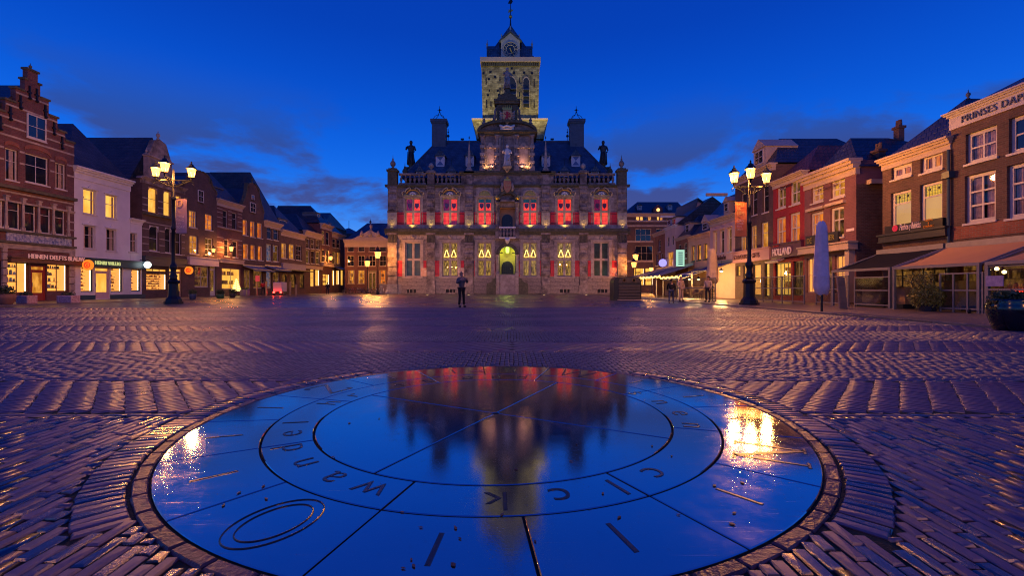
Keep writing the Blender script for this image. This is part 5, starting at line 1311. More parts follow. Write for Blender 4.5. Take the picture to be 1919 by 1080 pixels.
for i, t_ in enumerate(('TAPAS', '&', 'DRINKS')): text(t_, .16, mat('orange_letter', (.7, .25, .02), .4, .05), h.root, (h.u(428), -.155, zs0 + .46 - i * .15), extrude=.008, align='CENTER')
h.fascia(.02, h.W - .02, zs0 - .28, zs0 + .02, DOORD, .25)
DRAIN = mat('teal_drainpipe', (.03, .07, .09), .45, .1)
mb = MB(); mb.tube([(h.W - .02, -.1, .2), (h.W - .02, -.1, zc - .6)], .06, 8); mb.box(h.W - .2, h.W + .16, -.25, 0, zc - 1.9, zc - 1.6); mb.build('drainpipe', DRAIN, h.root)
# ---- nearest house
h = House('princess_house', 'tall brown brick house with white frieze lettering and large sash windows', 'R', 511, 1900, BR_BROWN, Z8, depth=11, group=GR)
for i, (a, b, t, bt) in enumerate(((574, 709, 212, 342), (760, 900, 145, 297))): h.win(a, b, t, bt, 2, 2, 'dark' if i else 'curtain', split=True, fw=.15)
for i, (a, b, t, bt) in enumerate(((570, 703, 392, 597), (751, 890, 348, 576))): h.win(a, b, t, bt, 2, 3, 'curtain', split=True, fw=.15)
zc = h.z(511, 122)
h.shop(0, 0, 0, 0, 'dim', mat('dark_red_frame', (.16, .02, .02), .4, .1), 5, 2, z0=.4, z1=3.0, u0=.3, u1=4.6, strip=False, seed=5)
h.door(690, 735, 800, m=mat('red_bar_door', (.28, .02, .02), .4, .1), glass='dim') if False else None
h.finish(zc - .1)
h.cornice(zc, .3, .42, TRIM, .9, ext=.2)
LETN = mat('slate_letter', (.10, .11, .15), .5, .05)
text('PRINSES DAPHNE', .42, LETN, h.root, (h.u(562), -.09, zc - .62), extrude=.012, sx=.92, space=1.1)
h.hip(zc + 3, TILE_D, z0=zc, front=5)
MB().box(.15, h.W, -.025, .02, h.z(512, 668), h.z(512, 612)).build('brick_panel', BR_ORANGE, h.root)
# ================================================================== TOWN HALL
HY = 74.0
HX0 = PX(950.2, HY)
hall = empty('town_hall', (HX0, HY, 0.02), 0, 'grand sandstone town hall with red shutters, balustrades and a central gable', 'town hall')
def hx(zx, y=0.0): return PX(700 + zx / 2.77, HY + y) - HX0
def hz(zy, y=0.0): return PZ(180 + zy / 2.77, HY + y) - 0.02
WX = [(165, 245), (357, 438), (540, 615), (774, 850), (952, 1031), (1142, 1222)]
PIL = [(76, 124), (278, 320), (475, 518), (872, 915), (1068, 1110), (1264, 1312)]
zLed = hz(691); zLedB = hz(712); zBal0 = hz(462); zBal1 = hz(402)
# front wall with its openings
ops = []
for a, b in WX:
    ops.append((hx(a), hx(b), hz(938), hz(760))); ops.append((hx(a), hx(b), hz(670), hz(530)))
ops.append((hx(655), hx(735), hz(925), hz(778))); ops.append((hx(656), hx(734), hz(684), hz(577)))
ops += [(hx(c - 38), hx(c + 38), hz(1022), hz(1002)) for c in (205, 393, 985, 1180)]
mb = MB(); grid_wall(mb, hx(74), hx(1316), 0, zBal0, ops, .45)
xa, xb = hx(74), hx(1316)
mb.quad((xa, 0, 0), (xa, 16, 0), (xa, 16, zBal0), (xa, 0, zBal0)); mb.quad((xb, 0, 0), (xb, 16, 0), (xb, 16, zBal0), (xb, 0, zBal0)); mb.quad((xa, 16, 0), (xb, 16, 0), (xb, 16, zBal0), (xa, 16, zBal0)); mb.quad((xa, .5, zBal0 - .1), (xb, .5, zBal0 - .1), (xb, 16, zBal0 - .1), (xa, 16, zBal0 - .1))
mb.build('wall', ASHLAR, hall)
MB().box(hx(456), hx(934), -.25, .6, zBal0 + .01, hz(398)).build('attic', STONE, hall)
# plinth courses: stone blocks between the pilasters
PLB = [MB().cbox(0, 1, -.16, .02, 0, 1, .025) for _ in range(1)]
edges = [PIL[0][1], *[e for p in PIL[1:-1] for e in p], PIL[-1][0]]
spans = [(124, 278), (320, 475), (518, 592), (795, 872), (915, 1068), (1110, 1264)]
shared_block = None
for (a, b) in spans:
    x0, x1 = hx(a) + .02, hx(b) - .02; zc0 = hz(1025); rows_ = 4; hgt = (hz(943) - zc0) / rows_
    for r in range(rows_):
        n = max(2, round((x1 - x0) / 1.5)); off = .5 if r % 2 else 0
        xs_ = [x0] + [x0 + (x1 - x0) * (i + off) / n for i in range(0 if off else 1, n)] + [x1]
        for p, q in zip(xs_[:-1], xs_[1:]):
            if q - p < .15: continue
            mid = (p + q) / 2
            if r == 0 and any(o[0] - .1 < mid < o[1] + .1 for o in ops[-4:]): continue
            if shared_block is None:
                o = MB().cbox(0, 1, 0, .14, 0, 1, .03).build('stone_block', STONE, hall); shared_block = o.data
            else:
                o = bpy.data.objects.new('stone_block', shared_block); col.objects.link(o); o.parent = hall
            o.location = (p + .015, -.13 + random.uniform(-.015, .015), zc0 + r * hgt + .01); o.scale = (q - p - .03, 1, hgt - .02)
for o4 in ops[-4:]:
    g = MB(); n = 4
    for i in range(n + 1): x = o4[0] + (o4[1] - o4[0]) * i / n; g.box(x - .05, x + .05, -.02, .06, o4[2], o4[3])
    w = g.build('cellar_window', STONE_L, hall); MB().box(o4[0], o4[1], .2, .22, o4[2], o4[3]).build('pane', ROOM_B, w)
# pilasters
def blocks(par, x0, x1, z0, z1, n, proud, m, c=.05, alt=True):
    for i in range(n):
        a = z0 + (z1 - z0) * i / n; b = z0 + (z1 - z0) * (i + 1) / n
        pr = proud if (not alt or i % 2 == 0) else proud * .55; ins = 0 if (not alt or i % 2 == 0) else .06
        MB().cbox(x0 + ins, x1 - ins, -pr, .02, a + .02, b - .02, c).build('stone_block', m, par)
for i, (a, b) in enumerate(PIL):
    x0, x1 = hx(a), hx(b); w = x1 - x0; ext = .12
    p = MB(); p.box(x0 - .1, x1 + .1, -.52, .02, 0, hz(985)); p.box(x0 + .03, x1 - .03, -.28, .02, hz(985), zLedB)
    p.box(x0 - .08, x1 + .08, -.5, .02, hz(985), hz(980))
    p.box(x0 - .06, x1 + .06, -.50, .02, hz(772), hz(764)); p.box(x0 - .12, x1 + .12, -.56, .02, hz(722), zLedB)
    pl = p.build('pilaster', STONE, hall)
    blocks(pl, x0, x1, hz(980), hz(772), 9, .46, STONE)
    fl = MB()
    for k in range(6): xx = x0 + w * (k + .5) / 6; fl.box(xx - w * .05, xx + w * .05, -.40, -.2, hz(762), hz(724))
    fl.build('fluting', STONE_D, pl)
    # upper order
    p = MB(); p.box(x0 + .05, x1 - .05, -.28, .02, hz(600), hz(470)); p.box(x0 - .04, x1 + .04, -.44, .02, hz(606), hz(598)); p.box(x0 - .06, x1 + .06, -.44, .02, hz(482), hz(470))
    pu = p.build('pilaster', STONE, hall)
    blocks(pu, x0 + .04, x1 - .04, hz(596), hz(484), 5, .40, STONE)
    q = MB(); q.box(x0, x1, -.42, .02, hz(680), hz(606)); q.box(x0 - .1, x1 + .1, -.52, .02, zLed, hz(678)); ped = q.build('pedestal', STONE_L, pu)
    o_ = MB()
    for k in range(3):
        zz = hz(625 + 20 * k); o_.ball((x0 + w * .5, -.43, zz), .13, 6, 4, sy=.5)
        for s_ in (.28, .72): o_.ball((x0 + w * s_, -.43, zz), .07, 5, 4, sy=.5)
    o_.build('carved_panel', STONE_L, ped)
# ledge between the storeys
L_ = MB(); xl, xr = hx(62), hx(1328)
for (u0, u1) in ((xl, hx(640)), (hx(750), xr)):
    L_.box(u0, u1, -.42, .0, zLedB - .28, zLedB); L_.box(u0, u1, -.62, .0, zLedB, zLedB + .2); L_.box(u0, u1, -.82, .0, zLedB + .2, zLed)
L_.build('ledge', STONE_D, hall)
L2 = MB(); L2.box(xl, xr, -.30, 0, zBal0 - .38, zBal0 - .2); L2.box(xl, xr, -.46, 0, zBal0 - .2, zBal0 + .02); L2.build('cornice', STONE_D, hall)
L3 = MB(); L3.box(hx(450), hx(940), -.45, .62, hz(412), hz(404)); L3.box(hx(446), hx(944), -.6, .62, hz(404), hz(394)); L3.build('cornice', STONE_D, hall)
# gilt lettering on the attic frieze
LG = mat('worn_gilt_letter', (.42, .27, .12), .5, .1)
for t_, zx in (('DELPHENSIVM', 520), ('SENATVS', 640), ('ANNO', 760), ('MDCXX', 850)):
    text(t_, .62, LG, hall, (hx(zx), -.27, hz(430)), extrude=.015, sx=.45)
# windows, surrounds, shutters
TEALB = room_mat('teal_dim_glow', (.01, .05, .09), (.03, .09, .13), .6); PURB = room_mat('plum_dim_glow', (.10, .008, .07), (.42, .015, .07), .6, 3)  # added panels with weak glow, for the dimmer parts of the lit windows
def shutter(x0, x1, z0, z1, m=SHUT, y=-.10):
    s = MB(); s.box(x0, x1, y, y + .06, z0, z1); fw = min(.14, (x1 - x0) * .2)
    for (p, q, r, t) in ((x0, x0 + fw, z0, z1), (x1 - fw, x1, z0, z1), (x0 + fw, x1 - fw, z0, z0 + fw), (x0 + fw, x1 - fw, z1 - fw, z1), (x0 + fw, x1 - fw, (z0 + z1) / 2 - fw / 2, (z0 + z1) / 2 + fw / 2)): s.box(p, q, y - .03, y - .002, r, t)
    o = s.build('shutter', m, hall); h_ = MB()
    for zz in (z0 + .3, z1 - .3): h_.box(x0 + .05, x1 - .05, y - .045, y - .032, zz - .03, zz + .03)
    h_.build('hinge', IRON, o)
    return o
low_sh = [((125, 160), (248, 275)), ((317, 355), (440, 470)), ((522, 538), (617, 632)), ((755, 772), (852, 868)), ((918, 950), (1035, 1070)), ((1112, 1140), (1226, 1262))]
up_sh = [((120, 160), (247, 280)), ((313, 353), (442, 472)), ((522, 538), (617, 632)), ((757, 772), (853, 868)), ((918, 949), (1035, 1074)), ((1113, 1140), (1226, 1265))]
ROOMS['hall'] = ROOM_H; kinds = ['green', 'hall', 'hall', 'hall', 'hall', 'green']
for i, (a, b) in enumerate(WX):
    x0, x1 = hx(a), hx(b); z0, z1 = hz(938), hz(760)
    w = window(hall, x0, x1, z0, z1, 2, 2, STONE_L, kinds[i], y=.2, split=True, sill=False, fw=.16, mw=.38, transom=.50, room=2.5)
    cm = MB()
    for k in range(1, 8): zz = z0 + (z1 - z0) * k / 8; cm.box(x0 + .1, x1 - .1, .222, .226, zz - .014, zz + .014)
    for k in range(1, 8):
        if k != 4: xx = x0 + (x1 - x0) * k / 8; cm.box(xx - .014, xx + .014, .2185, .2215, z0 + .1, z1 - .1)
    cm.build('lead_cames', IRON, w)
    s = MB(); s.box(x0 - .45, x0, -.14, .05, z0, z1 + .3); s.box(x1, x1 + .45, -.14, .05, z0, z1 + .3); s.box(x0, x1, -.14, .05, z1, z1 + .3); s.box(x0 - .6, x1 + .6, -.22, .05, z1 + .3, z1 + .46); s.box(x0 - .5, x1 + .5, -.24, .05, z0 - .25, z0)
    s.build('window_surround', STONE_L, w)
    # flat arch with keystone
    zk0, zk1 = z1 + .5, zLedB - .32; uc = (x0 + x1) / 2
    for k in range(-3, 4):
        f0, f1 = (k - .5) * .62, (k + .5) * .62; sp = 1.0 + .25
        MB().prism([(uc + f0 + .02, zk0), (uc + f1 - .02, zk0), (uc + f1 * sp - .02, zk1), (uc + f0 * sp + .02, zk1)], -.30 if k == 0 else -.12 - .03 * (k % 2), .02).build('voussoir', STONE_L, w)
    MB().ball((uc, -.34, (zk0 + zk1) / 2), .26, 8, 6, sy=.5).build('carved_head', STONE_L, w, smooth=True)
    for (p, q) in low_sh[i]: shutter(hx(p), hx(q), z0 + .05, hz(856))
    # upper window
    z0, z1 = hz(670), hz(530)
    w = window(hall, x0, x1, z0, z1, 2, 2, STONE_L, 'red', y=.2, split=True, sill=False, fw=.16, mw=.34, transom=.5, room=1.2)
    cm = MB()
    for k in range(1, 7):
        if k != 3: zz = z0 + (z1 - z0) * k / 6; cm.box(x0 + .1, x1 - .1, .222, .226, zz - .016, zz + .016)
    cm.build('lead_cames', IRON, w)
    sh_ = MB()
    for uu in (x0 + (x1 - x0) * .27, x0 + (x1 - x0) * .73):
        zc_ = z0 + (z1 - z0) * .74; sh_.prism([(uu - .32, zc_ + .3), (uu + .32, zc_ + .3), (uu + .34, zc_ - .1), (uu + .16, zc_ - .4), (uu, zc_ - .55), (uu - .16, zc_ - .4), (uu - .34, zc_ - .1)], .27, .285)
    if i in (2, 3): MB().box(x0, x1, .30, .31, z1 - (z1 - z0) * .17, z1).build('dim_panel', TEALB, w)
    if i in (0, 1, 5): MB().box(x0, x0 + (x1 - x0) * (.5 if i else .42), .30, .31, z0 + (z1 - z0) * .52, z1).build('dim_panel', PURB, w)
    if i in (1, 4): MB().box((x0 + x1) / 2 + .1, x1, .30, .31, z0, z0 + (z1 - z0) * .16).build('dim_panel', PURB, w)
    sh_.build('stained_shield', mat('dark_red_glass', (.12, .005, .03), .2, .3), w)
    s = MB(); s.box(x0 - .35, x0, -.12, .05, z0, z1 + .2); s.box(x1, x1 + .35, -.12, .05, z0, z1 + .2); s.box(x0, x1, -.12, .05, z1, z1 + .2); s.box(x0 - .5, x1 + .5, -.22, .05, z1 + .2, z1 + .34)
    s.box(x0 - 1.2, x1 + 1.2, -.35, .02, zLed + .01, z0 - .02)
    s.build('window_surround', STONE_L, w)
    for (p, q) in up_sh[i]: shutter(hx(p), hx(q), z0, hz(604))
    uc = (x0 + x1) / 2; zt = z1 + .36
    if i in (2, 3):       # fan shell under a square head
        fm_ = MB(); r = (x1 - x0) * .5
        fm_.box(uc - r * 1.18, uc + r * 1.18, -.16, .02, zt, hz(452)); fo = fm_.build('window_head', STONE_L, w)
        ar = MB(); n = 18
        P = [(uc + r * math.cos(math.pi * k / n), zt + r * .86 * math.sin(math.pi * k / n)) for k in range(n + 1)] + [(uc + r * .8 * math.cos(math.pi * k / n), zt + r * .68 * math.sin(math.pi * k / n)) for k in range(n, -1, -1)]
        ar.prism(P, -.34, -.15); ar.build('arch_moulding', STONE_L, fo)
        fa = MB()
        for k in range(9): t0 = math.pi * (k + .15) / 9; t1 = math.pi * (k + .85) / 9; fa.prism([(uc, zt), (uc + r * .76 * math.cos(t0), zt + r * .64 * math.sin(t0)), (uc + r * .76 * math.cos(t1), zt + r * .64 * math.sin(t1))], -.26, -.15)
        fa.build('shell_fan', GOLD, fo)
    else:                 # broken scroll pediment with shell
        sc_ = MB(); r = (x1 - x0) * .62
        for s_ in (-1, 1):
            P = [(uc + s_ * r * f, -.22, zt + hgt) for f, hgt in ((1.05, .05), (1.15, .45), (1.0, .75), (.78, .62), (.72, .95), (.5, 1.2), (.3, 1.35), (.22, 1.15), (.34, 1.0))]
            sc_.tube(P, .12, 6)
        so = sc_.build('scroll_pediment', STONE_L, w, smooth=True)
        ar = MB(); n = 14
        P = [(uc + r * .72 * math.cos(math.pi * k / n), -.16, zt + r * .62 * math.sin(math.pi * k / n)) for k in range(n + 1)]
        ar.tube(P, .11, 6); ar.box(uc - r * .9, uc + r * .9, -.3, .02, zt - .02, zt + .08); ar.build('arch_moulding', GOLD, so)
        sl = MB()
        for k in range(5): t = math.pi * (k + .5) / 5; sl.ball((uc + .42 * math.cos(t), -.22, zt + .12 + .38 * math.sin(t)), .17, 6, 4, sy=.5)
        sl.ball((uc, -.24, zt + .15), .2, 6, 4, sy=.5); sl.build('shell', MARBLE, so, smooth=True)
# posters on two of the lower shutters
for zx0, zx1, c_ in ((248, 276, (.6, .22, .08)), (439, 471, (.45, .22, .18)), (1227, 1261, (.5, .05, .05))):
    p = MB().box(hx(zx0), hx(zx1), -.165, -.15, hz(938) + .05, hz(893)); pm = mat('poster_%d' % zx0, c_, .5, base2=(.8, .6, .4), scale=2.5); p.build('poster', pm, hall)
# balustrade: posts, rails and balusters
bal = None
for (a, b) in ((132, 272), (322, 456), (934, 1066), (1112, 1254)):
    x0, x1 = hx(a), hx(b); r_ = MB(); r_.box(x0, x1, -.2, .2, zBal0 + .03, zBal0 + .3); r_.box(x0, x1, -.26, .26, zBal1 - .3, zBal1)
    ro = r_.build('balustrade', STONE, hall); n = 6
    for k in range(n):
        if bal is None:
            bo = MB().lathe([(.2, 0), (.2, .08), (.1, .14), (.24, .5), (.2, .75), (.08, 1.05), (.12, 1.2), (.2, 1.26), (.2, 1.32)], 0, 0, 0, 8).build('baluster', STONE, ro, smooth=True); bal = bo.data
        else: bo = bpy.data.objects.new('baluster', bal); col.objects.link(bo); bo.parent = ro
        bo.location = (x0 + (x1 - x0) * (k + .5) / n, 0, zBal0 + .29); bo.scale = (1, 1, (zBal1 - zBal0 - .58) / 1.32)
URN = [(.3, 0), (.3, .12), (.14, .2), (.42, .6), (.46, .85), (.3, 1.15), (.12, 1.35), (.16, 1.5), (.06, 1.7), (.02, 2.2)]
for i, (a, b) in enumerate(PIL):
    x0, x1 = hx(a), hx(b); uc = (x0 + x1) / 2; corner = i in (0, 5)
    top = hz(384) if corner else hz(394)
    p = MB(); p.box(x0 + (.0 if corner else .12), x1 - (.0 if corner else .12), -.42, .6, zBal0 + .02, top - .3); p.box(x0 - .15, x1 + .15, -.6, .75, top - .3, top); p.box(x0 + .1, x1 - .1, -.3, .5, top, top + .25); po = p.build('pedestal', STONE if not corner else STONE_D, hall)
    if corner: MB().lathe(URN, uc, .1, top + .25, 12).build('urn', STONE, po, smooth=True)
    elif i in (1, 4): MB().lathe([(.2, 0), (.2, .15), (.1, .25), (.42, .55), (.46, .8), (.3, 1.1), (.05, 1.3)], uc, .1, top + .2, 12).build('ball_finial', STONE_L, po, smooth=True)
    else:
        ob = MB(); ob.lathe([(.58, 0), (.58, .3), (.42, .45), (.34, 1.2), (.10, hz(240) - top - .2), (.01, hz(232) - top)], uc, .1, top + .2, 4, rot=R(45)); oo = ob.build('obelisk', STONE_L, po)
        MB().tube([(uc, .1, hz(234)), (uc, .1, hz(205))], .03, 5).ball((uc, .1, hz(215)), .13, 6, 5).build('finial', IRON, oo)
# small urns beside the corner
for zx in (148, 1242): MB().lathe(URN, hx(zx), 2.0, hz(400), 10).build('urn', STONE_D, hall, smooth=True)
# figures on tall pedestals at the roof corners
def figure(name, par, x, y, z, h, m, sword=False, dark=False):
    b = MB(); s = h / 1.8
    b.lathe([(.30 * s, 0), (.33 * s, .1 * s), (.24 * s, .6 * s), (.20 * s, .95 * s), (.25 * s, 1.25 * s), (.24 * s, 1.42 * s), (.09 * s, 1.52 * s), (.085 * s, 1.58 * s)], x, y, z, 10, .7)
    b.ball((x, y - .02 * s, z + 1.70 * s), .13 * s, 8, 6, sz=1.2)
    b.tube([(x - .23 * s, y, z + 1.40 * s), (x - .36 * s, y - .1 * s, z + 1.15 * s), (x - .30 * s, y - .22 * s, z + 1.32 * s)], [.08 * s, .065 * s, .05 * s], 6)
    b.tube([(x + .23 * s, y, z + 1.40 * s), (x + .34 * s, y - .06 * s, z + 1.1 * s), (x + .26 * s, y - .2 * s, z + .92 * s)], [.08 * s, .065 * s, .05 * s], 6)
    for k in range(5): b.tube([(x + (-.2 + .1 * k) * s, y - .18 * s, z + .95 * s), (x + (-.24 + .12 * k) * s, y - .22 * s, z + .03 * s)], .035 * s, 5)
    o = b.build(name, m, par, smooth=True)
    if sword:
        MB().box(x - .325 * s, x - .275 * s, y - .25 * s, y - .23 * s, z + 1.3 * s, z + 2.55 * s).box(x - .40 * s, x - .20 * s, y - .26 * s, y - .22 * s, z + 1.38 * s, z + 1.42 * s).build('sword', LEAD, o)
        g = MB(); g.tube([(x + .26 * s, y - .22 * s, z + .93 * s), (x + .26 * s, y - .22 * s, z + .6 * s)], .012 * s, 5); g.tube([(x + .10 * s, y - .22 * s, z + .62 * s), (x + .42 * s, y - .22 * s, z + .62 * s)], .015 * s, 5)
        for q in (.10, .42): g.lathe([(.01 * s, .1 * s), (.09 * s, 0)], x + q * s, y - .22 * s, z + .45 * s, 8)
        g.build('scales', GOLD, o)
    return o
for zx in (195, 1192):
    y = 5.0; x = hx(zx, y); p = MB(); p.box(x - .9, x + .9, y - .7, y + .9, zBal0, hz(382, y)); p.box(x - 1.05, x + 1.05, y - .85, y + 1.05, hz(382, y), hz(374, y)); p.lathe([(.5, 0), (.4, .4), (.55, .6)], x, y, hz(374, y), 8); po = p.build('pedestal', STONE_D, hall)
    figure('statue', po, x, y, hz(374, y) + .55, hz(236, y) - hz(374, y) - .5, mat('dark_bronze', (.03, .032, .04), .5, .3, 5))
# roof
EY, RY = 1.3, 8.6
ze_ = hz(425, EY); zr_ = hz(236, RY)
rx0, rx1 = hx(330, RY), hx(1060, RY); ex0, ex1 = hx(145, EY), hx(1245, EY)
MB().add([(ex0, EY, ze_), (ex1, EY, ze_), (ex1, 15.8, ze_), (ex0, 15.8, ze_), (rx0, RY, zr_), (rx1, RY, zr_)], [(0, 1, 5, 4), (1, 2, 5), (2, 3, 4, 5), (3, 0, 4)]).build('roof', SLATE, hall)
hip_ = MB(); hip_.tube([(rx0, RY, zr_), (rx1, RY, zr_)], .16, 6)
for c_ in ((ex0, EY), (ex1, EY)): hip_.tube([(rx0 if c_[0] < 0 else rx1, RY, zr_), (c_[0], c_[1], ze_)], .14, 6)
hip_.build('ridge_lead', LEAD, hall)
def on_roof(zy):
    for k in range(1000):
        t = k / 999; y = EY + (RY - EY) * t
        if ze_ + (zr_ - ze_) * t >= hz(zy, y): return y
    return RY
BLUEP = mat('blue_white_paint', (.10, .16, .34), .6, .1); WHP = mat('white_shutter_paint', (.62, .62, .66), .6, .05)
def roof_dormer(zx0, zx1, zt, zb, pk, painted=True):
    y = on_roof(zb) - .15; x0, x1, z0, z1, zp = hx(zx0, y), hx(zx1, y), hz(zb, y), hz(zt, y), hz(pk, y); uc = (x0 + x1) / 2
    d = MB().box(x0, x1, y, y + 3, z0 - .6, z1).build('dormer', WHP, hall)
    MB().prism([(x0 - .3, z1 - .05), (x1 + .3, z1 - .05), (uc, zp)], y - .25, y + 3.4).build('dormer_roof', SLATE, d)
    if painted:
        zc_ = (z0 + z1) / 2; f = MB(); f.add([(x0 + .1, y - .02, z0 + .1), (x1 - .1, y - .02, z0 + .1), (uc, y - .02, zc_), (x0 + .1, y - .02, z1 - .12), (x1 - .1, y - .02, z1 - .12)], [(0, 1, 2), (3, 2, 4)]); f.build('shutter', BLUEP, d)
        MB().box(x0 - .06, x0 + .1, y - .06, y, z0, z1).box(x1 - .1, x1 + .06, y - .06, y, z0, z1).build('dormer_frame', WHP, d)
    else: MB().box(x0 + .15, x1 - .15, y - .02, y, z0, z1 - .1).build('pane', DARKGLASS, d)
    MB().tube([(uc, y - .2, zp - .1), (uc, y - .2, zp + 1.0)], .04, 5).build('finial', IRON, d)
for a, b in ((325, 367), (480, 520), (874, 915), (1029, 1071)): roof_dormer(a, b, 310, 362, 278)
for a, b in ((385, 426), (968, 1012), (222, 258), (1130, 1170)): roof_dormer(a, b, 392, 412, 362, False)
# chimneys with iron crowns
for (a, b) in ((303, 375), (1020, 1092)):
    y = RY - 1; x0, x1 = hx(a, y), hx(b, y); uc = (x0 + x1) / 2; zt = hz(120, y); wv = (x1 - x0)
    c_ = MB(); c_.box(x0, x1, y - .1, y + 1.9, zr_ - 3.2, zt - .5); c_.box(x0 - .25, x1 + .25, y - .35, y + 2.15, zt - .5, zt); c_.box(x0 - .1, x1 + .1, y - .2, y + 2.0, zt - .75, zt - .5); co = c_.build('chimney', LEAD, hall)
    k_ = MB(); zf = hz(42, y)
    for s_ in (-1, 1):
        for d_ in (-1, 1): k_.tube([(uc + s_ * wv * .42, y + .9 + d_ * .9, zt), (uc + s_ * wv * .30, y + .9 + d_ * .55, zt + .7), (uc + s_ * wv * .08, y + .9 + d_ * .15, zt + 1.1), (uc, y + .9, zt + 1.9)], .05, 5)
    k_.tube([(uc, y + .9, zt + 1.5), (uc, y + .9, zf)], .05, 5); k_.ball((uc, y + .9, zt + 2.0), .2, 8, 6); k_.tube([(uc - .4, y + .9, zf - .7), (uc + .4, y + .9, zf - .7)], .04, 5)
    k_.build('iron_crown', IRON, co)
for zx in (388, 1006): MB().tube([(hx(zx, RY), RY, zr_), (hx(zx, RY), RY, zr_ + 2.3)], .05, 5).ball((hx(zx, RY), RY, zr_ + 1.0), .25, 7, 5).ball((hx(zx, RY), RY, zr_ + 1.7), .14, 7, 5).build('iron_finial', IRON, hall)
# ---- central gable
g0, g1 = hx(558), hx(832); gy0, gy1 = -.1, 4.5; zg0, zg1 = hz(396), hz(206)
gab = MB().box(g0, g1, gy0, gy1, zg0, zg1).build('gable', ASHLAR, hall)
e = MB(); e.box(g0 - .15, g1 + .15, gy0 - .35, gy1, zg1, hz(200)); e.box(g0 - .3, g1 + .3, gy0 - .55, gy1, hz(200), hz(194)); e.box(g0 - .55, g1 + .55, gy0 - .8, gy1, hz(194), hz(184)); e.build('entablature', STONE_D, gab)
text('FIAT IVSTITIA', .5, LG, hall, (hx(588), gy0 - .58, hz(200) + .02), extrude=.01, sx=.7); text('1618', .5, LG, hall, (hx(752), gy0 - .58, hz(200) + .02), extrude=.01, sx=.7)
for zx in (566, 642, 742, 822):
    x = hx(zx); c_ = MB(); c_.box(x - .45, x + .45, gy0 - .5, gy0, zg0, zg0 + .9); c_.lathe([(.34, 0), (.36, .1), (.30, .3), (.27, zg1 - zg0 - 1.6), (.36, zg1 - zg0 - 1.3), (.40, zg1 - zg0 - 1.0)], x, gy0 - .18, zg0 + .9, 10); c_.box(x - .42, x + .42, gy0 - .55, gy0, zg1 - .25, zg1); co = c_.build('column', STONE, gab)
    for k in range(3): zz = zg0 + 1.3 + k * 1.25; MB().box(x - .40, x + .40, gy0 - .52, gy0, zz, zz + .45).build('stone_block', STONE_L, co)
for za_, zb_ in ((590, 625), (757, 800)):
    x0, x1 = hx(za_), hx(zb_); n_ = MB(); n_.box(x0 - .1, x1 + .1, gy0 - .22, gy0, hz(372), hz(362)); n_.box(x0 - .12, x1 + .12, gy0 - .26, gy0, hz(272), hz(262)); n_.box(x0, x1, gy0 - .1, gy0, hz(360), hz(274)); n_.prism([(x0 + .1, hz(262)), (x1 - .1, hz(262)), ((x0 + x1) / 2 + .2, hz(244)), ((x0 + x1) / 2 - .2, hz(244))], gy0 - .3, gy0); n_.ball(((x0 + x1) / 2, gy0 - .25, hz(268)), .22, 7, 5); n_.build('blind_niche', STONE_L, gab)
# niche and figure of justice
xn0, xn1 = hx(660), hx(728); nb_ = MB(); ucn = (xn0 + xn1) / 2; r = (xn1 - xn0) / 2; zar = hz(232); n = 10
P = [(ucn - r - .25, zg0 + .3), (ucn - r, zg0 + .3)] + [(ucn - r * math.cos(math.pi * k / n), zar + r * math.sin(math.pi * k / n)) for k in range(n + 1)] + [(ucn + r, zg0 + .3), (ucn + r + .25, zg0 + .3), (ucn + r + .25, zar + r + .25), (ucn - r - .25, zar + r + .25)]
nb_.prism(P, gy0 - .22, gy0); nb_.build('niche', STONE_L, gab)
MB().lathe([(.12, -.9), (.3, -.6), (.75, -.1), (.85, .05)], ucn, gy0 - .55, hz(373), 10).build('console', STONE_L, gab, smooth=True)
figure('statue', gab, ucn, gy0 - .62, hz(372), hz(262) - hz(372), MARBLE, True)
# segmental pediment, crowned by the coat of arms
zp0, zp1 = hz(184), hz(130); rr = (g1 - g0) / 2 + .5; n = 20
P = [(ucn + rr * math.cos(math.pi * k / n), zp0 + (zp1 - zp0) * math.sin(math.pi * k / n)) for k in range(n + 1)]
pd = MB().prism(P, gy0 - .2, gy1 - .5).build('pediment', STONE, gab)
P2 = P + [(ucn + (rr - .5) * math.cos(math.pi * k / n), zp0 + (zp1 - zp0 - .45) * math.sin(math.pi * k / n)) for k in range(n, -1, -1)]
MB().prism(P2, gy0 - .75, gy0 - .15).build('pediment_moulding', STONE_D, pd)
for zx in (573, 815): MB().lathe([(.35, 0), (.35, .4), (.2, .5), (.4, .9), (.38, 1.3), (.2, 1.7), (.26, 1.95), (.05, 2.3)], hx(zx), .2, zp0, 9).build('urn', STONE, gab, smooth=True)
a0, a1 = hx(640), hx(748); za0, za1 = hz(160), hz(48)
ae = MB().box(a0, a1, gy0 - .3, 1.5, za0, za1).build('aedicule', STONE_D, gab)
q = MB(); q.box(hx(630), hx(757), gy0 - .6, 1.7, hz(46), hz(34)); q.box(hx(626), hx(761), gy0 - .75, 1.8, hz(34), hz(24)); q.build('entablature', STONE_D, ae)
text('HOLLANDIA', .62, LG, hall, (hx(652), gy0 - .62, hz(45)), extrude=.01, sx=.72)
rr = (hx(745) - hx(640)) / 2; n = 14
MB().prism([(ucn + rr * math.cos(math.pi * k / n), hz(24) + rr * .62 * math.sin(math.pi * k / n)) for k in range(n + 1)], gy0 - .5, 1.4).build('round_pediment', STONE_D, ae)
for s_ in (-1, 1):
    x = ucn + s_ * (a1 - a0) / 2; v_ = MB(); v_.tube([(x, gy0 - .1, za1 - .3), (x + s_ * .25, gy0 - .1, za1 - 1.0), (x + s_ * .3, gy0 - .1, za0 + 1.4), (x + s_ * .75, gy0 - .1, za0 + .4), (x + s_ * .5, gy0 - .1, za0)], [.12, .2, .22, .28, .15], 7); v_.build('scroll', STONE, ae, smooth=True)
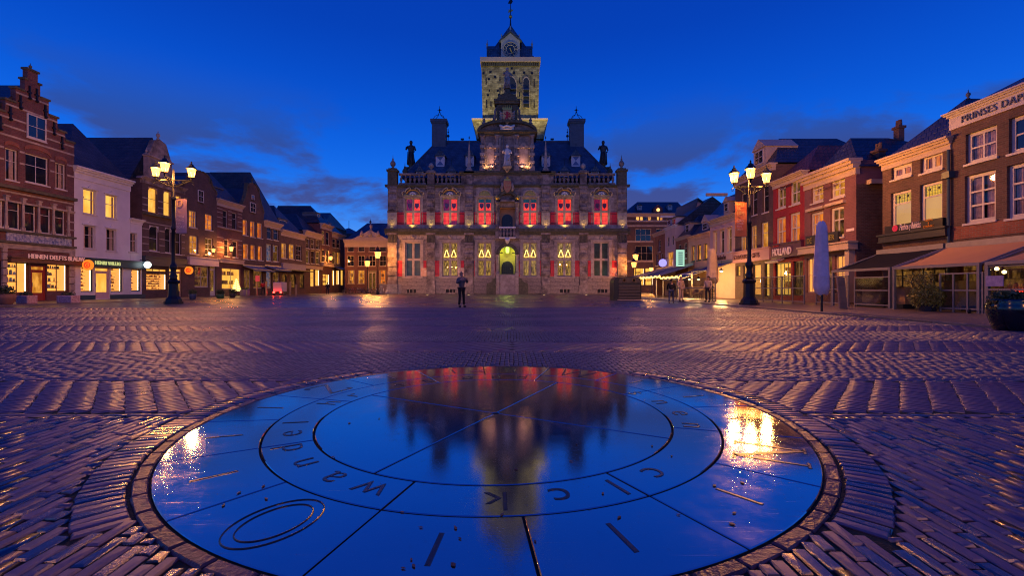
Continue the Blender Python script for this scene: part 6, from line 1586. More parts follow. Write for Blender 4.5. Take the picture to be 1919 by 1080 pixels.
sx0, sxw = ucn, (hx(722) - hx(664)) / 2; zs1, zs0 = hz(82), hz(152)
SHG = mat('shield_gold', (.62, .42, .16), .5, .12, 3)
shp = [(-1, 1), (1, 1), (1.02, .2), (.86, -.35), (.5, -.75), (0, -1), (-.5, -.75), (-.86, -.35), (-1.02, .2)]
zcs, hs = (zs0 + zs1) / 2, (zs1 - zs0) / 2
MB().prism([(sx0 + a * sxw * .78, zcs + b * hs) for a, b in shp], gy0 - .62, gy0 - .3).build('shield', SHG, ae)
lion = [(-.10, .78), (.10, .86), (.26, .74), (.22, .56), (.14, .50), (.30, .42), (.52, .62), (.60, .50), (.44, .30), (.24, .22), (.20, .02), (.36, -.12), (.44, -.40), (.62, -.62), (.44, -.70), (.26, -.46), (.14, -.28), (.00, -.30), (-.10, -.52), (-.02, -.78), (-.26, -.78), (-.30, -.46), (-.22, -.16), (-.20, .05), (-.44, .02), (-.62, .16), (-.70, .02), (-.46, -.14), (-.24, -.02), (-.28, .24), (-.52, .34), (-.62, .56), (-.46, .56), (-.36, .42), (-.20, .46), (-.28, .62), (-.24, .78)]
MB().prism([(sx0 - a * sxw * .9, zcs + .06 * hs + b * hs * .9) for a, b in lion], gy0 - .68, gy0 - .62).build('heraldic_lion', mat('heraldic_red', (.45, .02, .03), .5, .1), ae)
MB().tube([(sx0 + sxw * .55 * math.cos(t / 6), gy0 - .66, zcs + hs * (.35 + .3 * math.sin(t / 6))) for t in range(-8, 9)], .06, 5).build('lion_tail', MATS['heraldic_red'], ae)
cr_ = MB(); zc0_ = zs1 + .08; cr_.box(sx0 - .75, sx0 + .75, gy0 - .6, gy0 - .35, zc0_, zc0_ + .2)
for k in range(5): xx = sx0 - .66 + .33 * k; cr_.prism([(xx - .16, zc0_ + .2), (xx + .16, zc0_ + .2), (xx, zc0_ + .75 - .08 * abs(k - 2))], gy0 - .56, gy0 - .4); cr_.ball((xx, gy0 - .48, zc0_ + .78 - .08 * abs(k - 2)), .08, 6, 4)
cr_.build('crown', GOLD, ae)
for s_ in (-1, 1):
    wv_ = MB()
    for k in range(4): wv_.tube([(sx0 + s_ * (sxw * .8), gy0 - .5, zcs + hs * (.5 - .35 * k)), (sx0 + s_ * (sxw * 1.15), gy0 - .5, zcs + hs * (.65 - .35 * k)), (sx0 + s_ * (sxw * 1.35), gy0 - .45, zcs + hs * (.95 - .38 * k))], [.2, .18, .06], 6)
    wv_.build('carved_mantling', STONE_L, ae, smooth=True)
cv_ = MB(); cv_.box(sx0 - 1.1, sx0 + 1.1, gy0 - .65, gy0 - .2, hz(184), hz(166)); cv_.tube([(sx0 - 1.2, gy0 - .6, hz(160)), (sx0 - .6, gy0 - .7, hz(170)), (sx0, gy0 - .7, hz(163)), (sx0 + .6, gy0 - .7, hz(170)), (sx0 + 1.2, gy0 - .6, hz(160))], .2, 6); cv_.build('carved_ribbon', MARBLE, ae, smooth=True)
p_ = MB(); ztop = hz(24) + rr * .62; p_.lathe([(.6, -.2), (.6, .3), (.45, .4), (.45, .9), (.6, 1.0)], ucn, .3, ztop, 9); po_ = p_.build('pedestal', STONE_D, ae)
figure('statue', po_, ucn, .3, ztop + 1.0, 3.4, STONE_L)
# ---- balcony bay above the door
xc0, xc1 = hx(640), hx(750); ucb = (xc0 + xc1) / 2
for s_, zx in ((-1, 645), (1, 745)):
    x = hx(zx); c_ = MB(); c_.box(x - .38, x + .38, -.8, .02, hz(745), hz(680)); c_.lathe([(.30, 0), (.32, .1), (.25, .25), (.22, hz(560) - hz(680) - .7), (.3, hz(560) - hz(680) - .4), (.36, hz(560) - hz(680))], x, -.42, hz(680), 10); c_.box(x - .4, x + .4, -.85, .02, hz(560), hz(545)); c_.build('column', STONE, hall)
rm_ = MB(); x0, x1 = hx(656), hx(734); z0, z1 = hz(684), hz(577)
rm_.quad((x0, 1.5, z0), (x1, 1.5, z0), (x1, 1.5, z1), (x0, 1.5, z1)); rm_.quad((x0, 0, z0), (x0, 1.5, z0), (x0, 1.5, z1), (x0, 0, z1)); rm_.quad((x1, 0, z0), (x1, 1.5, z0), (x1, 1.5, z1), (x1, 0, z1)); rm_.quad((x0, 0, z1), (x1, 0, z1), (x1, 1.5, z1), (x0, 1.5, z1)); rm_.quad((x0, 0, z0), (x1, 0, z0), (x1, 1.5, z0), (x0, 1.5, z0))
bn = rm_.build('balcony_niche', SAND, hall)
def arch_door(par, x0, x1, z0, z1, y, m, name='door'):
    r = (x1 - x0) / 2; uc = (x0 + x1) / 2; n = 12
    P = [(x0, z0), (x1, z0)] + [(uc + r * math.cos(math.pi * k / n), z1 - r + r * math.sin(math.pi * k / n)) for k in range(n + 1)]
    d = MB().prism(P, y, y + .08).build(name, m, par)
    pl = MB()
    for k in range(6): xx = x0 + (x1 - x0) * (k + .5) / 6; pl.box(xx - .02, xx + .02, y - .015, y, z0, z1 - r * .5)
    pl.build('door_planks', IRON, d); MB().ball((uc + r * .6, y - .05, z0 + (z1 - z0) * .4), .07, 6, 5).build('handle', GOLD, d)
    return d
arch_door(hall, hx(665), hx(722), hz(682), hz(607), 1.38, mat('navy_door', (.012, .02, .04), .3, .1))
b_ = MB(); bx0, bx1 = hx(652), hx(738); b_.box(bx0, bx1, -1.0, .0, hz(742), hz(736)); b_.box(bx0, bx1, -1.0, -.7, hz(690), hz(682)); bo_ = b_.build('balcony', MARBLE, hall)
for k in range(5):
    o = bpy.data.objects.new('baluster', bal); col.objects.link(o); o.parent = bo_; o.location = (bx0 + (bx1 - bx0) * (k + .5) / 5, -.85, hz(736)); o.scale = (1.1, 1.1, (hz(690) - hz(736)) / 1.32)
MB().lathe([(.05, -.9), (.3, -.6), (.5, 0)], ucb, -.7, hz(742), 8).ball((ucb, -.95, hz(752)), .35, 8, 6).build('carved_shield', MARBLE, bo_, smooth=True)
rr = (hx(752) - hx(640)) / 2; n = 14; zq0, zq1 = hz(545), hz(495)
P = [(ucb + rr * math.cos(math.pi * k / n), zq0 + (zq1 - zq0) * math.sin(math.pi * k / n)) for k in range(n + 1)]
P += [(ucb + rr * .78 * math.cos(math.pi * k / n), zq0 + (zq1 - zq0) * .68 * math.sin(math.pi * k / n)) for k in range(n, -1, -1)]
pdm = MB().prism(P, -.9, .02).build('round_pediment', STONE_D, hall)
MB().box(hx(638), hx(754), -.85, .02, hz(552), hz(545)).box(hx(652), hx(738), -.35, .02, hz(545), hz(520)).build('entablature', STONE, pdm)
for s_ in (-1, 1): MB().lathe([(.42, 0), (.42, .3)], 0, 0, 0, 10).ball((0, 0, .3), .3, 8, 5).build('gilt_rosette', GOLD, pdm, (ucb + s_ * rr * .92, -.55, zq0 + .35)).rotation_euler = (R(90), 0, 0)
ca_ = MB(); ca_.prism([(ucb + a * .62, hz(478) + b * .95) for a, b in shp], -1.0, -.5); cr2 = ca_.build('coat_of_arms', mat('painted_arms', (.5, .08, .05), .5, base2=(.5, .35, .12), scale=3), pdm)
MB().box(ucb - .5, ucb + .5, -.95, -.5, hz(478) + 1.0, hz(478) + 1.25).ball((ucb, -.7, hz(478) + 1.5), .25, 7, 5).build('crown', GOLD, cr2)
for s_ in (-1, 1): MB().tube([(ucb + s_ * .7, -.8, hz(500)), (ucb + s_ * .95, -.85, hz(485)), (ucb + s_ * .75, -.85, hz(465)), (ucb + s_ * .85, -.85, hz(455))], [.22, .26, .2, .14], 7).build('supporter', STONE, cr2, smooth=True)
# ---- main door and steps
x0, x1, z0, z1 = hx(655), hx(735), hz(925), hz(778); rm_ = MB()
YPL = mat('lit_porch_plaster', (.62, .52, .18), .8, .1)
rm_.quad((x0, 1.6, z0), (x1, 1.6, z0), (x1, 1.6, z1), (x0, 1.6, z1)); rm_.quad((x0, 0, z0), (x0, 1.6, z0), (x0, 1.6, z1), (x0, 0, z1)); rm_.quad((x1, 0, z0), (x1, 1.6, z0), (x1, 1.6, z1), (x1, 0, z1)); rm_.quad((x0, 0, z1), (x1, 0, z1), (x1, 1.6, z1), (x0, 1.6, z1)); rm_.quad((x0, 0, z0), (x1, 0, z0), (x1, 1.6, z0), (x0, 1.6, z0))
po_ = rm_.build('porch', YPL, hall)
arch_door(hall, hx(664), hx(724), hz(922), hz(855), 1.48, DOORD)
uc = (x0 + x1) / 2; r = (x1 - x0) / 2; n = 14; zs_ = hz(815)
for s_ in (-1, 1):
    P = [(uc + s_ * r, hz(770)), (uc + s_ * r, zs_)] + [(uc + s_ * r * math.cos(math.pi / 2 * k / n), zs_ + (hz(782) - zs_) * math.sin(math.pi / 2 * k / n)) for k in range(n + 1)] + [(uc, hz(770))]
    MB().prism(P, -.05, .4).build('arch_spandrel', STONE, hall)
ro = (hx(752) - hx(638)) / 2
P = [(uc + ro * math.cos(math.pi * k / n), hz(822) + (hz(765) - hz(822)) * math.sin(math.pi * k / n)) for k in range(n + 1)] + [(uc + r * 1.02 * math.cos(math.pi * k / n), hz(822) + (hz(784) - hz(822)) * math.sin(math.pi * k / n)) for k in range(n, -1, -1)]
MB().prism(P, -.6, .02).build('door_arch', STONE_D, hall)
for zx in (644, 746):
    x = hx(zx); c_ = MB(); c_.box(x - .35, x + .35, -.7, .02, hz(930), hz(915)); c_.lathe([(.27, 0), (.22, .3), (.2, hz(825) - hz(915) - .4), (.32, hz(825) - hz(915))], x, -.35, hz(915), 10); c_.build('column', STONE_L, hall)
MB().box(x0 - .05, x0 + .5, .3, .5, zs_ - .05, zs_ + .12).box(x1 - .5, x1 + .05, .3, .5, zs_ - .05, zs_ + .12).build('impost', STONE_D, hall)
st = MB(); st.box(hx(655), hx(735), -2.2, .0, 0, hz(930)); st.box(hx(638), hx(655), -2.4, 0, 0, hz(922)); st.box(hx(735), hx(752), -2.4, 0, 0, hz(922)); st.box(hx(636), hx(657), -2.5, .02, hz(985), hz(978)); st.box(hx(733), hx(754), -2.5, .02, hz(985), hz(978))
so = st.build('stair_podium', STONE_L, hall)
for s_ in (-1, 1):
    P = [(0, 0), (1.0, 0), (1.0, .5), (.95, .68), (.7, .72), (.45, .8), (.25, 1.0), (0, 1.0)]; xb_ = hx(638) if s_ < 0 else hx(752); wd = hx(638) - hx(590)
    MB().prism([(xb_ + s_ * a * wd, b * (hz(948) - 0)) for a, b in P], -2.2, -1.7).build('stair_flank', STONE_D, so)
    for k in range(7): MB().box(xb_, xb_ + s_ * wd * (1 - k / 8), -1.69, -.3, .28 * k + .002, .28 * (k + 1)).build('step', STONE, so)
ln = empty('porch_lantern', (HX0 + uc, HY + .7, hz(797) - .5), 0, 'green glowing lantern hanging in the arch above the main door', 'lantern')
MB().lathe([(.18, .0), (.26, .08), (.3, .8), (.2, .95)], 0, 0, 0, 8).build('lantern_glass', emit_mat('green_glow', (.55, .95, .12), 3.0), ln)
MB().lathe([(.22, .95), (.32, .98), (.1, 1.15), (.03, 1.25)], 0, 0, 0, 8).tube([(0, 0, 1.2), (0, 0, 1.6)], .03, 5).build('lantern_cap', IRON, ln)
lamp('porch_light', (0, -.55, .3), 130, (.85, .95, .18), .15, ln)
# ---- floodlights on the ledges
FLD = mat('flood_lens', (.9, .7, .3), .3, .05, emit=(1, .75, .25), estr=6)
def flood(par, x, y, z, power, colr, target, spot=120, radius=.12, blend=.9):
    f = MB().box(x - .16, x + .16, y - .1, y + .1, z, z + .12).build('floodlight', IRON, par)
    MB().box(x - .13, x + .13, y - .07, y + .07, z + .121, z + .13).build('lens', FLD, f)
    l = lamp('flood', (x, y, z + .2), power, colr, radius, par, spot, None, blend); aim(l, target)
    return l
WY = (1.0, .62, .13); GFL = 1000
for i, (a, b) in enumerate(WX):
    x = (hx(a) + hx(b)) / 2; flood(hall, x, -.74, zLed + .01, 190, WY, (x, -.05, zLed + 3.0), 150, .3)
for i, (a, b) in enumerate(PIL): x = (hx(a) + hx(b)) / 2; flood(hall, x, -.78, zLed + .01, 75, (1, .72, .12) if i in (1, 2) else WY, (x, -.2, zLed + 3.5), 120, .3)
for zx in (585, 693, 800): x = hx(zx); flood(hall, x, -.95 if zx == 693 else -.42 - .3, hz(393), 270, (1, .5, .2), (x, gy0 - .1, hz(280)), 130)
flood(hall, hx(610), -.55, hz(393), 500, (1, .42, .3), (hx(680), gy0, hz(100)), 70); flood(hall, hx(776), -.55, hz(393), 500, (1, .42, .3), (hx(706), gy0, hz(100)), 70)

# added floods sunk in the paving, no such lamps seen, to brighten the lower front
for k, zx in enumerate((150, 330, 520, 866, 1060, 1240)):
    x = hx(zx); l = flood(hall, x, -8.5, -.02 - .1, GFL, (1, .50, .36), (x * .97, 0, 5.2), 130, .2)
# ================================================================== TOWER
TY = 91.0; TX0 = PX(956.5, TY); TW = (PX(1011, TY) - PX(902, TY)) / 2
tower = empty('clock_tower', (TX0, TY, 0.02), 0, 'floodlit yellow stone tower with pyramid slate roof and clock behind the town hall', 'tower')
def tz(py, y=0.0): return PZ(py, TY + y) - .02
def txx(px, y=0.0): return PX(px, TY + y) - TX0
TD = 2 * TW
b_ = MB(); zt_ = tz(117); zb_ = tz(228)
b_.add([(-TW * .955, 0, zb_), (TW * .955, 0, zb_), (TW * .955, TD, zb_), (-TW * .955, TD, zb_), (-TW, 0, zt_), (TW, 0, zt_), (TW, TD, zt_), (-TW, TD, zt_)], [(0, 1, 5, 4), (1, 2, 6, 5), (2, 3, 7, 6), (3, 0, 4, 7), (4, 5, 6, 7)]); tb = b_.build('tower_shaft', STONE_T, tower)
MB().box(-TW * 1.05, TW * 1.05, -.35, TD, 0, zb_ - 3.6).build('tower_base', STONE_T, tower)
P = [(txx(893), zb_ - 3.7), (txx(1019), zb_ - 3.7), (txx(1019), zb_ - 2.6), (txx(1021), zb_ - 1.4), (txx(1025), zb_ - .35), (txx(1025), zb_), (txx(886), zb_), (txx(886), zb_ - .35), (txx(890), zb_ - 1.4), (txx(892), zb_ - 2.6)]
MB().prism(P, -.9, TD + .9).build('corbelled_stage', STONE_T, tower); MB().box(txx(885), txx(1026), -1.1, TD + 1.1, zb_ - .02, zb_ + .3).build('coping', CREAM, tower)
MB().box(txx(900), txx(1013), -.5, TD + .5, zt_, zt_ + .9).build('cornice', CREAM, tower)
mk = MB(); 
for k in range(28): x = -TW + 2 * TW * (k + .5) / 28; mk.box(x - .14, x + .14, -.3, .02, zt_ - .8, zt_ - .01)
mk.build('corbel_table', STONE_D, tower)
rb = MB(); hw = TW * .84; zr0 = zt_ + .9; zr1 = tz(46, TW); ry0, ry1 = TW - hw, TW + hw
rb.add([(-hw * 1.12, ry0 - .6, zr0), (hw * 1.12, ry0 - .6, zr0), (hw * 1.12, ry1 + .6, zr0), (-hw * 1.12, ry1 + .6, zr0), (-hw * .92, ry0 + .4, zr0 + 1.2), (hw * .92, ry0 + .4, zr0 + 1.2), (hw * .92, ry1 - .4, zr0 + 1.2), (-hw * .92, ry1 - .4, zr0 + 1.2), (0, TW, zr1)],
       [(0, 1, 5, 4), (1, 2, 6, 5), (2, 3, 7, 6), (3, 0, 4, 7), (4, 5, 8), (5, 6, 8), (6, 7, 8), (7, 4, 8)]); rb.build('roof', SLATE, tower)
# clock dormer
cx0, cx1 = txx(939), txx(974); ccx = (cx0 + cx1) / 2; cz0, cz1, czp = tz(107), tz(75), tz(60)
DST = mat('clock_stone', (.42, .42, .38), .8, .15, 3)
cd = MB().prism([(cx0, cz0), (cx1, cz0), (cx1, cz1), (ccx, czp), (cx0, cz1)], .2, 5).build('clock_dormer', DST, tower)
for s_ in (-1, 1): MB().prism([(ccx + s_ * (cx1 - cx0) * .56, cz1 - .15), (ccx, czp + .1), (ccx, czp + .4), (ccx + s_ * (cx1 - cx0) * .62, cz1 - .05)], -.1, 5).build('dormer_roof', SLATE, cd)
for x in (cx0 + .1, cx1 - .1): MB().lathe([(.22, 0), (.22, .8), (.1, 1.0), (.16, 1.3), (.02, 1.7)], x, .3, cz1 - .2, 8).build('pinnacle', DST, cd)
MB().lathe([(.2, 0), (.1, .4), (.18, .8), (.02, 1.4)], ccx, .3, czp + .1, 8).build('pinnacle', DST, cd)
rc = (cx1 - cx0) * .41; zcc = tz(91.5)
def disc(r0, y0, y1, m, name, par, seg=32):
    P = [(ccx + r0 * math.cos(2 * math.pi * k / seg), zcc + r0 * math.sin(2 * math.pi * k / seg)) for k in range(seg)]
    return MB().prism(P, y0, y1).build(name, m, par)
face = disc(rc, .08, .2, mat('clock_blue', (.012, .03, .07), .4, .1), 'clock_face', cd)
NUM = mat('clock_numeral', (.55, .52, .40), .5, .1)
for r_ in (rc * .96, rc * .55): MB().tube([(ccx + r_ * math.cos(2 * math.pi * k / 32), .07, zcc + r_ * math.sin(2 * math.pi * k / 32)) for k in range(32)], .05, 5, True).build('clock_ring', NUM, face)
for k, t_ in enumerate(('XII', 'I', 'II', 'III', 'IIII', 'V', 'VI', 'VII', 'VIII', 'IX', 'X', 'XI')):
    a = math.pi / 2 - 2 * math.pi * k / 12; o = text(t_, .62, NUM, face, (ccx + rc * .76 * math.cos(a), .06, zcc + rc * .76 * math.sin(a)), align='CENTER', extrude=.01, sx=.62, name='numeral', ay='CENTER'); o.rotation_euler = (R(90), -(a - math.pi / 2), 0)
for ln_, an, w_ in ((rc * .55, 162, .16), (rc * .85, 150, .11)):
    a = R(90 - an); MB().tube([(ccx - .2 * math.cos(a), .03, zcc - .2 * math.sin(a)), (ccx + ln_ * math.cos(a), .03, zcc + ln_ * math.sin(a))], [w_, w_ * .4], 5).build('clock_hand', GOLD, face)
# side dormers seen edge on
for pa, pb, s_ in ((913, 928, -1), (982, 997, 1)):
    x0, x1 = txx(pa, TW), txx(pb, TW); z0, z1 = zr0 + .2, tz(86, TW)
    MB().add([(x0, TW - 2, z0), (x1, TW - 2, z0), (x1, TW + 2, z0), (x0, TW + 2, z0), (x0, TW - 2, z1 - 1.6), (x1, TW - 2, z1 - 1.6), (x1, TW + 2, z1 - 1.6), (x0, TW + 2, z1 - 1.6), (x0, TW, z1), (x1, TW, z1)], [(0, 1, 5, 4), (2, 3, 7, 6), (1, 2, 6, 9, 5), (3, 0, 4, 8, 7), (4, 5, 9, 8), (6, 7, 8, 9)]).build('side_dormer', SLATE, tower)
    xe = x0 if s_ < 0 else x1; MB().lathe([(.22, 0), (.16, .5), (.24, .8), (.1, 1.1), (.03, 1.8)], xe, TW, z1 - .4, 8).build('pinnacle', DST, tower)
sp = MB(); sp.tube([(0, TW, zr1 - .6), (0, TW, tz(36, TW)), (0, TW, tz(-8, TW))], [.22, .1, .05], 6); so_ = sp.build('spire_rod', IRON, tower)
MB().ball((0, TW, tz(31, TW)), .38, 10, 8).build('gilt_ball', GOLD, so_, smooth=True)
MB().prism([(-.5, tz(23, TW)), (.1, tz(22, TW)), (.55, tz(19, TW)), (.3, tz(16.5, TW)), (-.1, tz(19, TW)), (-.35, tz(16, TW))], TW - .04, TW + .04).build('weather_vane', GOLD, so_)
MB().prism([(-.55, tz(6, TW)), (.2, tz(6.5, TW)), (.5, tz(2, TW)), (.2, tz(-2, TW)), (-.3, tz(1, TW))], TW - .04, TW + .04).build('weather_vane', IRON, so_)
# gothic openings with louvres and small apertures
def lancet(pa, pb, pt, pbm, louv):
    x0, x1, z0, z1 = txx(pa), txx(pb), tz(pbm), tz(pt); uc = (x0 + x1) / 2; hw = (x1 - x0) / 2; n = 6
    def arc(hw_, z_): return [(uc + hw_, z0)] + [(uc + hw_ * (1 - (k / n) ** 1.8), z_ - hw_ * 1.5 * (1 - math.sin(math.pi / 2 * k / n))) for k in range(n + 1)] + [(uc - hw_ * (1 - (k / n) ** 1.8), z_ - hw_ * 1.5 * (1 - math.sin(math.pi / 2 * k / n))) for k in range(n, -1, -1)] + [(uc - hw_, z0)]
    o = MB().prism(arc(hw * 1.18, z1 + .3), -.28, .1).build('lancet_frame', STONE_L, tower); MB().prism(arc(hw, z1), -.30, -.2).build('lancet_dark_panel', DOORD, o)  # raised dark panel stands in for the shade inside the opening
    for k, f in enumerate(louv):
        zz = z0 + (z1 - z0) * f; MB().add([(x0, -.95, zz - .35), (x1, -.95, zz - .35), (x1, -.3, zz + .2), (x0, -.3, zz + .2), (x0, -.95, zz - .45), (x1, -.95, zz - .45), (x1, -.3, zz + .08), (x0, -.3, zz + .08)], [(0, 1, 2, 3), (4, 7, 6, 5), (0, 4, 5, 1), (1, 5, 6, 2), (3, 2, 6, 7), (0, 3, 7, 4)]).build('louvre', LEAD, o)
    return o
lancet(945.5, 967, 145, 184, (.2, .45)); lancet(980.5, 991.5, 147, 202, (.15, .4, .62))
ap = MB()
for px, py in ((906, 137), (919, 135), (949, 136), (963, 136), (982, 136), (997, 137), (916, 148), (914, 178), (933, 170), (935, 178), (928, 144), (959, 128)): x, z = txx(px), tz(py); ap.box(x - .22, x + .22, -.03, .05, z - .22, z + .22)  # dark blocks stand in for the shaded holes in the stone
for px, p0, p1 in ((911, 146, 158), (937, 144, 152), (974, 146, 156), (1001, 148, 163), (912, 187, 202), (937, 165, 182), (1001, 188, 202), (974, 172, 181), (917, 168, 172), (920, 190, 200)): x = txx(px); ap.box(x - .09, x + .09, -.06, .05, tz(p1), tz(p0))
ap.build('anchors_and_holes', IRON, tower)
for zx, tx in ((470, -2.5), (920, 2.5)):
    x = PX(700 + zx / 2.77, HY + 13) - TX0; l = lamp('tower_flood', (x, -7, zBal0 + 11), 5200, (1, .80, .26), .3, tower, 75, None, 1.0); aim(l, (tx, 0, tz(165)))
    MB().box(x - .3, x + .3, -7.2, -6.8, zBal0 + 10.6, zBal0 + 10.85).box(x - .05, x + .05, -7.05, -6.95, zBal0 + 7, zBal0 + 10.6).build('floodlight', IRON, tower)
# ---- lit triangles standing in four ground floor windows
tri = None
nm = {1: 'second', 2: 'third', 3: 'fourth', 4: 'fifth'}
for i in (1, 2, 3, 4):
    a, b = WX[i]
    for s_, side in ((.27, 'left'), (.73, 'right')):
        x = hx(a) + (hx(b) - hx(a)) * s_; z0 = hz(838) + .12; w_ = .40; h_ = 1.05
        if tri is None:
            t_ = MB(); Pt = [(-w_, 0, 0), (w_, 0, 0), (w_ * .12, 0, h_), (-w_ * .12, 0, h_)]; t_.tube(Pt, .045, 6, True); to = t_.build('light_triangle', emit_mat('candle_gold', (1, .58, .12), 6), None); tri = to.data
        else: to = bpy.data.objects.new('light_triangle', tri); col.objects.link(to)
        to.location = (HX0 + x, HY + .12, z0 + .02)
        tag(to, 'golden light triangle, %s one in the %s town hall window from the left' % (side, nm[i]), 'christmas light', 'light triangles in the town hall windows')
# ================================================================== STREET LAMPS
LG_MAIN = lantern_glass('lantern_glass', (1.0, .32, .06), 15.0)
WARM = (1.0, .36, .065)
def lantern(par, x, y, z, s=1.0, power=0, gm=None):
    """four sided tapering lantern standing on its bracket"""
    g = MB(); r0, r1, h = .15 * s, .27 * s, .52 * s
    g.lathe([(r0, 0), (r1, h)], x, y, z, 6)
    o = g.build('lantern_glass', gm or LG_MAIN, par)
    f = MB()
    for k in range(6):
        a = 2 * math.pi * k / 6; f.tube([(x + r0 * 1.02 * math.cos(a), y + r0 * 1.02 * math.sin(a), z), (x + r1 * 1.02 * math.cos(a), y + r1 * 1.02 * math.sin(a), z + h)], .012 * s, 4)
    f.lathe([(r1 * 1.12, h), (r1 * 1.15, h + .03 * s), (r1 * .75, h + .16 * s), (r1 * .5, h + .2 * s), (r1 * .45, h + .28 * s), (r1 * .15, h + .34 * s), (.05 * s, h + .42 * s), (.01 * s, h + .5 * s)], x, y, z, 8)
    f.lathe([(.03 * s, -.2 * s), (.07 * s, -.12 * s), (.05 * s, -.06 * s), (r0 * 1.1, -.02 * s), (r0 * 1.1, 0)], x, y, z, 8)
    f.build('lantern_frame', IRON, o)
    if power: lamp('lantern_light', (x, y, z + h * .5), power, WARM, .17 * s, par)
    return o
def street_lamp(px, py_base, arms, z_l, label, z_arm, banner, bside, btop, bbot, bw, at=None):
    Y = GY(py_base); X = PX(px, Y)
    if at: X, Y = at
    r = empty('street_lamp', (X, Y, 0), 0, label, 'street lamp', 'tall three armed lamp posts')
    MB().prismz([(.52 * math.cos(R(22.5 + 45 * k)), .52 * math.sin(R(22.5 + 45 * k))) for k in range(8)], 0, .16).lathe([(.46, .16), (.44, .3), (.34, .42), (.30, .5), (.27, 1.25), (.34, 1.32), (.36, 1.42), (.26, 1.5)], 0, 0, 0, 8, rot=R(22.5)).build('base', IRON, r)
    MB().lathe([(.22, 1.5), (.18, 1.62), (.22, 1.75), (.16, 1.85), (.14, 2.1), (.2, 2.25), (.21, 2.4), (.12, 2.5), (.105, 2.7), (.10, 4.6), (.14, 4.65), (.14, 4.78), (.085, 4.85), (.08, z_arm - 1.3), (.13, z_arm - 1.25), (.13, z_arm - 1.1), (.07, z_arm - 1.0), (.06, z_arm + .55), (.03, z_arm + .7)], 0, 0, 0, 12).build('post', IRON, r, smooth=True)
    for (ax, ay) in arms:
        L_ = math.hypot(ax, ay); ux, uy = ax / L_, ay / L_
        a = MB(); a.tube([(0, 0, z_arm), (ax, ay, z_arm)], .032, 6); a.tube([(ux * .05, uy * .05, z_arm - .42), (ux * L_ * .4, uy * L_ * .4, z_arm - .30), (ux * L_ * .75, uy * L_ * .75, z_arm - .10), (ax, ay, z_arm - .02)], .028, 6)
        for c, rad in ((.16, .13), (.42, .115), (.64, .075)):
            a.tube([(ux * L_ * c + ux * rad * math.cos(2 * math.pi * k / 12), uy * L_ * c + uy * rad * math.cos(2 * math.pi * k / 12), z_arm - .16 + .06 * c + rad * math.sin(2 * math.pi * k / 12)) for k in range(12)], .014, 4, True)
        a.tube([(ax, ay, z_arm - .05), (ax + ux * .14, ay + uy * .14, z_arm - .12), (ax + ux * .12, ay + uy * .12, z_arm - .24), (ax, ay, z_arm - .2)], .022, 5)
        a.build('arm', IRON, r)
        lantern(r, ax, ay, z_arm + .22, 1.0, LAMP_W)
    if not banner: return r
    bz1, bz0 = PZ(btop, Y), PZ(bbot, Y); s_ = bside
    b = empty('banner', (X, Y, 0), 0, banner[0], 'banner', 'event banners on the lamp posts')
    n = 10; mb = MB(); x0, x1 = s_ * .14, s_ * (.14 + bw)
    vs = []
    for i in range(n + 1):
        for j in range(5):
            t = j / 4; vs.append((x0 + (x1 - x0) * t, .02 * math.sin(i * .9 + j), bz0 + (bz1 - bz0) * i / n))
    off = len(vs); vs += [(x, y + .008, z) for x, y, z in vs]
    fs = []
    for i in range(n):
        for j in range(4): q = i * 5 + j; fs += [(q, q + 1, q + 6, q + 5), (off + q, off + q + 5, off + q + 6, off + q + 1)]
    mb.add(vs, fs); mb.build('cloth', banner[1], b, smooth=True)
    rods = MB(); rods.tube([(0, 0, bz1 + .02), (x1 + s_ * .05, 0, bz1 + .02)], .02, 6); rods.tube([(0, 0, bz0 - .02), (x1 + s_ * .05, 0, bz0 - .02)], .02, 6); rods.build('rod', IRON, b)
    xm = min(x0, x1) + .07
    for t_, sz, zz, m_ in banner[2]: text(t_, sz, m_, b, (xm, -.045, bz0 + (bz1 - bz0) * zz), extrude=.002, sx=.9)
    return r
LAMP_W = 1500
def banner_mat(name, a, b_, c):
    m = mat(name, a, .6, base2=b_, scale=1.3); return m
BL_ = (.72, .55, .50); CL = mat('banner_letter', (.80, .62, .55), .6, .05); CL2 = mat('banner_letter_gold', (.8, .55, .2), .6, .05)
street_lamp(325, 570, [(-1.1, .0), (.3, -1.1), (.95, .25)], 0, 'tall black lamp post with three lit lanterns before the cheese shop', 7.75,
            ('mauve banner with creating history lettering on the lamp post before the cheese shop', banner_mat('mauve_banner', (.42, .26, .36), (.55, .33, .24), 0), [('D', .62, .78, CL2), ('.', .5, .66, CL), ('/', .3, .60, CL), ('CREA', .22, .44, CL), ('TING', .22, .34, CL), ('HIS', .22, .24, CL), ('TORY', .22, .14, CL)]), 1, 373, 437, .70)
street_lamp(1404, 573, [(-.86, .0), (-.46, -1.02), (1.0, .05)], 0, 'tall black lamp post with three lit lanterns before the souvenir shop', 6.75,
            ('orange red banner on the lamp post before the souvenir shop', banner_mat('orange_banner', (.75, .16, .06), (.72, .30, .08), 0), [('MU', .3, .86, CL2), ('SE', .3, .74, CL2), ('UM', .3, .62, CL2), ('AARD', .16, .42, CL), ('EWER', .16, .34, CL), ('KEN', .16, .26, CL), ('DELFT', .14, .18, CL)]), -1, 379, 443, .66)
# the row of posts goes on behind the viewpoint
LAMP_W = 800
street_lamp(0, 600, [(-1.1, .0), (.3, -1.1), (.95, .25)], 0, 'tall black lamp post behind the viewpoint on the pottery shop side', 7.75, None, 1, 0, 0, 0, (-21.0, -11.0))
street_lamp(0, 600, [(-.86, .0), (-.46, -1.02), (1.0, .05)], 0, 'tall black lamp post behind the viewpoint on the terrace side', 7.0, None, 1, 0, 0, 0, (13.3, -12.0))
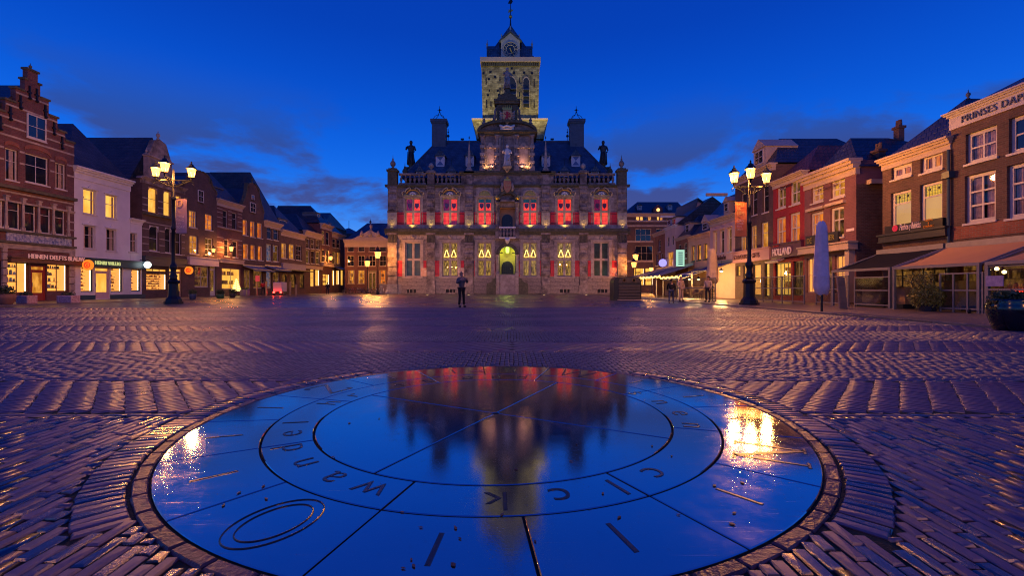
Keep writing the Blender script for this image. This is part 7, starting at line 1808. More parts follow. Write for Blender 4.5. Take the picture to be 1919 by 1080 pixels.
# smaller lanterns: (photo x, y, distance), on poles or brackets
SMALL = lantern_glass('small_lantern_glass', (1.0, .32, .06), 10.0)
def pole_lantern(px, py, Y, label, power, s=1.5):
    X = PX(px, Y); zl = PZ(py, Y); r = empty('lantern_post', (X, Y, 0), 0, label, 'lantern post', 'small lantern posts beside the town hall')
    MB().lathe([(.22, 0), (.2, .3), (.12, .45), (.10, 1.0), (.07, 1.1), (.055, zl - .3), (.09, zl - .25), (.05, zl - .2)], 0, 0, 0, 8).build('post', IRON, r, smooth=True)
    lantern(r, 0, 0, zl - .15 * s, s, power, SMALL); return r
pole_lantern(708, 481, 71, 'tall lantern post at the left corner of the town hall', 2600, 1.9)
pole_lantern(688.5, 497, 82, 'lantern post in front of the pediment house door', 1500, 1.9)
pole_lantern(1191, 485, 80, 'taller lantern post beside the right corner of the town hall', 2600, 1.9)
pole_lantern(1188, 499, 72, 'shorter lantern post beside the right corner of the town hall', 1500, 1.6)
pole_lantern(1221, 508, 84, 'lantern post before the bright far cafe', 900, 1.6)
def wall_lantern(px, py, side, label, power, s=1.0, X=None):
    Xw = X or (XL if side == 'L' else XR); Y = Xw * F / abs(px - 959.5); z = PZ(py, Y); sx = 1 if side == 'L' else -1
    r = empty('wall_lantern', (-Xw if side == 'L' else Xw, Y, z), 0, label, 'wall lantern', 'lanterns bracketed to house fronts')
    MB().tube([(0, 0, -.1), (sx * .5, 0, .05), (sx * .85, 0, -.15)], .03, 6).tube([(0, 0, -.5), (sx * .4, 0, -.25), (sx * .85, 0, -.15)], .025, 6).build('bracket', IRON, r)
    lantern(r, sx * .85, 0, -.08, s, power, SMALL); return r
wall_lantern(420, 470, 'L', 'wall lantern glowing over the christmas tree window', 600, 1.0)
wall_lantern(386, 472, 'L', 'wall lantern on the neck gable house', 250, .8)
wall_lantern(611, 487, 'L', 'wall lantern on the tall narrow house', 900, 1.3)
# ================================================================== ROUND SIGNS AND SMALL LIGHTS ON THE LEFT
def round_sign(px, py, side, label, m, rad, m2=None, out=.7):
    Xw = XL if side == 'L' else XR; Xw -= out; Y = Xw * F / abs(px - 959.5); z = PZ(py, Y); sgn = -1 if side == 'L' else 1
    r = empty('round_sign', (sgn * Xw, Y, z), 0, label, 'sign')
    o = MB().lathe([(rad * .94, -.09), (rad, -.06), (rad, .06), (rad * .94, .09)], 0, 0, 0, 22).build('disc', m, r); o.rotation_euler = (R(90), 0, 0)
    if m2:
        o = MB().lathe([(rad * .62, -.1), (rad * .62, .1)], 0, 0, 0, 18).build('emblem', m2, r); o.rotation_euler = (R(90), 0, 0)
        o = MB().tube([(rad * (.12 + .028 * k) * math.cos(k * .62), -.112, rad * (.12 + .028 * k) * math.sin(k * .62)) for k in range(14)], rad * .05, 5).build('spiral', m, r)
    MB().tube([(sgn * .0, 0, rad), (0, 0, rad + .15)], .03, 6).tube([(sgn * out, 0, rad + .15), (-sgn * .1, 0, rad + .15)], .03, 6).build('bracket', IRON, r)
ORG = emit_mat('orange_sign', (1, .22, .02), 1.3); ORR = emit_mat('red_sign', (1, .05, .015), 1.0)
round_sign(165, 497, 'L', 'glowing orange disc sign with red centre over the cheese shop corner', ORG, .42, ORR); round_sign(354, 507, 'L', 'glowing orange disc sign with red centre beside the neck gable house', ORG, .42, ORR)
round_sign(276.5, 496.5, 'L', 'bright white disc sign between the two shelf windows', emit_mat('white_sign', (.9, 1, .97), 3.5), .30)
round_sign(1242, 493, 'R', 'round blue white glowing sign on the small red house', emit_mat('blue_sign', (.35, .3, 1), 1.5), .5, None, .7)
s_ = empty('lightbox_sign', (XR - .7, XR * F / (1287 - 959.5), 0), 0, 'upright green white lightbox sign beside the peach house', 'sign'); zz = PZ(484, XR * F / 327.5)
MB().box(-.5, .4, -.1, .1, zz - .95, zz + .95).build('lightbox', emit_mat('mint_sign', (.55, 1, .75), .8), s_); MB().box(-.55, .66, -.12, .12, zz + .95, zz + 1.02).box(-.55, .66, -.12, .12, zz - 1.02, zz - .95).build('sign_frame', IRON, s_)
for k in range(7): MB().box(-.3, .2, -.11, -.101, zz - .75 + k * .22, zz - .64 + k * .22).build('letter', mat('teal_letter', (.02, .25, .4), .5), s_)
# christmas tree of lights
cx_ = empty('light_tree', (-XL + 1.1, XL * F / (959.5 - 426), .05), 0, 'christmas tree shape of golden light strings outside the striped house', 'christmas light')
P = []
for k in range(90):
    t = k / 89; a = t * 2 * math.pi * 7; r = .52 * (1 - t) + .05; P.append((r * math.cos(a), r * math.sin(a), .55 + 1.5 * t))
MB().tube(P, .028, 4).build('light_string', emit_mat('tree_gold', (1, .72, .2), 4), cx_); MB().lathe([(.3, 0), (.26, .1), (.05, .14), (.03, .5), (.02, 2.1)], 0, 0, 0, 8).build('stand', IRON, cx_)
# flower boxes and pots before the shops
PLANT = mat('dark_foliage', (.055, .085, .03), .7, .5, 9, island=.5); FLOW = mat('pink_speckled_box', (.62, .45, .45), .7, base2=(.30, .10, .12), scale=14)
def leafy(name, par, loc, rx, ry, rz, n, ls, m, seed=1, shell=.45):
    r = random.Random(seed); b = MB()
    for i in range(n):
        u = r.uniform(-1, 1); t = r.uniform(0, 2 * math.pi); q = (r.random() ** shell); s = math.sqrt(1 - u * u)
        p = Vector((rx * q * s * math.cos(t), ry * q * s * math.sin(t), rz * q * u)); l = ls * r.uniform(.6, 1.3)
        d = Vector((r.uniform(-1, 1), r.uniform(-1, 1), r.uniform(-.4, 1))).normalized(); e = d.orthogonal().normalized(); e = Matrix.Rotation(r.uniform(0, 6.28), 3, d) @ e; f = d.cross(e)
        b.add([tuple(p - e * l * .1), tuple(p + e * l * .35 + f * l * .24 + d * l * .08), tuple(p + e * l), tuple(p + e * l * .35 - f * l * .24 + d * l * .08)], [(0, 1, 2, 3)])
    o = b.build(name, m, par, loc); return o
def flowerbox(px, py, w, h_, label, d=.6):
    Y = GY(py); X = PX(px, Y); r = empty('flower_box', (X, Y, .045), 0, label, 'planter'); MB().cbox(-w / 2, w / 2, -d / 2, d / 2, 0, h_, .03).build('box', FLOW, r); leafy('foliage', r, (0, 0, h_ + .05), w * .45, d * .45, .18, 160, .13, PLANT, int(px)); return r
flowerbox(50, 570.5, .7, .5, 'pale speckled flower box left of the red shop door'); flowerbox(128, 569.5, .95, .48, 'long pale speckled flower box at the corner of the pottery shop')
def pot_plant(px, py, r_, h_, label, m, lr, lh, name='plant_pot', z=.045):
    Y = GY(py); X = PX(px, Y); e = empty(name, (X, Y, z), 0, label, 'planter'); MB().lathe([(r_ * .68, 0), (r_ * .72, .03), (r_ * .97, h_ * .55), (r_, h_ * .8), (r_ * .9, h_ * .92), (r_ * .96, h_), (r_ * .85, h_), (r_ * .8, h_ * .9)], 0, 0, 0, 20).build('pot', m, e, smooth=True)
    leafy('foliage', e, (0, 0, h_ + lh * .6), lr, lr, lh, 260, .16, PLANT, int(px)); return e
pot_plant(361, 562, .3, .45, 'small blue pot with a plant in front of the neck gable house', mat('blue_pot', (.02, .04, .12), .3, .2), .3, .25)
pot_plant(413, 561, .35, .4, 'green bin like pot below the christmas tree window', mat('green_pot', (.03, .10, .04), .4, .2), .32, .25)
pot_plant(8, 572, .5, .6, 'terracotta pot at the left edge by the pottery shop', mat('clay_pot', (.25, .12, .08), .7, .2), .45, .3)
pot_plant(436, 559, .3, .4, 'dark pot with small shrub right of the light tree', mat('dark_pot', (.04, .03, .03), .5, .2), .35, .3)
# ================================================================== PEOPLE
SKIN = mat('skin', (.42, .25, .18), .5, .08)
def skinned(name, par, V, E, Rr, m, root=0, sub=1):
    me = bpy.data.meshes.new(name); me.from_pydata(V, E, []); me.update(); me.materials.append(m)
    o = bpy.data.objects.new(name, me); col.objects.link(o); o.parent = par
    md = o.modifiers.new('skin', 'SKIN'); md.use_smooth_shade = True
    for i, r in enumerate(Rr):
        sv = me.skin_vertices[0].data[i]; sv.radius = r if isinstance(r, tuple) else (r, r); sv.use_root = (i == root)
    s = o.modifiers.new('sub', 'SUBSURF'); s.levels = sub; s.render_levels = sub
    return o
def person(X, Y, rz, h, label, top, trous, hairc, pose='stand', z=0.0, hat=None):
    """continuous body with clothes over it; pose changes the arms and stride"""
    r = empty('person', (X, Y, z), rz, label, 'person'); k = h / 1.75
    def S(v): return tuple(c * k for c in v)
    st = {'stand': .0, 'walk': .26, 'photo': .0}.get(pose, 0)
    hipL, hipR = (-.10, 0, .92), (.10, 0, .92); kL, kR = (-.12, -.05 - st * .5, .50), (.12, .0 + st * .3, .50); fL, fR = (-.14, -st, .07), (.14, st, .07)
    if pose == 'photo': aL = [(-.20, 0, 1.42), (-.30, -.04, 1.20), (-.12, -.28, 1.40)]; aR = [(.20, 0, 1.42), (.34, -.02, 1.24), (.14, -.30, 1.42)]
    elif pose == 'walk': aL = [(-.20, 0, 1.42), (-.27, .10, 1.16), (-.25, -.02, .94)]; aR = [(.20, 0, 1.42), (.27, -.10, 1.16), (.25, -.22, .98)]
    else: aL = [(-.20, 0, 1.42), (-.27, .02, 1.15), (-.22, -.16, .98)]; aR = [(.20, 0, 1.42), (.27, .02, 1.15), (.23, -.10, .92)]
    V = [(0, 0, .97), (0, .01, 1.15), (0, 0, 1.36), (0, 0, 1.47), (0, -.01, 1.55), (0, -.02, 1.63), (0, -.01, 1.72), hipL, kL, fL, (fL[0], fL[1] - .16, .04), hipR, kR, fR, (fR[0], fR[1] - .16, .04), *aL, *aR]
    E = [(0, 1), (1, 2), (2, 3), (3, 4), (4, 5), (5, 6), (0, 7), (7, 8), (8, 9), (9, 10), (0, 11), (11, 12), (12, 13), (13, 14), (2, 15), (15, 16), (16, 17), (2, 18), (18, 19), (19, 20)]
    Rr = [(.13, .10), (.13, .10), (.15, .10), .055, (.07, .085), (.078, .095), .06, .085, .06, .045, .035, .085, .06, .045, .035, .055, .042, .032, .055, .042, .032]
    b = skinned('body', r, [S(v) for v in V], E, [tuple(x * k for x in q) if isinstance(q, tuple) else q * k for q in Rr], SKIN)
    # jacket over torso and arms
    Vj = [(0, 0, .90), (0, .01, 1.12), (0, 0, 1.36), (0, 0, 1.46), *aL, *aR]; Ej = [(0, 1), (1, 2), (2, 3), (2, 4), (4, 5), (5, 6), (2, 7), (7, 8), (8, 9)]
    cut = lambda a: [a[0], a[1], tuple(a[1][i] + (a[2][i] - a[1][i]) * .86 for i in range(3))]
    Vj = Vj[:4] + cut(aL) + cut(aR)
    skinned('jacket', r, [S(v) for v in Vj], Ej, [tuple(x * k for x in q) if isinstance(q, tuple) else q * k for q in [(.165, .13), (.165, .135), (.185, .13), .07, .078, .062, .05, .078, .062, .05]], top)
    Vt = [(0, 0, .96), hipL, kL, (fL[0], fL[1], .10), hipR, kR, (fR[0], fR[1], .10)]
    skinned('trousers', r, [S(v) for v in Vt], [(0, 1), (1, 2), (2, 3), (0, 4), (4, 5), (5, 6)], [tuple(x * k for x in q) if isinstance(q, tuple) else q * k for q in [(.145, .115), .10, .075, .062, .10, .075, .062]], trous)
    sh = MB()
    for f in (fL, fR): sh.ball(S((f[0], f[1] - .07, .045)), .11 * k, 8, 6, sx=.5, sy=1.15, sz=.5)
    sh.build('shoes', IRON, r, smooth=True)
    hb = MB(); hb.ball(S((0, .02, 1.69)), .105 * k, 10, 8, sx=.92, sy=1.05, sz=1.0); hb.build('hair', hairc, r, smooth=True)
    fc = MB(); fc.ball(S((0, -.125, 1.60)), .018 * k, 6, 5, sz=1.4)
    for s_ in (-1, 1): fc.ball(S((s_ * .085, 0, 1.61)), .022 * k, 6, 5, sx=.5, sz=1.5)
    fc.build('face_details', SKIN, b, smooth=True)
    for a in (aL, aR):
        hm = MB(); p = a[2]; d = Vector(a[2]) - Vector(a[1]); d.normalize(); s0 = d.orthogonal().normalized()
        hm.ball(S(p), .042 * k, 7, 5, sx=.8, sz=1.2)
        for q in range(4): off = s0 * (.014 * (q - 1.5)); b0 = Vector(p) + d * .03 + off; b1 = b0 + d * (.045 + .008 * (q in (1, 2))); b2 = b1 + d * .025 + Vector((0, -.02, -.01)); hm.tube([S(b0), S(b1), S(b2)], [.009 * k, .0085 * k, .007 * k], 5)
        t0 = Vector(p) + s0 * .03; hm.tube([S(t0), S(t0 + s0 * .025 + d * .02), S(t0 + s0 * .02 + d * .05)], [.011 * k, .010 * k, .008 * k], 5)
        hm.build('hand', SKIN, r, smooth=True)
    return r
NAVY = mat('navy_cloth', (.018, .02, .03), .85, .2, 8); BLACK = mat('black_cloth', (.010, .010, .013), .85, .2, 8); REDC = mat('red_cloth', (.48, .015, .03), .75, .15, 8); TEALC = mat('dark_teal_cloth', (.10, .10, .115), .8, .2, 8); BEIGE = mat('beige_cloth', (.5, .38, .3), .8, .2, 8); JEAN = mat('denim', (.05, .07, .14), .8, .2, 8)
HAIRB = mat('brown_hair', (.05, .03, .02), .6, .2, 30); HAIRD = mat('dark_hair', (.012, .01, .01), .6, .2, 30); HAIRL = mat('fair_hair', (.35, .2, .1), .6, .2, 30)
Y = GY(576); person(PX(865, Y), Y, R(35), 1.80, 'person in a dark jacket and black trousers standing alone mid square with raised hands', TEALC, BLACK, HAIRL, 'photo')
Y = GY(568.3); person(PX(1258, Y), Y, R(160), 1.58, 'person in a black coat and jeans walking in front of the awning cafe', BLACK, JEAN, HAIRD, 'walk')
Y = 60.0; person(PX(493, Y), Y, R(-170), 1.95, 'person in a bright red jacket walking before the blue awning houses', REDC, NAVY, HAIRD, 'walk', .0)
Y = 66.0; person(PX(614, Y), Y, R(10), 1.75, 'dark dressed person outside the tall narrow house', BLACK, NAVY, HAIRD, 'stand', .045)
Y = 33.0; person(PX(1276, Y), Y, R(20), 1.78, 'person in a beige coat standing beside the cafe tables', BEIGE, BEIGE, HAIRL, 'stand', .045)
Y = 31.0; person(PX(1327, Y), Y, R(-60), 1.75, 'waiter in pale shirt and dark trousers behind the amber parasol', BEIGE, NAVY, HAIRB, 'stand', .045)
# ================================================================== BOTTLE BANK
Y = GY(563); k_ = Y / F; bw_ = 52 * k_; bh_ = 44 * k_
bb = empty('recycling_container', (PX(1176, Y), Y, 0), 0, 'dark green rounded recycling container standing on the square near the town hall corner', 'recycling container')
DG = mat('dark_green_shell', (.008, .016, .02), .35, .15, 4); RIB = mat('grey_rib_panel', (.075, .07, .062), .55, .2, 5); n = 10
def shell(w, h, r): return [(-w / 2, 0), (w / 2, 0), (w / 2, h - r)] + [(w / 2 - r + r * math.cos(math.pi / 2 * i / n), h - r + r * math.sin(math.pi / 2 * i / n)) for i in range(1, n + 1)] + [(-w / 2 + r - r * math.sin(math.pi / 2 * i / n), h - r + r * math.cos(math.pi / 2 * i / n)) for i in range(n + 1)]
MB().prism(shell(bw_, bh_, .5), 0, 1.5).build('body', DG, bb)
for i in range(5): z0 = .12 + i * (bh_ - .75) / 5; MB().cbox(-bw_ / 2 + .38, bw_ / 2 - .12, -.07, .02, z0, z0 + (bh_ - .75) / 5 - .03, .02).build('slat', RIB, bb)
MB().prism([(x * .78 + .12, z) for x, z in shell(bw_, bh_ - .08, .42) if z > bh_ - .75] , -.05, .02).build('front_hood', RIB, bb)
for xx in (-.28, .5): o = MB().lathe([(.15, 0), (.15, .06), (.11, .06), (.11, .0)], 0, 0, 0, 14).build('bottle_hole', mat('bronze_ring', (.25, .15, .07), .4, .1), bb, (xx, -.05, bh_ - .28)); o.rotation_euler = (R(90), 0, 0)
MB().box(-bw_ / 2 + .3, bw_ / 2 - .02, -.12, .0, 0.0, .07).build('base_sill', CREAM, bb); MB().tube([(-.1, .7, bh_), (-.1, .7, bh_ + .22), (.1, .7, bh_ + .22), (.1, .7, bh_)], .03, 6).build('lifting_eye', GREYM, bb)
# ================================================================== CLOSED PARASOLS
def parasol(px, py, label, h_, rad, m, z=0.0, tall_base=.5):
    Y = GY(py); r = empty('closed_parasol', (PX(px, Y), Y, z), 0, label, 'parasol', 'closed terrace parasols')
    MB().lathe([(.045, 0), (.045, h_ * .5)], 0, 0, 0, 10).lathe([(.16, 0), (.16, .03), (.06, .05)], 0, 0, 0, 10).build('pole', IRON, r)
    b = MB(); seg = 18; prof = [(.04, h_), (rad * .42, h_ - .05), (rad * .66, h_ - .22), (rad * .78, h_ - .7), (rad * .9, h_ * .6), (rad, h_ * .42), (rad * 1.02, tall_base + .35), (rad * .8, tall_base + .06), (rad * .55, tall_base)]
    vs = []; fs = []
    for i, (rr, zz) in enumerate(prof):
        for s in range(seg): a = 2 * math.pi * s / seg; q = rr * (1 + .13 * math.sin(a * 5 + i * .35) + .04 * math.sin(a * 9)); vs.append((q * math.cos(a), q * math.sin(a), zz + .03 * math.sin(a * 3)))
    for i in range(len(prof) - 1):
        for s in range(seg): fs.append((i * seg + s, i * seg + (s + 1) % seg, (i + 1) * seg + (s + 1) % seg, (i + 1) * seg + s))
    b.add(vs, fs); b.build('cover', m, r, smooth=True)
    st = MB(); st.tube([(rad * 1.04 * math.cos(2 * math.pi * k / 16), rad * 1.04 * math.sin(2 * math.pi * k / 16), tall_base + .75) for k in range(16)], .014, 4, True); st.build('tie_strap', m, r); return r
parasol(1540, 586, 'tall closed parasol in a lavender grey cover standing at the footway edge', 3.72, .27, mat('lavender_cover', (.74, .62, .66), .8, .15, 3, bump=.4, bscale=5), 0, .72)
Yp = GY(565); parasol(1335, 565, 'closed cream parasol glowing amber beside the cafe terrace', 3.9, .40, mat('cream_canvas', (.66, .50, .30), .8, .12, 3, bump=.4, bscale=5), .045, 1.3)
# ================================================================== TERRACES ON THE RIGHT
TXF = 17.4                                        # front line of the terrace screens
def screen(Y0, Y1, X, label, h_=1.62, bars=(.02, .52, .98), group='glass terrace windscreens', nv=2, bottom=.12, m=None):
    r = empty('windscreen', (X, Y0, .045), R(90), label, 'windscreen', group); W_ = Y1 - Y0; b = MB(); t = .028; m = m or GREYM
    for i in range(nv): x = W_ * i / (nv - 1); b.box(x - t, x + t, -t, t, 0, h_)
    for f in bars: z = bottom + (h_ - bottom) * f; b.box(0, W_, -t * .8, t * .8, z - t, z + t)
    b.build('frame', m, r)
    zs = [bottom + (h_ - bottom) * f for f in bars]
    for i in range(nv - 1):
        for z0, z1 in zip(zs[:-1], zs[1:]): MB().box(W_ * i / (nv - 1) + t, W_ * (i + 1) / (nv - 1) - t, -.006, .006, z0 + t, z1 - t).build('glass_panel', SCREEN, r)
    return r
def YT(px, X=TXF): return X * F / (px - 959.5)
screen(YT(1905) + 2.4, YT(1905) + 2.4 + .01 + 1.6, TXF, 'windscreen x') if False else None
screen(YT(1842), YT(1762), TXF, 'glass windscreen in front of the cream awning right of the bush', 1.55, nv=4)
screen(YT(1668), YT(1602), TXF, 'low glass windscreen under the black awning with crates behind', 1.50, nv=2)
screen(YT(1420), YT(1332), TXF - 3.0, 'frosted windscreen beside the amber parasol', 1.7, nv=2)
screen(YT(1520), YT(1425), TXF - .4, 'long windscreen before the souvenir shops', 1.7, nv=6)
screen(YT(1590), YT(1530), TXF, 'windscreen behind the lavender parasol', 1.6, nv=3)
# awnings over the terraces
def terrace_awning(Ya, Yb, zf, zt, Xf, Xb, label, m, posts=True):
    r = empty('terrace_awning', (0, 0, 0), 0, label, 'awning', 'large terrace awnings'); b = MB(); n = 8
    vs = []
    for i in range(n + 1):
        t = i / n; x = Xb + (Xf - Xb) * t; z = zt + (zf - zt) * t - .10 * math.sin(math.pi * t)
        for Yv in (Ya, (Ya + Yb) / 2, Yb): vs.append((x, Yv, z - (.05 if Yv == (Ya + Yb) / 2 else 0)))
    o = len(vs); vs += [(x, y, z - .025) for x, y, z in vs]; fs = []
    for i in range(n):
        for j in range(2): q = i * 3 + j; fs += [(q, q + 1, q + 4, q + 3), (o + q, o + q + 3, o + q + 4, o + q + 1)]
    b.add(vs, fs); b.build('canvas', m, r, smooth=True)
    f = MB(); f.box(Xf - .06, Xf + .06, Ya, Yb, zf - .09, zf + .03)
    for Yv in (Ya + .04, Yb - .04): f.tube([(Xf, Yv, zf - .03), (Xb, Yv, zt - .05)], .045, 6)
    f.box(Xb - .12, Xb + .02, Ya, Yb, zt - .1, zt + .16); f.build('frame', GREYM, r)
    if posts:
        for Yv in (Ya + .06, Yb - .06): MB().box(Xf - .05, Xf + .05, Yv - .05, Yv + .05, .045, zf - .08).box(Xf - .12, Xf + .12, Yv - .12, Yv + .12, .045, .06).build('post', GREYM, r)
    return r
CREAMAWN = mat('sand_canvas', (.55, .29, .12), .8, .06, 1.2, bump=.08, bscale=4); BLACKAWN = mat('black_canvas', (.014, .014, .02), .9, .1, 2, spec=.15); GREYAWN = mat('striped_grey_canvas', (.28, .20, .22), .8, .25, 2.5)
Ym = YT(1672)
zf1 = PZ(502, Ym); terrace_awning(YT(1838), Ym - .06, zf1, PZ(462, XR * F / (1785 - 959.5)), TXF, XR - .1, 'wide sand coloured terrace awning in front of the nearest house', CREAMAWN)
terrace_awning(Ym + .06, YT(1560), zf1, PZ(462, XR * F / (1785 - 959.5)), TXF, XR - .1, 'black terrace awning in front of the tapas house', BLACKAWN)
terrace_awning(5.0, YT(1848), zf1, PZ(462, XR * F / (1785 - 959.5)), TXF, XR - .1, 'nearest terrace awning cut by the right edge of the picture', CREAMAWN)
# glass pavilion wall at the right edge
gw = empty('glass_pavilion', (TXF, 5.2, .045), R(90), 'glazed terrace pavilion front at the right edge with grey posts', 'windscreen'); W_ = YT(1850) - 5.2
b = MB()
for i in range(7): x = W_ * i / 6; b.box(x - .05, x + .05, -.05, .05, 0, zf1 - .1)
for z in (.05, .9, 1.75, zf1 - .15): b.box(0, W_, -.04, .04, z - .03, z + .03)
b.build('frame', GREYM, gw)
for i in range(6):
    for z0, z1 in ((.08, .87), (.93, 1.72), (1.78, zf1 - .18)): MB().box(W_ * i / 6 + .05, W_ * (i + 1) / 6 - .05, -.006, .006, z0, z1).build('glass_panel', SCREEN, gw)
mn = MB().box(-.01, .01, 0, .6, 0, .38).build('menu_board', mat('mauve_menu', (.45, .36, .55), .6, base2=(.25, .2, .4), scale=7), None, (TXF - .06, YT(1884), 1.06)); tag(mn, 'pale mauve menu board on the pavilion glass at the right edge', 'menu board')
# warm little lights inside the terrace
for k, (px, py) in enumerate(((1852, 506), (1868, 504), (1882, 510))):
    Yv = 18.8 * F / (px - 959.5); o = MB().ball((0, 0, 0), .07, 8, 6).build('terrace_bulb', BULB, None, (18.8, Yv, PZ(py, Yv))); tag(o, 'tiny warm bulb glowing behind the pavilion glass', 'bulb', 'bulbs inside the glass pavilion')
# crates, parcels and furniture behind the screens
CARD = mat('cardboard', (.50, .33, .18), .8, .15, 6)
for px, py, w, h_, d, Xo, lb in ((1636, 577, .85, .72, .7, 1.2, 'cardboard box left behind the black awning windscreen'), (1656, 578, 1.05, .74, .8, 1.2, 'wider cardboard box beside it behind the black awning windscreen'), (1692, 580, .75, .8, .6, 1.0, 'cardboard carton left of the bush'), (1800, 585, .75, 1.05, .7, 1.6, 'tall pale carton behind the glass right of the bush')):
    X = TXF + Xo; Yv = X * F / (px - 959.5); o = MB().cbox(-w / 2, w / 2, -d / 2, d / 2, 0, h_, .012).box(-w / 2 - .004, w / 2 + .004, -.04, .04, h_ * .0, h_ + .003); ob = empty('cardboard_box', (X, Yv, .25), R(random.uniform(60, 110)), lb, 'box'); o.build('carton', CARD, ob); MB().box(-w / 2 - .006, w / 2 + .006, -.035, .035, h_ + .0035, h_ + .006).build('tape', WOOD_L, ob)
    pl = MB().box(-w / 2 - .1, w / 2 + .1, -d / 2 - .1, d / 2 + .1, 0, .195).build('plank_base', DOORD, None, (X, Yv, .046)); pl.rotation_euler = (0, 0, R(90)); tag(pl, 'low dark platform under the ' + lb, 'platform')
bd = empty('stacked_boards', (PX(1575, 20.8), 20.8, .045), R(15), 'bundle of pale boards leaning upright behind the lavender parasol', 'boards')
for i in range(5): o = MB().box(-.05, .05, -.03, .03, 0, 1.45 + .03 * (i % 2)).build('board', WOOD_L, bd, (i * .085, .0, 0)); o.rotation_euler = (R(-6), 0, 0)
# bush by the post
Yb_ = GY(584); bx = empty('bush', (PX(1737, Yb_) - .55, Yb_ - .6, .045), 0, 'dense green shrub with taller sprays between the terrace screens', 'bush')
LEAFY = mat('yellow_green_leaf', (.34, .30, .05), .55, .5, 5, island=.6); MB().lathe([(.3, 0), (.35, .25), (.3, .3)], 0, 0, 0, 10).build('pot', DOORD, bx)
leafy('foliage', bx, (0, 0, .58), .62, .55, .55, 2600, .10, LEAFY, 3, .30); leafy('spray', bx, (-.05, .2, 1.25), .62, .4, .42, 620, .085, LEAFY, 4, .5)
tw = MB()
for i in range(16): a = random.uniform(0, 6.28); q = random.uniform(.2, .6); tw.tube([(0, 0, .2), (q * .5 * math.cos(a), q * .4 * math.sin(a), .8), (q * math.cos(a), q * .7 * math.sin(a) + .1, random.uniform(1.1, 1.6))], [.02, .012, .005], 4)
tw.build('stem', WOOD, bx)
Yq = GY(619); pp = pot_plant(1896, 619, .46, .74, 'big glossy dark blue glazed pot with trailing plant at the right edge', mat('glazed_pot', (.004, .006, .014), .16, .3, 3, spec=.8), .38, .10, 'glazed_pot', .0)
leafy('trailing_foliage', pp, (-.36, .0, .58), .16, .25, .32, 260, .06, PLANT, 9, .4)
Yv = GY(590); sc2 = empty('foot_scooter', (PX(1826, Yv), Yv, .045), R(20), 'small dark folded scooter leaning by the terrace post', 'scooter')
MB().tube([(-.3, 0, .1), (.25, 0, .1)], .035, 6).build('deck', IRON, sc2); MB().tube([(.25, 0, .1), (.33, 0, .75)], .02, 6).tube([(.33, -.15, .75), (.33, .15, .75)], .018, 6).build('steering_column', IRON, sc2)
for xx in (-.32, .3): o = MB().lathe([(.09, -.02), (.09, .02)], 0, 0, 0, 12).build('wheel', IRON, sc2, (xx, 0, .09)); o.rotation_euler = (R(90), 0, 0)
# ---- far cafe: awnings, string lights, tables
def cafe_awning(pxa, pxb, pt, proj, drop, m, label):
    Ya, Yb2 = XR * F / (pxb - 959.5), XR * F / (pxa - 959.5); zt = PZ(pt, (Ya + Yb2) / 2)
    return terrace_awning(Ya, Yb2, zt - drop, zt, XR - proj, XR - .05, label, m, True)
cafe_awning(1232, 1262, 503, 4.2, 1.2, GREYAWN, 'far greyish cafe awning below the small red house'); cafe_awning(1262, 1302, 499, 4.2, 1.3, GREYAWN, 'grey cafe awning with string lights beside the blue one')
cafe_awning(1304, 1340, 503, 3.6, 1.2, mat('royal_blue_canvas', (.02, .04, .22), .7, .1), 'royal blue cafe awning with white writing'); cafe_awning(1342, 1376, 492, 2.4, .8, MATS['royal_blue_canvas'], 'small royal blue awning under the kitchen bar')
Yw = XR * F / (1318 - 959.5); zt = PZ(503, Yw)
txt = empty('awning_lettering', (XR - 2.6, Yw - 1.0, zt - .72), 0, 'white script lettering on the royal blue awning', 'lettering'); o = text('Cafe de Gist', .9, LETW, txt, (0, 0, 0), rot=(R(17), 0, R(-90)), extrude=.005, sx=.8, align='CENTER', shear=.3)
for (pa, pb, lb) in ((1200, 1236, 'string of golden lights along the far grey awning edge'), (1237, 1276, 'string of golden lights along the nearer grey awning edge')):
    Xs = XR - 4.3; Ya, Yb2 = Xs * F / (pb - 959.5), min(82, Xs * F / (pa - 959.5)); zz = PZ(519, (Ya + Yb2) / 2) 
    r = empty('string_lights', (Xs, Ya, zz), 0, lb, 'string lights', 'golden string lights'); n = 26; P = [(0, (Yb2 - Ya) * i / n, -.12 * abs(math.sin(i * .6))) for i in range(n + 1)]
    MB().tube(P, .015, 4).build('cable', IRON, r); bb_ = MB()
    for p in P: bb_.ball(p, .085, 6, 4)
    bb_.build('bulbs', emit_mat('string_gold', (1, .55, .1), 5), r)['kind'] = 'stuff'
for k, (px, py, Yv) in enumerate(((1292, 523, 44), (1309, 523, 42), (1250, 520, 60), (1230, 500, 80), (1352, 508, 38))):
    o = empty('hanging_lamp', (PX(px, Yv), Yv, PZ(py, Yv)), 0, 'small amber lamp hanging at the cafe, %s from the left' % ('third', 'fourth', 'second', 'first', 'fifth')[k], 'lamp', 'amber lamps under the cafe awnings')
    MB().ball((0, 0, 0), .13, 8, 6).build('bulb', BULB, o); MB().lathe([(.2, .02), (.06, .18), (.02, .24)], 0, 0, 0, 10).tube([(0, 0, .2), (0, 0, .9)], .012, 4).build('lamp_shade', IRON, o)
    lamp('amber_light', (0, 0, -.2), 500, (1, .5, .15), .1, o)
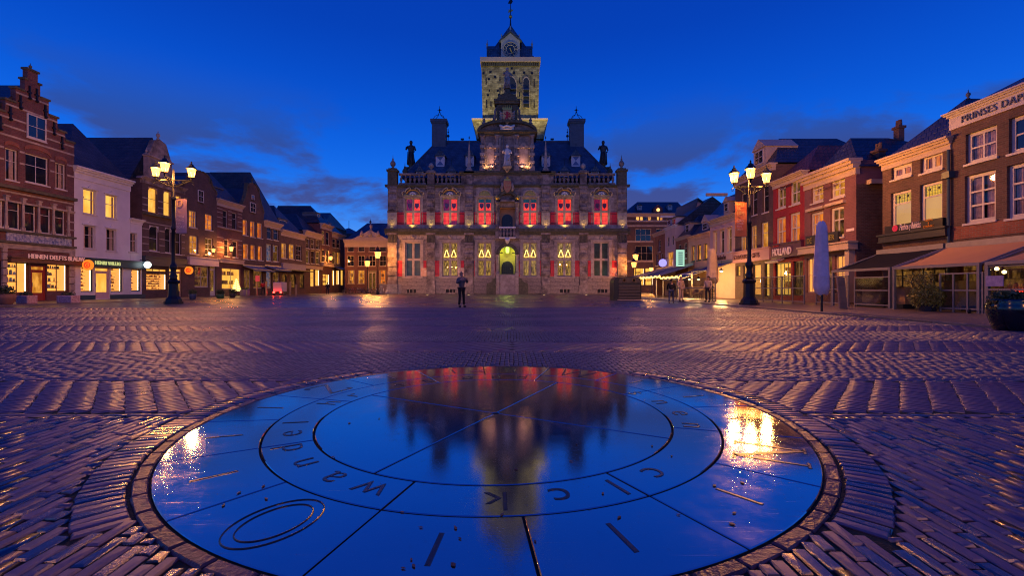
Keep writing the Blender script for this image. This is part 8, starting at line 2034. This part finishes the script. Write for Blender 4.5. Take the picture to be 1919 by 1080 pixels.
# tables and chairs on the cafe terrace
def cafe_table(X, Yv, label):
    r = empty('cafe_table', (X, Yv, .045), random.uniform(0, 1), label, 'table', 'round cafe tables'); MB().lathe([(.36, .72), (.38, .735), (.36, .75)], 0, 0, 0, 16).build('table_top', WOOD, r); MB().lathe([(.25, 0), (.22, .03), (.03, .06), (.03, .72)], 0, 0, 0, 10).build('pedestal', IRON, r)
chair0 = None
def cafe_chair(X, Yv, rz, label):
    global chair0
    if chair0 is None:
        r = empty('cafe_chair', (0, 0, 0), 0); MB().box(-.22, .22, -.22, .22, .43, .47).build('seat', WOOD, r); b = MB(); n = 8
        for i in range(n): a0, a1 = math.pi * i / n, math.pi * (i + 1) / n; b.add([(.24 * math.cos(a0), .05 + .2 * math.sin(a0), .55), (.24 * math.cos(a1), .05 + .2 * math.sin(a1), .55), (.26 * math.cos(a1), .05 + .24 * math.sin(a1), .85), (.26 * math.cos(a0), .05 + .24 * math.sin(a0), .85)], [(0, 1, 2, 3)])
        b.build('backrest', mat('wicker', (.22, .14, .09), .7, .3, 20), r)
        for sx in (-1, 1):
            for sy in (-1, 1): MB().tube([(sx * .2, sy * .2, 0), (sx * .18, sy * .18, .43)], .016, 5).build('leg', IRON, r)
        chair0 = r
    else: r = copy_tree(chair0)
    r.location = (X, Yv, .045); r.rotation_euler = (0, 0, rz); tag(r, label, 'chair', 'cafe terrace chairs'); return r
q = 0
for (px, py) in ((1222, 551), (1240, 553), (1268, 557), (1300, 560), (1322, 562)):
    Yv = GY(py); X = PX(px, Yv); lb = ['farthest', 'second farthest', 'middle', 'second nearest', 'nearest'][q]; cafe_table(X, Yv, 'round cafe table, %s of the five under the cafe awnings' % lb)
    for s_, a in ((1, R(90)), (-1, R(-90))): cafe_chair(X + s_ * .62, Yv, -a if s_ > 0 else -a, 'wicker cafe chair %s the %s cafe table' % ('right of' if s_ > 0 else 'left of', lb))
    q += 1
Yv = GY(562); wb = empty('wooden_service_desk', (PX(1305, Yv), Yv, .045), R(8), 'amber lit plank service desk among the cafe chairs', 'desk')
for i in range(7): MB().box(-.62 + .18 * i, -.62 + .18 * i + .172, -.03, .03, .12 if i == 0 or i == 6 else .32, 1.0).build('plank', WOOD_L, wb)
MB().box(-.68, .68, -.1, .5, 1.0, 1.05).build('desk_top', WOOD_L, wb)
for (px, py, s_) in ((1238, 552, 1), (1262, 556, 2)):
    Yv = GY(py) ; b_ = empty('potted_shrub', (PX(px, Yv), Yv + .8, .045), 0, 'round potted shrub by the %s cafe table' % ('second farthest' if s_ == 1 else 'middle'), 'planter'); MB().lathe([(.25, 0), (.32, .4), (.3, .45)], 0, 0, 0, 12).build('pot', DOORD, b_); leafy('foliage', b_, (0, 0, .95), .55, .5, .6, 500, .14, PLANT, 20 + s_, .35)
# bollards / posts before the far left terraces
pg = 0
for px in (481, 499, 544, 555):
    Yv = 57.0; X = PX(px, Yv); o = empty('terrace_post', (X, Yv, .045), 0, 'slim wooden terrace post, %s in the row near the delivery cart' % ('first', 'second', 'third', 'fourth')[pg], 'post', 'terrace posts near the delivery cart'); MB().box(-.09, .09, -.05, .05, 0, 1.75 if px != 555 else 1.4).build('post_body', WOOD_L, o); MB().box(-.12, .12, -.08, .08, 1.75 if px != 555 else 1.4, 1.8 if px != 555 else 1.45).build('cap', WOOD, o); pg += 1
sg = empty('pink_sign_board', (PX(483.5, 57), 56.8, 0), 0, 'small pink sign board on the first terrace post', 'sign'); MB().box(-.2, .3, -.03, .03, PZ(528, 57), PZ(517, 57)).build('board', mat('pink_board', (.65, .06, .12), .5, .1, emit=(1, .1, .15), estr=.15), sg)
# delivery cart with red tail lights
Yc_ = 58.0; ct = empty('delivery_cart', (PX(520, Yc_), Yc_, 0), R(8), 'small white box delivery cart with glowing red tail lights', 'cart'); WH2 = mat('white_panel', (.62, .50, .48), .5, .06)
MB().cbox(-.55, .55, 0, 1.7, .55, 1.75, .06).build('cargo_box', WH2, ct); MB().box(-.58, .58, .05, 1.9, .42, .55).build('chassis', IRON, ct); MB().box(-.5, .5, -.02, 0, .62, 1.68).build('rear_door', WH2, ct)
for s_ in (-1, 1):
    o = MB().lathe([(.28, -.08), (.3, -.05), (.3, .05), (.28, .08)], 0, 0, 0, 16).build('wheel', IRON, ct, (s_ * .52, .45, .3)); o.rotation_euler = (0, R(90), 0); o2 = MB().lathe([(.16, -.085), (.16, .085)], 0, 0, 0, 12).build('rim', GREYM, o)
    t = MB().lathe([(.12, 0), (.12, .05), (.08, .07)], 0, 0, 0, 12).build('tail_light', emit_mat('tail_red', (1, .03, .02), 16), ct, (s_ * .42, -.03, .45)); t.rotation_euler = (R(90), 0, 0)
    lamp('tail_glow', (s_ * .42, -.25, .42), 22, (1, .04, .02), .08, ct)
o = MB().lathe([(.24, -.05), (.24, .05)], 0, 0, 0, 14).build('wheel', IRON, ct, (0, 2.6, .25)); o.rotation_euler = (0, R(90), 0); MB().tube([(0, 1.8, .5), (0, 2.6, .4), (0, 2.5, 1.1)], .035, 6).tube([(-.35, 2.4, 1.1), (.35, 2.4, 1.1)], .025, 6).build('steering_frame', IRON, ct)
# steel barrier at the hall corner
Yb_ = 70.5; x0, x1 = PX(711, Yb_), PX(752, Yb_); br = empty('crowd_barrier', (x0, Yb_, 0), 0, 'grey steel crowd barrier at the left corner of the town hall', 'barrier'); W_ = x1 - x0
b = MB(); b.tube([(0, 0, .2), (0, 0, 1.45), (W_, 0, 1.45), (W_, 0, .2)], .045, 6, True); b.build('frame', GREYM, br); rod = None
for i in range(22):
    if rod is None: o = MB().tube([(0, 0, .2), (0, 0, 1.45)], .022, 5).build('rod', GREYM, br); rod = o.data
    else: o = bpy.data.objects.new('rod', rod); col.objects.link(o); o.parent = br
    o.location = (W_ * (i + 1) / 23, 0, 0)
for x in (.4, W_ - .4): MB().tube([(x, -.4, .03), (x, 0, .22), (x, .4, .03)], .035, 5).build('foot', GREYM, br)
# bicycles
bk0 = None
def bicycle(X, Yv, rz, label, paint):
    global bk0
    if bk0 is None:
        r = empty('bicycle', (0, 0, 0)); f = MB()
        for a, b_ in (((-.48, .34), (0, .30)), ((0, .30), (.36, .78)), ((.36, .78), (-.18, .80)), ((-.18, .80), (0, .30)), ((-.18, .80), (-.48, .34)), ((.36, .82), (.54, .34)), ((-.18, .80), (-.22, .95)), ((.36, .78), (.33, 1.05))): f.tube([(a[0], 0, a[1]), (b_[0], 0, b_[1])], .026, 5)
        f.build('frame', paint, r)
        for x in (-.48, .54):
            w = MB(); w.tube([(x + .34 * math.cos(2 * math.pi * k / 20), 0, .34 + .34 * math.sin(2 * math.pi * k / 20)) for k in range(20)], .028, 5, True)
            wo = w.build('wheel', IRON, r); s = MB()
            for k in range(8): a = math.pi * k / 8; s.tube([(x - .33 * math.cos(a), 0, .34 - .33 * math.sin(a)), (x + .33 * math.cos(a), 0, .34 + .33 * math.sin(a))], .005, 3)
            s.build('spokes', GREYM, wo)
        MB().ball((-.23, 0, .97), .12, 8, 5, sx=1.2, sy=.7, sz=.4).build('saddle', IRON, r); MB().tube([(.2, -.28, 1.06), (.33, -.2, 1.08), (.36, 0, 1.05), (.33, .2, 1.08), (.2, .28, 1.06)], .018, 5).build('handlebar', GREYM, r); MB().box(-.75, -.3, -.09, .09, .70, .72).build('carrier', IRON, r); MB().ball((.46, 0, .86), .05, 7, 5).build('headlamp', GREYM, r)
        bk0 = r
    else:
        r = copy_tree(bk0)
        for ch in r.children:
            if ch.name.startswith('frame'): ch.data = ch.data.copy(); ch.data.materials[0] = paint
    r.location = (X, Yv, 0); r.rotation_euler = (0, 0, rz); tag(r, label, 'bicycle', 'bicycles parked before the pediment house'); return r
cols_ = [mat('bike_black', (.02, .02, .025), .3, .1), mat('bike_purple', (.10, .03, .14), .3, .1), mat('bike_red', (.25, .02, .02), .3, .1), mat('bike_silver', (.4, .38, .36), .3, .1), mat('bike_blue', (.03, .06, .2), .3, .1)]
ordn = ['leftmost', 'second', 'third', 'fourth', 'fifth', 'sixth', 'seventh', 'eighth', 'ninth', 'rightmost']
cn = ['black', 'purple', 'red', 'silver', 'blue']
for i in range(10):
    Yv = 76.0 + 1.6 * (i % 2); px = 650 + i * 7.2; bicycle(PX(px, Yv), Yv, R(random.choice((20, 150, 35, 200)) + random.uniform(-12, 12)), '%s framed bicycle, %s of the ten parked before the pediment house' % (cn[i % 5], ordn[i]), cols_[i % 5])
# plain bin and sandwich boards by the left shops
for px, py, lb, m_ in ((455, 555.6, 'pale planter block before the bell gable house', STONE_L), (462, 555.3, 'second pale planter block before the bell gable house', STONE_L)):
    Yv = GY(py); o = empty('stone_planter', (PX(px, Yv), Yv, .045), 0, lb, 'planter'); MB().cbox(-.25, .25, -.25, .25, 0, .75, .04).build('block', m_, o); leafy('foliage', o, (0, 0, .85), .28, .28, .2, 120, .1, PLANT, int(px))
